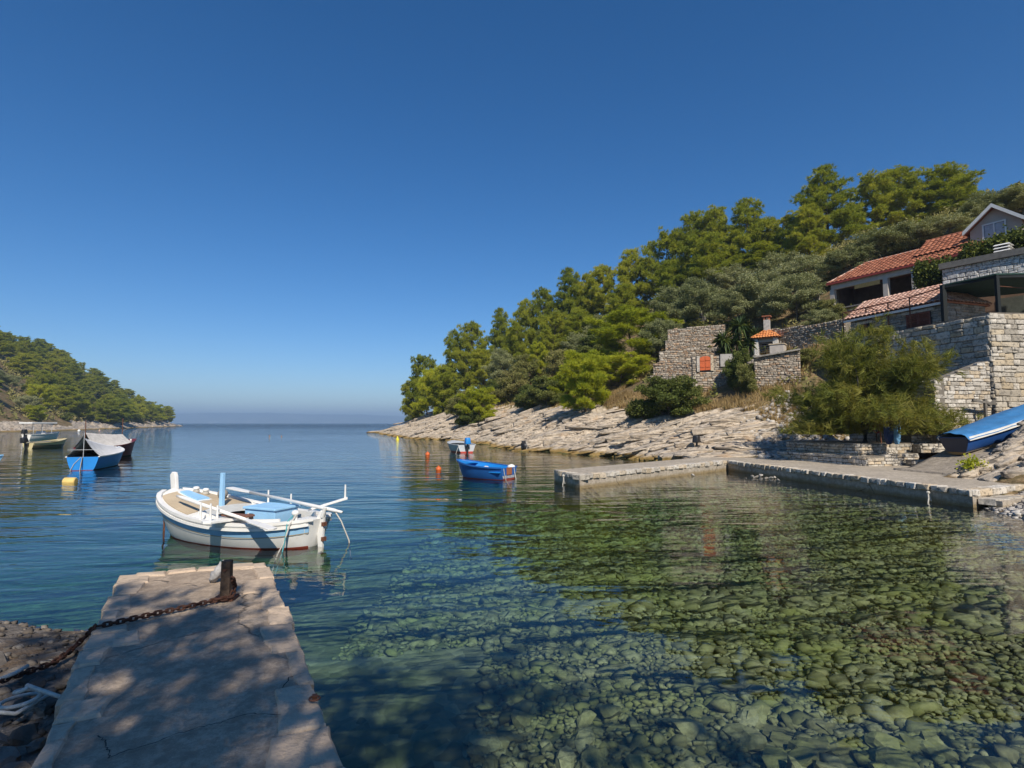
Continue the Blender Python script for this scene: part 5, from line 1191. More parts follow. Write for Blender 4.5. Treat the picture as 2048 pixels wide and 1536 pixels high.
class Hull:
    def __init__(s, L, B, zs, zk, hb, p=.5, rake_b=.25, rake_s=0.0, nt=28, nv=9):
        s.L, s.B, s.zs, s.zk, s.hb, s.p, s.rb, s.rs, s.nt, s.nv = L, B, zs, zk, hb, p, rake_b, rake_s, nt, nv
    def pt(s, t, v, side, off=0.0, up=0.0):
        zs, zk = s.zs(t), s.zk(t); x = s.L * t + s.rb * (v - 1) * max(0, (t - .55) / .45) ** 2 + s.rs * (1 - v) * max(0, (.45 - t) / .45) ** 2
        w = s.hb(t) * s.B / 2
        return Vector((x, side * max(0, w * max(v, 1e-4) ** s.p + off), zk + (zs - zk) * v + up))
    def shell(s, name, mat, parent, v0=0.0, v1=1.0, off=0.0, t0=0.0, t1=1.0, both=True, smooth=True):
        V = []; F = []; nt, nv = s.nt, s.nv
        for sd in (1, -1):
            b = len(V)
            for i in range(nt + 1):
                for j in range(nv + 1): V.append(s.pt(t0 + (t1 - t0) * i / nt, v0 + (v1 - v0) * j / nv, sd, off))
            for i in range(nt):
                for j in range(nv):
                    q = [b + i * (nv + 1) + j, b + (i + 1) * (nv + 1) + j, b + (i + 1) * (nv + 1) + j + 1, b + i * (nv + 1) + j + 1]; F.append(q if sd < 0 else q[::-1])
        m = MB(); m.add(V, F); return m.build(name, mat, parent, smooth=smooth)
    def solid(s, mat, parent, th=.045, transom=None, name="hull", inmat=None):
        """outer and inner skin closed along the rim"""
        V = []; F = []; nt, nv = s.nt, s.nv; mi = []
        sec = []
        for lay in (0, 1):
            for i in range(nt + 1):
                t = i / nt; row = []
                for sd, rg_ in ((-1, range(nv, -1, -1)), (1, range(1, nv + 1))):
                    for j in rg_:
                        p = s.pt(t, j / nv, sd, -th * lay * (1 if j > 0 else 0)); 
                        if lay: p.z = p.z + th * (1 - j / nv); p.x = min(max(p.x, th * 1.5), s.L - th * 2)
                        row.append(len(V)); V.append(p)
                sec.append(row)
        n = nt + 1; m = 2 * nv + 1
        for lay in (0, 1):
            for i in range(nt):
                for j in range(m - 1):
                    a = sec[lay * n + i]; b = sec[lay * n + i + 1]; q = [a[j], b[j], b[j + 1], a[j + 1]]; F.append(q if lay == 0 else q[::-1]); mi.append(lay)
        for i in range(nt):
            for j in (0, m - 1): F.append([sec[i][j], sec[i + 1][j], sec[n + i + 1][j], sec[n + i][j]]); mi.append(0)
        for i in (0, nt): F.append(sec[i]); mi.append(0); F.append(sec[n + i]); mi.append(1)
        me = bpy.data.meshes.new(name); me.from_pydata([tuple(v) for v in V], [], F); me.materials.append(mat); me.materials.append(inmat or B_IN); me.polygons.foreach_set("material_index", mi)
        me.polygons.foreach_set("use_smooth", [True] * len(F)); bm = bmesh.new(); bm.from_mesh(me); bmesh.ops.remove_doubles(bm, verts=bm.verts, dist=1e-4); bmesh.ops.recalc_face_normals(bm, faces=bm.faces)
        for f in bm.faces:
            if len(f.verts) > 6: f.smooth = False
        for e in bm.edges:
            if len(e.link_faces) == 2 and e.calc_face_angle(0) > .7: e.smooth = False
        bm.to_mesh(me); bm.free()
        return link(bpy.data.objects.new(name, me), parent)
    def rail(s, name, mat, parent, w=.06, h=.05, off=.0, up=.0, t0=0.0, t1=1.0, n=30):
        m = MB()
        for sd in (1, -1):
            P = [s.pt(t0 + (t1 - t0) * i / n, 1, sd, off, up) for i in range(n + 1)]; V = []; F = []
            for i, p in enumerate(P):
                d = (P[min(i + 1, n)] - P[max(i - 1, 0)]).normalized(); y = Vector((-d.y, d.x, 0)).normalized()
                for a, b in ((-1, -1), (1, -1), (1, 1), (-1, 1)): V.append(p + y * a * w / 2 + Vector((0, 0, b * h / 2)))
            for i in range(n):
                for k in range(4): F.append((i * 4 + k, i * 4 + (k + 1) % 4, (i + 1) * 4 + (k + 1) % 4, (i + 1) * 4 + k))
            F += [(0, 1, 2, 3), tuple(n * 4 + k for k in (3, 2, 1, 0))]; m.add(V, F)
        return m.build(name, mat, parent)
    def deck(s, name, mat, parent, t0, t1, in0=0.0, in1=None, up=0.0, camber=.04, th=.03, n=18, m=8, inset=0.04):
        """deck between gunwales (or from the gunwale inwards to in0 of the beam)"""
        mb = MB()
        for sd in ((1, -1) if in0 > 0 else (0,)):
            V = []; F = []
            for lay in (0, 1):
                for i in range(n + 1):
                    t = t0 + (t1 - t0) * i / n; e = s.pt(t, 1, 1)
                    w = max(.005, e.y - inset)
                    for j in range(m + 1):
                        f = (-1 + 2 * j / m) if sd == 0 else sd * (in0 + (1 - in0) * j / m)
                        V.append((e.x, w * f, e.z + up - .02 + camber * (1 - f * f) - th * lay))
            k = (n + 1) * (m + 1)
            for i in range(n):
                for j in range(m):
                    a = i * (m + 1) + j; F.append((a, a + m + 1, a + m + 2, a + 1)); F.append((k + a + 1, k + a + m + 2, k + a + m + 1, k + a))
            for i in range(n):
                for j in (0, m): a = i * (m + 1) + j; F.append((a, a + m + 1, k + a + m + 1, k + a))
            for i in (0, n):
                for j in range(m): a = i * (m + 1) + j; F.append((a, a + 1, k + a + 1, k + a))
            mb.add(V, F)
        return mb.build(name, mat, parent)
def boat_frame(name, stern, bow, label, z=0.0, pitch=0.0, group=None):
    s, b = Vector(stern), Vector(bow); o = empty(name, (s.x, s.y, z), math.atan2(b.y - s.y, b.x - s.x), label, "boat", group); o.rotation_euler[1] = -pitch; return o
def outboard(parent, x, y, z, cowl, leg=M_BLACKP, s=1.0, tilt=0.0, name="outboard_motor"):
    z = z - .22 * s; m = MB(); T = Euler((0, tilt, 0)).to_matrix()
    def q(a, b, c): v = T @ Vector((a * s, b * s, c * s)); return (x + v.x, y + v.y, z + v.z)
    m.box(q(-.12, 0, .0), (.12 * s, .1 * s, .9 * s), T, taper=.8); m.box(q(-.2, 0, -.45), (.4 * s, .05 * s, .05 * s), T); m.box(q(.0, 0, .1), (.2 * s, .22 * s, .2 * s), T); o = m.build("motor_leg", leg, parent, bevel=.01 * s)
    m = MB(); m.box(q(-.14, 0, .55), (.46 * s, .36 * s, .42 * s), T, taper=.78); m.build("motor_cowl", cowl, o, bevel=.06 * s, smooth=True)
    m = MB()
    for k in range(3): a = k * 2.094; m.box(q(-.42, .09 * math.cos(a), -.45 + .09 * math.sin(a)), (.02 * s, .1 * s, .1 * s), T)
    m.build("propeller", leg, o)
    return o
sagp = lambda a, b, sag, n=10: [Vector(a).lerp(Vector(b), i / n) - Vector((0, 0, 4 * sag * (i / n) * (1 - i / n))) for i in range(n + 1)]

# ---------------- white wooden boat in front of the pier
wb = boat_frame("wooden_boat", (-3.40, 10.0), (-7.05, 11.55), "white wooden boat with pale blue stripe moored off the pier end")
L = 3.97
he = Hull(L, 1.76, lambda t: .50 - .50 * t + .82 * t * t, lambda t: -.26 + .20 * abs(2 * t - 1) ** 4, lambda t: max(0.0, (4 * t * (1 - t)) ** .42) * (1 + .06 * math.sin(math.pi * t)), p=.27, rake_b=.32, rake_s=.14, nt=44, nv=12)
he.solid(B_WHITE, wb)
def vz(h, t, z): return (z - h.zk(t)) / (h.zs(t) - h.zk(t))
def band(h, name, mat, parent, zlo, zhi, off=.008, t0=.012, t1=.988):
    V = []; F = []; nt = 44; k = 4
    for sd in (1, -1):
        b = len(V)
        for i in range(nt + 1):
            t = t0 + (t1 - t0) * i / nt; a, c = vz(h, t, zlo(t)), vz(h, t, zhi(t))
            for j in range(k + 1): V.append(h.pt(t, max(0, a + (c - a) * j / k), sd, off))
        for i in range(nt):
            for j in range(k): a = b + i * (k + 1) + j; q = [a, a + k + 1, a + k + 2, a + 1]; F.append(q if sd < 0 else q[::-1])
    return MB().add(V, F).build(name, mat, parent, smooth=True)
band(he, "blue_stripe", B_BLUE, wb, lambda t: he.zs(t) - .215, lambda t: he.zs(t) - .10)
band(he, "stripe_moulding", paint("worn_ochre_edge", (.45, .36, .22)), wb, lambda t: he.zs(t) - .228, lambda t: he.zs(t) - .213, .016)
band(he, "red_bottom", B_RED, wb, lambda t: he.zk(t) + .01, lambda t: .012 + .022 * (2 * t - 1) ** 2)
he.rail("gunwale", B_WHITE, wb, .085, .05, -.03, .012, .01, .99); he.rail("rubbing_strake", B_WHITE, wb, .03, .045, .008, -.07, .015, .985)
he.deck("foredeck", B_WHITE, wb, .60, .985, camber=.07); he.deck("side_deck", B_WHITE, wb, .14, .60, in0=.70, camber=.02); he.deck("stern_deck", B_WHITE, wb, .015, .15, camber=.03)
# sand coloured panels either side of the blue hatch
def deck_patch(name, mat, t0, t1, f0, f1, up=.016, n=10, m=6, parent=wb, th=.012):
    V = []; F = []
    for lay in (0, 1):
        for i in range(n + 1):
            t = t0 + (t1 - t0) * i / n; e_ = he.pt(t, 1, 1); w = max(.01, e_.y - .04)
            for j in range(m + 1): f = f0 + (f1 - f0) * j / m; V.append((e_.x, w * f, e_.z - .02 + .07 * (1 - f * f) + up - th * lay))
    k = (n + 1) * (m + 1)
    for i in range(n):
        for j in range(m): a = i * (m + 1) + j; F += [(a, a + m + 1, a + m + 2, a + 1), (k + a + 1, k + a + m + 2, k + a + m + 1, k + a)]
        for j in (0, m): a = i * (m + 1) + j; F.append((a, a + m + 1, k + a + m + 1, k + a))
    for i in (0, n):
        for j in range(m): a = i * (m + 1) + j; F.append((a, a + 1, k + a + 1, k + a))
    return MB().add(V, F).build(name, mat, parent)
deck_patch("deck_panel", B_TAN, .63, .93, .20, .86); deck_patch("deck_panel", B_TAN, .63, .88, -.86, -.16)
deck_patch("deck_panel", B_TAN, .63, .74, -.14, .18)
deck_patch("hatch_frame", B_WHITE, .755, .915, -.22, .24, .02); deck_patch("blue_hatch", B_BLUE, .765, .905, -.17, .19, .05, th=.05)
# cockpit: floor, coaming, bulkhead
zf = .02
V = []; F = []
for i in range(19):
    t = .10 + .50 * i / 18
    for sd in (-1, 0, 1):
        q = he.pt(t, max(.05, vz(he, t, zf)), 1).y - .05; V.append((he.L * t, sd * q, zf))
for i in range(18):
    for j in (0, 1): a = i * 3 + j; F.append((a, a + 3, a + 4, a + 1))
mb = MB().add(V, F); mb.build("floor_boards", paint("bilge_boards", (.30, .27, .22), (.18, .16, .13), .9), wb)
co = MB()
for sd in (1, -1):
    P = [Vector((he.pt(t, 1, 1).x, sd * (he.pt(t, 1, 1).y - .04) * .69, he.zs(t) + .0)) for t in np.linspace(.14, .60, 14)]
    for a, b in zip(P[:-1], P[1:]): co.beam(a, b, .035, .14)
w60 = (he.pt(.60, 1, 1).y - .04) * .69
co.build("coaming", B_WHITE, wb)
arch = MB(); arch.prism([(he.L * .60, y, he.zs(.60) + .05 + .05 * (1 - (y / w60) ** 2)) for y in np.linspace(-w60, w60, 13)] + [(he.L * .60, y, he.zs(.60) - .09 + .05 * (1 - (y / w60) ** 2)) for y in np.linspace(w60, -w60, 13)], (-.04, 0, 0)); arch.build("cockpit_arch", B_WHITE, wb)
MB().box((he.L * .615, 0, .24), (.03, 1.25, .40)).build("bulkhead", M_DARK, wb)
MB().box((he.L * .50, 0, .26), (.2, 1.3, .04)).build("thwart", B_BLUE, wb, bevel=.008)
# engine box
eb = MB().box((he.L * .31, -.02, .33), (.74, .56, .56)).build("engine_box", B_BLUE, wb, bevel=.012)
MB().box((he.L * .31, -.02, .63), (.80, .62, .045)).build("box_lid", B_BLUE, eb, bevel=.012); MB().box((he.L * .31 + .2, .265, .45), (.10, .02, .16)).build("vent_opening", M_DARK, eb)
MB().box((he.L * .31 + .27, .27, .45), (.025, .02, .18)).build("vent_slide", B_WHITE, eb)
# posts
MB().prism([(L - .18, -.035, .66), (L - .01, -.035, .70), (L + .05, -.035, 1.13), (L - .01, -.035, 1.19), (L - .09, -.035, 1.18), (L - .12, -.035, 1.10)], (0, .07, 0)).build("stem_post", B_WHITE, wb, bevel=.015)
MB().box((he.L * .63, .02, .76), (.085, .085, .92), taper=.82).build("blue_mast_stub", B_BLUE, wb, bevel=.012)
MB().prism([(-.02, -.03, -.12), (.05, -.03, -.14), (.11, -.03, .50), (.02, -.03, .64), (-.055, -.03, .6), (-.04, -.03, .3)], (0, .06, 0)).build("stern_post", B_WHITE, wb, bevel=.008)
for z in (.14, .40): MB().box((-.045, 0, z), (.06, .075, .07)).build("rudder_fitting", M_IRON, wb)
def bitt(x, y, z, name="bitt", h=.16): return MB().lathe((x, y, z), [(.045, -.05), (.04, .02), (.036, h * .5), (.06, h * .6), (.066, h * .8), (.045, h), (.01, h + .005)], 12).build(name, B_WHITE, wb, smooth=True)
bitt(he.L * .90, -.24, he.zs(.90) + .03, h=.13); bitt(he.L * .86, -.34, he.zs(.86) + .03, h=.13); bitt(he.L * .07, .36, he.zs(.07) + .03, h=.17)
rp = MB()
for k, (tx, y) in enumerate(((.90, -.24), (.86, -.34))):
    for j in range(3): rp.tube([(he.L * tx + .055 * math.cos(a), y + .055 * math.sin(a), he.zs(tx) + .05 + j * .016) for a in np.linspace(0, 6.4, 14)], .011, 5)
rp.build("rope_turns", M_ROPE, wb)
# outrigger boards with thole pins
for sd, t in ((1, .36),):
    e_ = he.pt(t, 1, sd); ob = MB().prism([(e_.x - .17, sd * (abs(e_.y) - .38), e_.z + .05), (e_.x + .17, sd * (abs(e_.y) - .38), e_.z + .05), (e_.x + .11, sd * (abs(e_.y) + .30), e_.z + .07), (e_.x, sd * (abs(e_.y) + .36), e_.z + .07), (e_.x - .11, sd * (abs(e_.y) + .30), e_.z + .07)], (0, 0, .045)).build("outrigger_board", B_WHITE, wb, bevel=.008)
    MB().tube([(e_.x, sd * (abs(e_.y) + .22), e_.z + .05), (e_.x, sd * (abs(e_.y) + .22), e_.z + .40)], [.022, .017], 8).build("thole_pin", B_WHITE, ob)
for sd, t in ((1, .50), (1, .40), (-1, .40), (-1, .56)):
    e_ = he.pt(t, 1, sd); MB().tube([(e_.x, sd * (abs(e_.y) - .06), e_.z - .02), (e_.x, sd * (abs(e_.y) - .06), e_.z + .32)], [.022, .016], 8).build("thole_pin", B_WHITE, wb)
e_ = he.pt(.06, 1, -1); MB().prism([(.52, -.20, .56), (.56, -.30, .56), (.10, -.78, .74), (.02, -.70, .74)], (0, 0, .04)).build("tiller_board", B_WHITE, wb, bevel=.006)
MB().tube([(-.02, .02, .52), (-.09, .03, .70)], [.035, .03], 8).build("stern_pin", B_WHITE, wb)
MB().tube([(.08, -.70, .74), (.08, -.70, 1.02)], [.02, .015], 8).build("thole_pin", B_WHITE, wb)
# things lying in the boat
def bw(x, y, z): return wb.matrix_basis @ Vector((x, y, z)) if False else Matrix.Translation(wb.location) @ Matrix.Rotation(wb.rotation_euler[2], 4, 'Z') @ Vector((x, y, z))
def oar(name, label, a, b, group=None):
    """blade at b"""
    o = empty(name, tuple(a), 0, label, "oar", group); a, b = Vector((0, 0, 0)), Vector(b) - Vector(a); d = (b - a).normalized(); bl = b - d * .75
    MB().tube([a, a + d * .12, a + d * .2, bl], [.022, .026, .036, .030], 8).build("shaft", B_WHITE, o, smooth=True)
    sdv = d.cross(Vector((0, 0, 1))).normalized(); n = d.cross(sdv); 
    MB().prism([bl - sdv * .03 - n * .012, bl + d * .2 - sdv * .075 - n * .012, b - sdv * .085 - n * .012, b + d * .03 - n * .012, b + sdv * .085 - n * .012, bl + d * .2 + sdv * .075 - n * .012, bl + sdv * .03 - n * .012], n * .026).build("blade", B_WHITE, o, bevel=.006); return o
oar("oar", "near side oar with its blade over the hull beside the blue box", (-6.45, 10.72, .80), (-3.92, 9.15, .47), "oars of the white boat"); oar("oar", "far side oar lying along the gunwale towards the stern", (-2.98, 9.78, .64), (-5.95, 11.72, .84), "oars of the white boat")
o = MB().ball(bw(he.L * .76, -.42, he.zs(.76) + .14), .10, 16).build("fender_ball", plain("grey_rubber_ball", (.24, .23, .21), .7), smooth=True); tag(o, "grey round fender ball on the foredeck of the white boat", "fender")
c = bw(he.L * .33, .66, he.zs(.33) + .14); o = MB().box((0, 0, 0), (.56, .2, .035), Euler((0, 0, wb.rotation_euler[2] + .1)).to_matrix()).build("loose_board", plain("brown_board", (.18, .08, .05), .8, .3), bevel=.01); o.location = c; tag(o, "brown wooden board lying on the side deck of the white boat", "board")
# mooring lines
for k, (pts, lab, m) in enumerate((([bw(he.L * .07, .36, .62), bw(he.L * .075, .52, .50), bw(he.L * .07, .58, .2), bw(he.L * .08, .60, -.02), bw(he.L * .09, .8, -.6)], "turquoise mooring line hanging from the near stern bitt of the white boat", M_ROPE_TQ), ([bw(he.L * .06, .38, .60), bw(he.L * .06, .52, .46), bw(he.L * .075, .59, .15), bw(he.L * .09, .66, -.03), bw(he.L * .11, .8, -.6)], "pale rope beside the turquoise line at the near stern bitt", M_ROPE), ([bw(.0, -.35, .55), bw(-.12, -.36, .40), bw(-.26, -.42, .05), bw(-.3, -.44, -.3)], "white rope trailing from the tiller board of the white boat", M_ROPE), ([bw(L - .03, .08, .62), bw(L + .04, .12, .3), bw(L + .02, .13, .02), bw(L - .1, .2, -.5)], "dark chain hanging from the bow of the white boat", M_IRON))):
    o = MB().tube(pts, .013 if k < 3 else .02, 6).build("mooring_line", m, smooth=True); tag(o, lab, "rope")

# ---------------- the other boats
def dinghy(stern, bow, B, fb, label, mat, inmat=None, rail=None, bottom=B_RED, z=0.0, pitch=0.0, name="rowing_boat", draft=.2, rise=.22, full=.75, bottom_z=.05):
    s, b = Vector(stern), Vector(bow); L = (b - s).length; o = boat_frame(name, stern, bow, label, z, pitch)
    h = Hull(L, B, lambda t: fb + rise * t ** 2, lambda t: -draft + .9 * draft * max(0, (t - .6) / .4) ** 2, lambda t: full + (1 - full) * math.sin(math.pi * min(1, t / .9)) if t < .45 else max(0, (1 - ((t - .45) / .55) ** 2.2)) * (full + (1 - full) * math.sin(math.pi * .5)), p=.27, rake_b=.35)
    h.solid(mat, o, inmat=inmat or B_IN); h.rail("gunwale", rail or mat, o, .07, .05, .01, .01, 0, .985)
    if bottom: band(h, "bottom_or_shade_band", bottom, o, lambda t: h.zk(t) + .01, lambda t: bottom_z, .006, .0, .97)
    return o, h
def bottom_transom(o, h, mat, z0, z1, th=.012, name="transom_band"):
    P = []
    for zz in np.linspace(z0, z1, 5): P.append((-th, h.pt(0, max(0.001, vz(h, 0, zz)), 1).y - .005, zz))
    poly = P + [(x, -y, z) for x, y, z in P[::-1]]; MB().prism(poly, (th * .98, 0, 0)).build(name, mat, o)
# blue dinghy off the right hand pier
o, h = dinghy((-.12, 21.7), (-2.30, 23.15), 1.42, .46, "small royal blue rowing boat off the right hand pier", B_ROYAL, B_CYAN, B_ROYAL, bottom_z=.02)
bottom_transom(o, h, B_RED, -.1, .05); MB().box((-.02, 0, .33), (.03, .34, .28)).build("motor_pad", paint("orange_worn_board", (.36, .13, .06), (.5, .3, .2)), o); bottom_transom(o, h, paint("scuffed_pale_paint", (.42, .42, .42), (.1, .16, .3), amount=.5), .06, .16, .008, "scuffed_band")
for x in (.55, 1.35): MB().box((x, 0, .28), (.26, h.pt(x / h.L, .7, 1).y * 2 - .06, .04)).build("thwart", B_CYAN, o)
MB().box((.3, 0, .30), (.5, 1.2, .04)).build("stern_seat", B_CYAN, o); h.deck("foredeck", B_CYAN, o, .72, .97, camber=.03)
m = MB()
for sd in (-1, 1): m.tube([(0, sd * .36, .44), (-.03, sd * .36, .25), (-.10 + .05 * sd, sd * .28, .0), (-.2, sd * .2, -.3)], .014, 6)
m.build("rope", M_ROPE, o)
def in_boat(o, p): return Matrix.Translation(o.location) @ Matrix.Rotation(o.rotation_euler[2], 4, 'Z') @ Vector(p)
for p, lab in (((.95, .25, .40), "white plastic bundle on the middle seat of the blue rowing boat"), ((.15, -.38, .46), "white plastic bundle at the transom of the blue rowing boat")):
    q = in_boat(o, p); b = MB().ball((0, 0, 0), .14, 10, sc=(1.2, .9, .7)); 
    for v in b.v: v += Vector((rt.uniform(-.015, .015), rt.uniform(-.015, .015), rt.uniform(-.015, .015)))
    b = b.build("bundle", M_WHITE, smooth=True); b.location = q; tag(b, lab, "bundle")
# grey boat with blue motor
o, h = dinghy((-3.35, 40.9), (-4.75, 44.4), 1.75, .58, "pale grey boat with a blue covered outboard motor near the rocks", B_GREY, B_GREY, B_GREY, paint("bright_red_antifouling", (.48, .06, .04)), bottom_z=.10)
bottom_transom(o, h, paint("bright_red_antifouling", (.48, .06, .04)), -.12, .10); h.deck("foredeck", B_GREY, o, .62, .97, camber=.05); outboard(o, -.05, 0, .50, B_CYAN, s=1.15); MB().box((1.2, 0, .45), (.3, 1.4, .05)).build("thwart", B_GREY, o)
m = MB(); m.tube([(0, .6, .55), (-.2, .8, .2), (-.5, 1.0, -.1)], .015, 5); m.build("rope", M_ROPE, o)
# blue boat with tent awning
o, h = dinghy((-20.0, 25.8), (-21.75, 30.5), 1.66, .62, "bright blue boat under a pale tent awning on the left", B_CYAN, B_IN, B_WHITE, M_DARK, bottom_z=.03, rise=.28)
h.deck("foredeck", B_WHITE, o, .72, .97, camber=.05)
def tent(o, h, zr0, zr1, t0, t1, mat, th=.012, n=14, m=8, sag=.07, stripes=None):
    V = []; F = []; rg = np.random.default_rng(4)
    for lay in (0, 1):
        for i in range(n + 1):
            t = t0 + (t1 - t0) * i / n; e_ = h.pt(t, 1, 1, .03); zr = zr0 + (zr1 - zr0) * i / n - sag * math.sin(math.pi * i / n)
            for j in range(2 * m + 1):
                f = (j - m) / m; a = abs(f); z = zr + (e_.z + .03 - zr) * a - sag * 1.2 * math.sin(math.pi * a) + rg.normal(0, .008) * (1 - lay); V.append((e_.x, e_.y * f, z - th * lay))
    w = 2 * m + 1; k = (n + 1) * w
    for i in range(n):
        for j in range(2 * m): a = i * w + j; F += [(a, a + w, a + w + 1, a + 1), (k + a + 1, k + a + w + 1, k + a + w, k + a)]
    return MB().add(V, F).build("awning", mat, o, smooth=True)
tent(o, h, 1.52, .98, .015, .86, M_CLOTH); MB().tube([(.06, 0, .3), (.06, 0, 1.75)], .013, 6).build("awning_pole", B_GREY, o); MB().tube([(.06, -.62, .95), (.06, .62, .95)], .010, 6).build("cross_bar", B_GREY, o)
MB().tube([(.0, 0, .60), (-.12, 0, .2), (-.1, .02, -.1)], .02, 6).build("rudder_stock", M_BLACKP, o); m = MB()
for sd in (.05, .32): m.tube([(0, sd * .2, .62), (-.02, sd, .3), (-.05, sd * 1.5, -.1)], .014, 5)
m.build("rope", M_ROPE, o)
bottom_transom(o, h, B_DKRED, -.05, .02)
# dark red boat behind
o, h = dinghy((-26.5, 34.2), (-26.15, 38.4), 1.75, .66, "dark red boat with a grey striped awning behind the blue boat", B_DKRED, B_IN, B_DKRED, M_DARK, bottom_z=.04, rise=.45)
tent(o, h, 1.62, 1.45, .02, .72, M_CLOTH2, sag=.05); h.deck("foredeck", B_DKRED, o, .72, .97, camber=.06)
for x, z in ((.08, 2.35), (3.0, 2.5)): MB().tube([(x, 0, .3), (x, 0, z)], .025, 6).build("awning_pole", M_IRON, o)
for k in range(3): MB().lathe((3.3 + .12 * k, .2 - .2 * k, .95), [(.05, 0), (.06, .1), (.03, .16)], 8).build("deck_bitt", B_WHITE, o)
# white motor boat with sun top
o, h = dinghy((-62.0, 70.5), (-61.5, 75.0), 1.8, .72, "white motor boat with a sun canopy near the left rocks", B_WHITE, B_GREY, B_WHITE, None, rise=.3); outboard(o, -.1, 0, .7, M_BLACKP, s=1.3)
m = MB()
for x in (.2, 1.4, 2.7):
    for sd in (-1, 1): m.tube([(x, sd * .75, .7), (x, sd * .75, 2.1)], .025, 5)
m.build("canopy_frame", B_GREY, o); MB().prism([(-.2, -.95, 2.1), (3.3, -.9, 2.1), (3.3, .9, 2.1), (-.2, .95, 2.1)], (0, 0, .2)).build("sun_canopy", M_CLOTH, o, bevel=.03); MB().box((1.9, 0, .9), (.6, 1.0, .5), taper=.8).build("console", B_WHITE, o)
# cream boat
o, h = dinghy((-41.5, 47.4), (-41.0, 50.9), 1.5, .48, "cream coloured low boat with a black outboard on the left", B_CREAM, B_IN, B_CREAM, paint("shaded_hull_side", (.12, .10, .06)), bottom_z=.30, rise=.3); outboard(o, -.05, 0, .45, M_BLACKP, s=1.1, tilt=-.25); MB().box((1.2, 0, .36), (.3, 1.2, .05)).build("thwart", B_CREAM, o); h.deck("foredeck", B_CREAM, o, .7, .97, camber=.04)  # hull sides coloured dark to paint in their shade; the transom stays cream
# pale blue boat cut by the left edge
o, h = dinghy((-27.4, 24.0), (-23.45, 25.55), 1.6, .5, "light blue boat bow just entering at the left frame edge", B_BLUE, B_IN, B_BLUE, None); h.deck("foredeck", B_BLUE, o, .6, .97, camber=.04)
# boat on the slipway
sx, sy = 16.85, 21.0; ub = Vector((sx, sy)) + Vector((.975, .222)) * 5.6
o, h = dinghy((sx, sy), (ub.x, ub.y), 1.5, .46, "blue boat under a blue tarpaulin hauled up the slipway", paint("slip_boat_blue", (.012, .07, .26), (.10, .15, .25), .6), B_IN, B_WHITE, paint("faded_white_keel", (.55, .54, .52), (.3, .2, .15), .7), z=ramp_z(sx, sy) + .26, pitch=math.atan(.235), draft=.20, bottom_z=-.10, rise=.30, name="covered_boat")
h.rail("white_stripe", B_WHITE, o, .03, .10, .035, -.06, .0, .98)
M_TARP = plain("blue_tarpaulin_sheet", (.045, .19, .42), .6, .2, 3, .3)
V = []; F = []; n, m_ = 26, 12; rg = np.random.default_rng(8)
for lay in (0, 1):
    for i in range(n + 1):
        t = -.012 + .99 * i / n; e_ = h.pt(max(0, min(t, .985)), 1, 1, .06)
        for j in range(m_ + 1):
            f = -1 + 2 * j / m_; z = e_.z + .06 + (.15 - .04 * math.sin(7 * t)) * (1 - abs(f) ** 1.5) - .10 * (abs(f) > .99) + .035 * float(fbm(t * 9, f * 3, 5)) * 2 + .02 * math.sin(t * 40 + f * 3) * (1 - f * f)
            V.append((t * h.L, e_.y * f * (1.0), z - .015 * lay))
w = m_ + 1; k = (n + 1) * w
for i in range(n):
    for j in range(m_): a = i * w + j; F += [(a, a + w, a + w + 1, a + 1), (k + a + 1, k + a + w + 1, k + a + w, k + a)]
MB().add(V, F).build("tarpaulin", M_TARP, o, smooth=True)
bottom_transom(o, h, paint("navy_transom", (.012, .022, .05), (.05, .04, .03)), -.15, .44, .02); bottom_transom(o, h, paint("stained_wood_edge", (.28, .17, .06), (.08, .06, .04), .8), -.20, -.10, .03, "worn_skeg")
o = empty("boat_chock", tuple(Vector((sx + DR[0] * 1.2 - TR[0] * .0, sy + DR[1] * 1.2, ramp_z(sx + 1.1, sy + .5)))), math.atan2(DR[1], DR[0]), "wooden beam chock under the covered boat on the slipway", "chock")
MB().box((0, 0, .08), (.22, 1.9, .16)).build("beam", plain("old_timber", (.20, .14, .08), .9, .3), o); MB().box((.0, -.5, .2), (.2, .4, .1), taper=.8).build("wedge", plain("old_timber", (.20, .14, .08), .9, .3), o)
# ---------------- buoys
def buoy(px, py, r, col, label, shape="ball", group="mooring buoys"):
    p = on(px, py, 0); o = empty("mooring_buoy", (p.x, p.y, 0), 0, label, "buoy", group); m = plain("buoy_" + col[0], col[1], .5, .2, 4, .1)
    if shape == "ball": MB().ball((0, 0, r * .45), r, 16).build("float", m, o, smooth=True); MB().lathe((0, 0, r * 1.4), [(r * .28, -.02), (r * .25, r * .2), (r * .1, r * .3)], 10).build("neck", m, o)
    elif shape == "drum": MB().lathe((0, 0, r * .35), [(r * .8, -r * 1.35), (r, -r * 1.15), (r, r * 1.15), (r * .8, r * 1.35), (.02, r * 1.36)], 16, axis=Euler((0, math.pi / 2, .15)).to_matrix()).build("float", m, o, smooth=False); MB().tube([(-r * 1.4, 0, r * .2), (-r * 1.9, 0, 0), (-r * 2, .1, -.3)], r * .08, 6).build("rope", M_ROPE, o)
    else: MB().lathe((0, 0, 0), [(r * .2, -r), (r, -r * .3), (r, r * .4), (r * .5, r * 1.4), (r * .2, r * 2.2), (.01, r * 2.3)], 14).build("float", m, o, smooth=True); MB().tube([(0, 0, -r), (.02, 0, -r - .6)], r * .1, 5).build("rope", M_ROPE, o)
    return o
OR = ("orange", (.62, .13, .03)); YE = ("yellow", (.70, .50, .08)); WH = ("white", (.75, .74, .7))
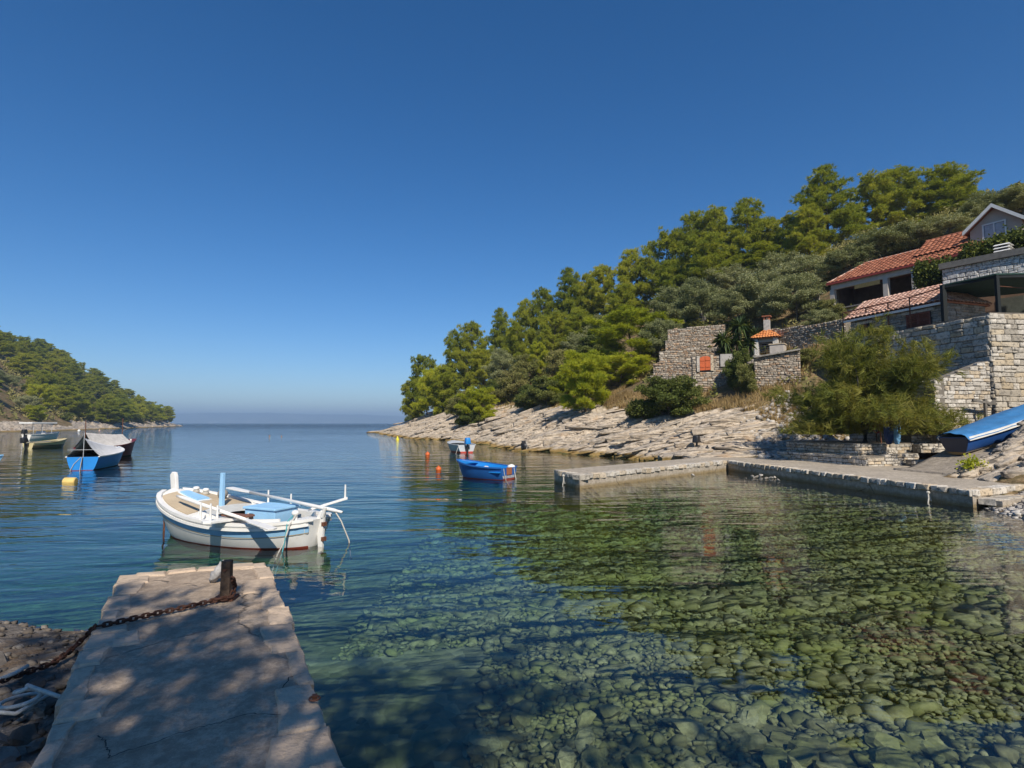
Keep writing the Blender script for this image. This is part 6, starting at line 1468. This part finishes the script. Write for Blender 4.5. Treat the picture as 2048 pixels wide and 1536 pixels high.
buoy(877, 941, .135, OR, "nearer orange ball buoy left of the blue rowing boat"); buoy(855, 911, .16, OR, "farther orange ball buoy off the rocks"); buoy(795, 880, .22, ("lemon", (.80, .66, .03)), "small yellow buoy near the headland tip", "cone"); buoy(140, 966, .15, ("sand", (.72, .50, .16)), "yellow drum buoy in front of the blue awning boat", "drum")
buoy(121, 893, .2, WH, "white buoy right of the cream boat"); buoy(158, 863, .35, WH, "tiny white buoy by the left rocks"); buoy(199, 862, .25, ("pale", (.6, .4, .3)), "tiny pale pink buoy by the left rocks")
# ================================================================== STONES UNDER WATER, SHORE AND SMALL THINGS
def cobble_proto(seed, sub=1):
    bm = bmesh.new(); bmesh.ops.create_icosphere(bm, subdivisions=sub, radius=.5); r = random.Random(seed); ph = [r.uniform(0, 6) for _ in range(6)]; cut = [Vector((r.gauss(0, 1), r.gauss(0, 1), r.gauss(0, .6))).normalized() for _ in range(9)]
    for v in bm.verts:
        p = v.co.copy(); s = 1 + .10 * math.sin(5 * p.x + ph[0]) + .10 * math.sin(5 * p.y + ph[1]) + .08 * math.sin(6 * p.z + ph[2]); p *= s
        for c in cut:
            e = p.dot(c) - r.uniform(.19, .36)
            if e > 0: p -= c * e * .95
        v.co = p
    V = np.array([v.co for v in bm.verts]); F = np.array([[v.index for v in f.verts] for f in bm.faces]); bm.free(); return V, F
COB = [cobble_proto(100 + i, 2) for i in range(10)]; COBS = [cobble_proto(200 + i, 1) for i in range(8)]
def tiny_proto(seed):
    r = random.Random(seed); bm = bmesh.new(); bmesh.ops.create_icosphere(bm, subdivisions=1, radius=.5)
    bmesh.ops.dissolve_degenerate(bm, edges=bm.edges)
    bm.free(); bm = bmesh.new(); bmesh.ops.create_cube(bm, size=.8)
    for v in bm.verts: v.co += Vector((r.uniform(-.2, .2), r.uniform(-.2, .2), r.uniform(-.15, .15)))
    bmesh.ops.triangulate(bm, faces=bm.faces); V = np.array([v.co for v in bm.verts]); F = np.array([[v.index for v in f.verts] for f in bm.faces]); bm.free(); return V, F
COB0 = [tiny_proto(300 + i) for i in range(8)]
def cobble_mat(name, a, b, c, dk, moss):
    t = NT(name); p = t.pos(); n = t.noise(p, 16, 4, .65); n2 = t.noise(p, 1.1, 4, .6)
    r = t.math('FRACT', t.math('ADD', t.n("ShaderNodeObjectInfo").outputs["Random"], t.n("ShaderNodeAttribute", attribute_name="rnd").outputs["Fac"]))
    col = t.ramp(r, [(.0, dk), (.22, a), (.62, b), (1.0, c)]); col = t.mix(t.ramp(n, [(.35, (.6, .6, .6)), (.55, (0, 0, 0))]), col, tuple(q * .55 for q in a)); col = t.mix(t.ramp(n2, [(.42, (0, 0, 0)), (.66, (.75, .75, .75))]), col, moss)
    t.bsdf(col, .85, t.bump(n, .5, .02), spec=.2); return t.mat
M_COB = cobble_mat("sunken_cobble", (.23, .215, .115), (.305, .29, .16), (.39, .375, .23), (.15, .145, .075), (.23, .245, .075))
M_PEB = cobble_mat("beach_pebble", (.34, .31, .27), (.50, .46, .41), (.64, .61, .56), (.16, .14, .12), (.36, .32, .27))
M_NEAR = cobble_mat("shore_stone", (.11, .095, .08), (.19, .165, .14), (.30, .27, .23), (.05, .045, .04), (.12, .10, .08))
def cob_obj(V, F, mat, cache={}):
    k = (id(V), mat.name)
    if k not in cache:
        me = bpy.data.meshes.new("stone"); me.from_pydata(V.tolist(), [], F.tolist()); me.materials.append(mat); me.polygons.foreach_set("use_smooth", [False] * len(F)); cache[k] = me
    return cache[k]
def scatter(parent, items, mat, limit, name="stone", rest="cobbles", smooth=False):
    """items (x,y,z,s,flat); the ones that show largest become objects"""
    items = sorted(items, key=lambda q: -q[3] / math.hypot(q[0], q[1])); r = random.Random(len(items)); Vs, Fs, Rs = [], [], []; b = 0
    for k, (x, y, z, s, fl) in enumerate(items):
        e = Euler((r.gauss(0, .22), r.gauss(0, .22), r.uniform(0, 6.28))); sc = (s * r.uniform(.8, 1.5), s * r.uniform(.75, 1.05), s * fl)
        if k < limit:
            V, F = COB[r.randrange(10)]; o = bpy.data.objects.new(name, cob_obj(V, F, mat)); o.location = (x, y, z); o.scale = sc; o.rotation_euler = e; link(o, parent)
        else:
            V, F = (COBS if math.hypot(x, y) < 9 and s > .09 else COB0)[r.randrange(8)]; M = np.array(e.to_matrix()); Vs.append((V * np.array(sc)) @ M.T + np.array([x, y, z])); Fs.append(F + b); Rs.append(np.full(len(V), r.random())); b += len(V)
    if Vs: o = mesh_np(rest, np.concatenate(Vs), np.concatenate(Fs), mat, parent, smooth=smooth, attrs={"rnd": np.concatenate(Rs)}); o["kind"] = "stuff"
items = []; rc = random.Random(31)
y = 1.6
while y < 24:
    step = float(np.interp(y, [2, 4, 7, 11, 20], [.135, .118, .098, .088, .12])); x = -1.0 - .5 * max(0, 6 - y) * 0 - 1.5 * (y > 7)
    while x < min(12.2, 1.0 * y + 3):
        s = step * rc.choice((.55, .7, .8, .95, 1.05, 1.15, 1.3, 1.5, 1.8, 2.3, 3.0 if y < 9 else 2.2)) * (1.15 if x < 4 else .85); px, py = x + rc.uniform(-.5, .5) * step, y + rc.uniform(-.5, .5) * step
        inq = (px > 10.1 + (26 - py) * .165 and py > 14.2) or (-2.6 < px < -.35 and py < 8)
        if not inq and rc.random() > .06: items.append((px, py, float(seabed_z(px, py)) + s * .10, s, rc.uniform(.32, .55)))
        x += step * 1.05
    y += step
for k in range(16000):
    yy = 2.2 + 14 * rc.random() ** 1.4; xx = rc.uniform(-1.0, min(12, yy + 3)); s = rc.choice((.04, .05, .06, .08))
    if not ((xx > 10.1 + (26 - yy) * .165 and yy > 14.2) or (-2.6 < xx < -.35 and yy < 8)): items.append((xx, yy, float(seabed_z(xx, yy)) + .035, s, .6))
scatter(seabed, items, M_COB, 295)
# beach pebbles right of the quay
items = []
for k in range(5200):
    t_ = rc.uniform(1.5, 8.6); u_ = rc.uniform(-1.2, 4.2); ush = float(ushR(t_)); x = TR[0] * t_ + DR[0] * (u_ + ush); yy = TR[1] * t_ + DR[1] * (u_ + ush)
    if yy < 7 or (yy > 14.3 + (x - 12) * .48 and x > 12): continue
    items.append((x, yy, ground(x, yy) + .01, rc.choice((.05, .07, .09, .12, .16)), rc.uniform(.45, .75)))
scatter(hill, items, M_PEB, 0, rest="beach_pebbles")
# rubble slope left of the terraces
items = []
for k in range(1500):
    t_ = rc.uniform(19.5, 25.5); u_ = rc.uniform(3.0, 9.5); ush = float(ushR(t_)); x = TR[0] * t_ + DR[0] * (u_ + ush); yy = TR[1] * t_ + DR[1] * (u_ + ush); items.append((x, yy, max(ZQ, ground(x, yy)) + .02, rc.choice((.08, .12, .16, .24, .34)), rc.uniform(.5, .8)))
scatter(hill, items, M_PEB, 0, rest="rubble_slope")
# loose pale stones standing out of the water by the quay
for k, (px, py, s) in enumerate(((1492, 958, .10), (1503, 955, .20), (1512, 956, .24), (1522, 953, .28), (1533, 958, .22), (1542, 957, .17), (1549, 957, .24), (1557, 962, .13), (1386, 952, .24))):
    p = on(px, py, 0); V, F = COB[k]; o = bpy.data.objects.new("loose_stone", cob_obj(V, F, M_PEB)); o.location = (p.x, p.y, .02 + s * .1); o.scale = (s * (1.0 + .25 * (k % 3)), s * .8, s * (.45 + .14 * (k % 2))); o.rotation_euler = (.2 * (k % 3), .15 * (k % 4), k * 1.7); link(o)
    tag(o, ["smallest stone at the left end of the row of pale stones by the quay", "second pale stone from the left in the row by the quay", "third pale stone from the left in the row by the quay", "tallest pointed stone in the row of pale stones by the quay", "greenish stone right of the tallest one in the row by the quay", "sixth pale stone from the left in the row by the quay", "round pale stone near the right end of the row by the quay", "last low stone at the right end of the row by the quay", "single pale stone breaking the water beside the right hand pier"][k], "stone", "loose stones by the quay")

# ---- near shore left of the pier
def near_z(x, y):
    x = np.asarray(x, float); y = np.asarray(y, float); ys = np.where(x < -1.4, 6.25 + .25 * np.sin(x * 1.7), -1.2)
    d = ys - y; return np.where(d > 0, .30 * (1 - np.exp(-d * 1.1)) + .045 * np.maximum(0, d - 3) , d * .5) + fbm(x * 1.6, y * 1.6, 14) * .20 * sstep(-.3, .8, d) + fbm(x * 6, y * 6, 15) * .05 * sstep(-.3, .5, d)
gx = np.arange(-9, -1.55, .09); gy = np.arange(-10, 7.6, .09); A, B = np.meshgrid(gx, gy, indexing='ij')
pe = np.interp(B, [-12, pL0.y, pL1.y, 12], [pLb.x, pL0.x, pL1.x, pL1.x]) + .12
keepm = np.minimum(A, pe); 
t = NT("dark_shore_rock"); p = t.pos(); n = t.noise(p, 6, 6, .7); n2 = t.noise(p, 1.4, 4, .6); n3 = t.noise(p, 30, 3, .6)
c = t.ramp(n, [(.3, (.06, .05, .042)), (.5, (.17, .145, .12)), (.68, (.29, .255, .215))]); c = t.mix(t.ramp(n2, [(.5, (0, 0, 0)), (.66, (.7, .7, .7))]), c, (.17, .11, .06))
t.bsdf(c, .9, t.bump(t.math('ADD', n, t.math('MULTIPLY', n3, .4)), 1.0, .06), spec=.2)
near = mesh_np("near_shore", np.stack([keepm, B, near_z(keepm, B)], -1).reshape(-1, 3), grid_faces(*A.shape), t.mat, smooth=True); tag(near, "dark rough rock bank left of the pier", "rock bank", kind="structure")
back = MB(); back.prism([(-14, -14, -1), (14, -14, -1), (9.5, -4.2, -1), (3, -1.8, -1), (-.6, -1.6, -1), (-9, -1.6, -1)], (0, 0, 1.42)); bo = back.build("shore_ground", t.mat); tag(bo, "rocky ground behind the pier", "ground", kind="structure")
items = []
for k in range(1500):
    x = rc.uniform(-6.2, -1.8); yy = rc.uniform(1.2, 6.2); lim = float(np.interp(yy, [pL0.y, pL1.y], [pL0.x, pL1.x]))
    if x > lim - .06: continue
    s = rc.choice((.04, .06, .08, .11, .15, .2)) * (1 if yy < 4.2 else .45); items.append((x, yy, float(near_z(x, yy)) + s * .12, s, rc.uniform(.4, .75)))
scatter(near, items, M_NEAR, 120)
V, F = COB[3]; o = bpy.data.objects.new("boulder", cob_obj(V, F, M_NEAR)); pb = on(20, 1330, .25); o.location = (pb.x - .35, pb.y - .1, .16); o.scale = (.9, .7, .45); o.rotation_euler = (.2, .1, .6); link(o); tag(o, "big grey boulder at the left frame edge above the rope", "boulder")

# ---- post, chain, rope and rag on the near pier
pf = on(452, 1196, ZP); M_POSTW = plain("weathered_post_wood", (.085, .055, .036), .9, .5, 14, 1.0, stain=(.16, .055, .022))
po = empty("mooring_post", (pf.x, pf.y, ZP), .08, "short weathered brown mooring post at the pier end", "post")
MB().box((0, 0, .16), (.092, .085, .40), taper=.92).build("post_body", M_POSTW, po, bevel=.008); MB().tube([(0, -.058, .28), (0, -.05, .28)], .014, 8).build("bolt", M_IRON, po); MB().box((.0, 0, .005), (.19, .17, .03)).build("base_collar", M_IRON, po, bevel=.006)
M_CHAIN = plain("rusted_chain", (.085, .036, .022), .9, .4, 60, .8)
lk = MB()
a_, b_, rr_ = .032, .017, .0085; pts = []
for i in range(17):
    an = 2 * math.pi * i / 16; pts.append(((a_ - b_) * (1 if math.cos(an) > 0 else -1) * min(1, abs(math.cos(an)) * 3) + b_ * math.cos(an), b_ * math.sin(an), 0))
lk.tube(pts, rr_, 6, cap=False); lko = lk.build("chain_link", M_CHAIN); lme = lko.data; bpy.data.objects.remove(lko)
path = [(on(466, 1160, ZP + .22)), on(470, 1178, ZP + .1), on(462, 1197, ZP + .02), on(425, 1204, ZP + .012), on(370, 1217, ZP + .012), on(300, 1232, ZP + .012), on(235, 1247, ZP + .012), on(188, 1257, ZP + .012), on(172, 1275, ZP - .10), on(140, 1305, .34), on(105, 1330, .33), on(60, 1345, .34), on(10, 1362, .36), on(-60, 1390, .36)]
cum = [0]
for a, b in zip(path[:-1], path[1:]): cum.append(cum[-1] + (b - a).length)
cn = empty("rusty_chain", tuple(path[3]), 0, "rusty iron chain running from the post across the pier", "chain"); k = 0; sdist = 0.0
while sdist < cum[-1] - .02 and k < 140:
    i = max(0, min(len(cum) - 2, int(np.searchsorted(cum, sdist)) - 1)); f = (sdist - cum[i]) / max(1e-6, cum[i + 1] - cum[i]); p = path[i].lerp(path[i + 1], f); d = (path[i + 1] - path[i]).normalized()
    y_ = Vector((0, 0, 1)).cross(d).normalized(); z_v = d.cross(y_); M = Matrix((d, y_, z_v)).transposed() @ Euler(((math.pi / 2 if k % 2 else 0) + rc.uniform(-.3, .3) + .5, 0, 0)).to_matrix()
    o = bpy.data.objects.new("chain_link", lme); o.matrix_world = Matrix.Translation(p - cn.location + Vector((0, 0, .012))) @ M.to_4x4(); link(o, cn); sdist += .046; k += 1
def rope_thing(name, label, pts, r, mat=M_ROPE, n=8): o = MB().tube(pts, r, n).build(name, mat, smooth=True); tag(o, label, "rope"); return o
cc = on(48, 1400, .40); pts = [on(-60, 1365, .36), on(-5, 1352, .37), on(30, 1345, .38)]
rope_thing("mooring_rope", "pale thick rope end running off the left edge beside the chain", [on(-70, 1372, .36), on(-10, 1362, .38), on(30, 1346, .40), on(55, 1332, .40)], .014)
sp = [Vector((cc.x + (.155 - .012 * a) * math.cos(a + 1.2), cc.y + (.15 - .012 * a) * math.sin(a + 1.2), .37 + .010 * a)) for a in np.linspace(0, 12.2, 60)]
rope_thing("rope_coil", "white rope lying in a loose coil on the stones left of the pier", [on(-40, 1430, .40), on(-5, 1424, .40), on(30, 1428, .395)] + sp + [cc + Vector((.25, .02, .0)), cc + Vector((.36, .10, .03)), cc + Vector((.48, .13, .08))], .013)
rg_ = MB().ball((0, 0, 0), .085, 14, sc=(.62, .8, 1.35))
for v in rg_.v: v += Vector((rc.uniform(-.012, .012), rc.uniform(-.012, .012), rc.uniform(-.02, .02))) + Vector((.05 * math.sin(v.z * 14), 0, 0))
ro = rg_.build("crumpled_rag", plain("dirty_white_cloth", (.38, .37, .36), .95, .35, 18, .6), smooth=True); q = on(436, 1163, ZP); ro.location = (q.x, q.y, ZP + .10); tag(ro, "dirty white crumpled rag beside the mooring post", "rag")
o = empty("iron_ring", tuple(on(629, 1400, ZP + .012)), .3, "small rusty iron ring set in the right edge of the pier", "ring"); MB().tube([(.03 * math.cos(a), .03 * math.sin(a), .01) for a in np.linspace(0, 6.28, 17)], .006, 6, cap=False).build("ring", M_IRON, o); MB().box((0, .035, .0), (.03, .03, .03)).build("eye", M_IRON, o)

# ---- quay clutter
p = on(1744, 884, 1.3); o = empty("hose_reel", (p.x + .1, p.y - .2, 1.3), 0, "pink coiled hose hanging beside the tamarisk trunk", "hose")
m = MB()
for k in range(4): m.tube([(.17 * math.cos(a) * (1 - .06 * k), -.05 + .02 * k, .62 + .19 * math.sin(a) * (1 - .06 * k)) for a in np.linspace(0, 6.28, 22)], .022, 6, cap=False)
m.build("coil", plain("pink_hose", (.55, .10, .14), .5), o); MB().tube([(0, 0, 0), (0, 0, .85)], .02, 6).build("stake", M_IRON, o)
for lab, px, w, h, m_, lean in (("dark blue kayak leaning on the wall under the tamarisk", 1772, .42, 2.0, plain("navy_plastic", (.015, .03, .09), .5), .16), ("light blue paddle board leaning beside the dark blue kayak", 1788, .26, 1.3, plain("pale_blue_plastic", (.16, .34, .52), .5), .22)):
    p = on(px, 888, 1.3); o = empty("kayak" if "kayak" in lab else "paddle_board", (p.x, p.y - .3, 1.3), .15, lab, "kayak" if "kayak" in lab else "board"); o.rotation_euler = (-.12, lean, .3)
    MB().prism([(-w * .12, 0, 0), (w * .12, 0, 0), (w * .42, 0, h * .12), (w * .5, 0, h * .4), (w * .42, 0, h * .75), (w * .12, 0, h), (-w * .12, 0, h), (-w * .42, 0, h * .75), (-w * .5, 0, h * .4), (-w * .42, 0, h * .12)], (0, .16, 0)).build("hull", m_, o, bevel=.03); MB().prism([(-w * .2, -.02, h * .4), (w * .2, -.02, h * .4), (w * .16, -.02, h * .62), (-w * .16, -.02, h * .62)], (0, .04, 0)).build("deck_pad", M_BLACKP if "kayak" in lab else M_WHITE, o)
for k, (px, lab) in enumerate(((1757, "thin brown wooden stake beside the pink hose"), (1767, "second brown wooden stake left of the dark blue kayak"))):
    p = on(px, 886, 1.3); o = MB().tube([(0, 0, 0), (-.03 - .1 * k, .05, 1.1)], .022, 6).build("garden_stake", plain("brown_stake", (.17, .07, .035), .9)); o.location = (p.x, p.y - .2, 1.3); tag(o, lab, "stake", "stakes under the tamarisk")
for k, (px, py, s, lab) in enumerate(((1396, 908, 1.0, "black outboard motor standing on the shore end of the pier"), (1415, 910, .7, "small black canister beside the black motor on the shore"))):
    p = on(px, py, ZQ); o = empty("outboard_motor" if k == 0 else "canister", (p.x, p.y, ZQ), .8, lab, "motor" if k == 0 else "canister")
    if k == 0: outboard(o, 0, 0, .52, M_BLACKP, s=1.0, name="motor")
    else: MB().lathe((0, 0, 0), [(.13, 0), (.15, .05), (.15, .34), (.10, .42), (.05, .44), (.05, .5)], 12).build("tank", M_BLACKP, o); MB().tube([(-.06, 0, .44), (-.06, 0, .54), (.06, 0, .54), (.06, 0, .44)], .015, 6).build("handle", M_BLACKP, o)
for k, (px, py, s, lab) in enumerate(((1450, 903, .42, "left grey concrete cube at the foot of the rubble slope"), (1466, 902, .36, "middle grey concrete cube at the foot of the rubble slope"), (1478, 899, .40, "right chipped concrete cube at the foot of the rubble slope"))):
    p = on(px, py, ZQ); o = MB().box((0, 0, s / 2 - .03), (s, s * .9, s), Euler((.08 * k, .05, .5 + k)).to_matrix()).build("concrete_block", M_CONC, bevel=.03); o.location = (p.x, p.y, ZQ); tag(o, lab, "block", "concrete cubes on the shore")
# black fender on the rock ledge
p = on(1056, 902, 0); o = empty("rubber_fender", (p.x, p.y, 0), .3, "black rubber fender roped to the rock ledge at the water", "fender"); MB().lathe((0, 0, -.3), [(.10, 0), (.2, .08), (.22, .7), (.16, .95), (.06, 1.0)], 12, axis=Euler((.1, -.35, 0)).to_matrix()).build("body", M_BLACKP, o, smooth=True); MB().box((-.35, 0, .68), (.3, .26, .28)).build("head", M_BLACKP, o, bevel=.05)
m = MB()
for q in (-.15, .15): m.tube([(-.25, -.2, .75), (q, -.26, .4), (-.1 + q, -.3, 0)], .02, 5)
m.build("rope", M_ROPE, o)
for lab, px, py, dx in (("frayed rope hanging on the end face of the right hand pier", 1126, 950, -.10), ("mooring ring with rope on the shaded quay face near its corner", 1876, 990, 0.0)):
    if dx: a = on(1130, 946, .34); a = C1.lerp(C2, .45) + Vector((-.06, -.04, .32)); b = a + Vector((-.05, -.06, -.40))
    else: a = K1.lerp(K2, .90) + Vector((-.12, -.02, .25)); b = a + Vector((-.10, -.1, -.32))
    o = empty("quay_rope", tuple(a), 0, lab, "rope"); MB().tube([(0, 0, 0), (b - a) * .5 + Vector((.02, 0, 0)), b - a], .018, 6).build("strand", M_ROPE, o); MB().ball((0, 0, .0), .05, 8).build("knot", M_ROPE, o); MB().tube([(.03, .02, .0), (b - a) * .7 + Vector((.08, -.02, 0))], .012, 5).build("strand", M_ROPE, o)
# windlass behind the covered boat
o = empty("boat_winch", (20.9, 24.3, 2.3), .2, "grey wooden cross shaped winch post behind the covered boat", "winch"); MB().box((0, 0, .35), (.1, .1, 1.2)).build("post", M_BARK_GREY, o); MB().box((-.05, -.02, .82), (1.3, .08, .1), Euler((0, .12, 0)).to_matrix()).build("arm", M_BARK_GREY, o); MB().beam((-.1, 0, .1), (-.35, 0, -.2), .06, .06).build("strut", M_BARK_GREY, o); MB().box((.3, -.05, .78), (.4, .1, .08), Euler((0, -.6, 0)).to_matrix()).build("handle", M_BARK_GREY, o)
# weed tuft on the rocks by the slipway
p = Vector((14.9, 17.9, 0)); o = empty("weed_clump", (p.x, p.y, ground(p.x, p.y)), 0, "small bright green weed clump on the rocks below the slipway", "plant"); rg = np.random.default_rng(90)
V, F, tn = leaves(rg.normal(0, .14, (120, 3)) * np.array([1.5, 1, .6]) + np.array([0, 0, .12]), unit(rg.normal(0, 1, (120, 3)) + np.array([0, 0, .6])), 4, .09, .06, .6, rg); mesh_np("foliage", V, F, M_PINE_BRIGHT, o, attrs={"rnd": tn})
m = MB()
for k in range(5): m.tube([(0, 0, -.05), (rc.uniform(-.15, .15), rc.uniform(-.1, .1), .15)], .008, 5)
m.build("stem", M_BARK, o)
# drain pipe on the tall wall
o = empty("drain_pipe", (24.9, 25.7, 2.6), 0, "pale vertical pipe on the sunlit face of the tall wall", "pipe"); MB().tube([(0, -.08, 0), (0, -.08, 4.0), (0.05, .2, 4.2)], .05, 8).build("pipe", plain("pale_pvc", (.55, .56, .52), .4), o)
for z in (.8, 2.6): MB().box((0, -.06, z), (.16, .1, .05)).build("bracket", M_IRON, o)
# swimmers far out
M_SKIN = plain("skin", (.42, .25, .17), .6, .1); M_HAIR = plain("dark_hair", (.05, .035, .025), .7, .2)
for px, lab in ((539, "left swimmer with dark hair far out in the bay"), (563, "right swimmer with head low in the water far out in the bay")):
    p = on(px, 873, 0); o = empty("person", (p.x, p.y, -.26 if px < 550 else -.33), .4, lab, "person", "swimmers in the bay")
    prof = [(.26, -.35), (.24, -.1), (.2, .06), (.09, .13), (.065, .18), (.085, .22), (.11, .30), (.115, .37), (.09, .44), (.03, .48)]
    b = MB().lathe((0, 0, 0), prof, 12)
    for v in b.v: v.y *= .62 if v.z < .14 else 1.0
    b.tube([(-.18, 0, -.05), (-.45, -.2, .02), (-.6, -.5, -.02)], [.075, .055, .035], 8); b.tube([(.18, 0, -.05), (.45, -.2, .02), (.6, -.5, -.02)], [.075, .055, .035], 8); b.box((0, -.11, .33), (.03, .05, .06)); body = b.build("body", M_SKIN, o, smooth=True)
    MB().ball((0, .025, .39), .125, 12, sc=(1, 1, .95)).build("hair", M_HAIR, o, smooth=True)

# ---- pine standing behind the camera: its shade falls across the pier
SHADE = make_proto("shade_pine", 77, 8, broad, 24, 10, M_PINE, M_BARK, clump=.7, t0=.42)
KIND["Q"] = ("pine_tree", [SHADE], "tree")
plant("Q", 0, -.1, -3.7, .35, 7.9, 8.4, 1.0, "pine on the shore behind the pier whose shade falls over it")
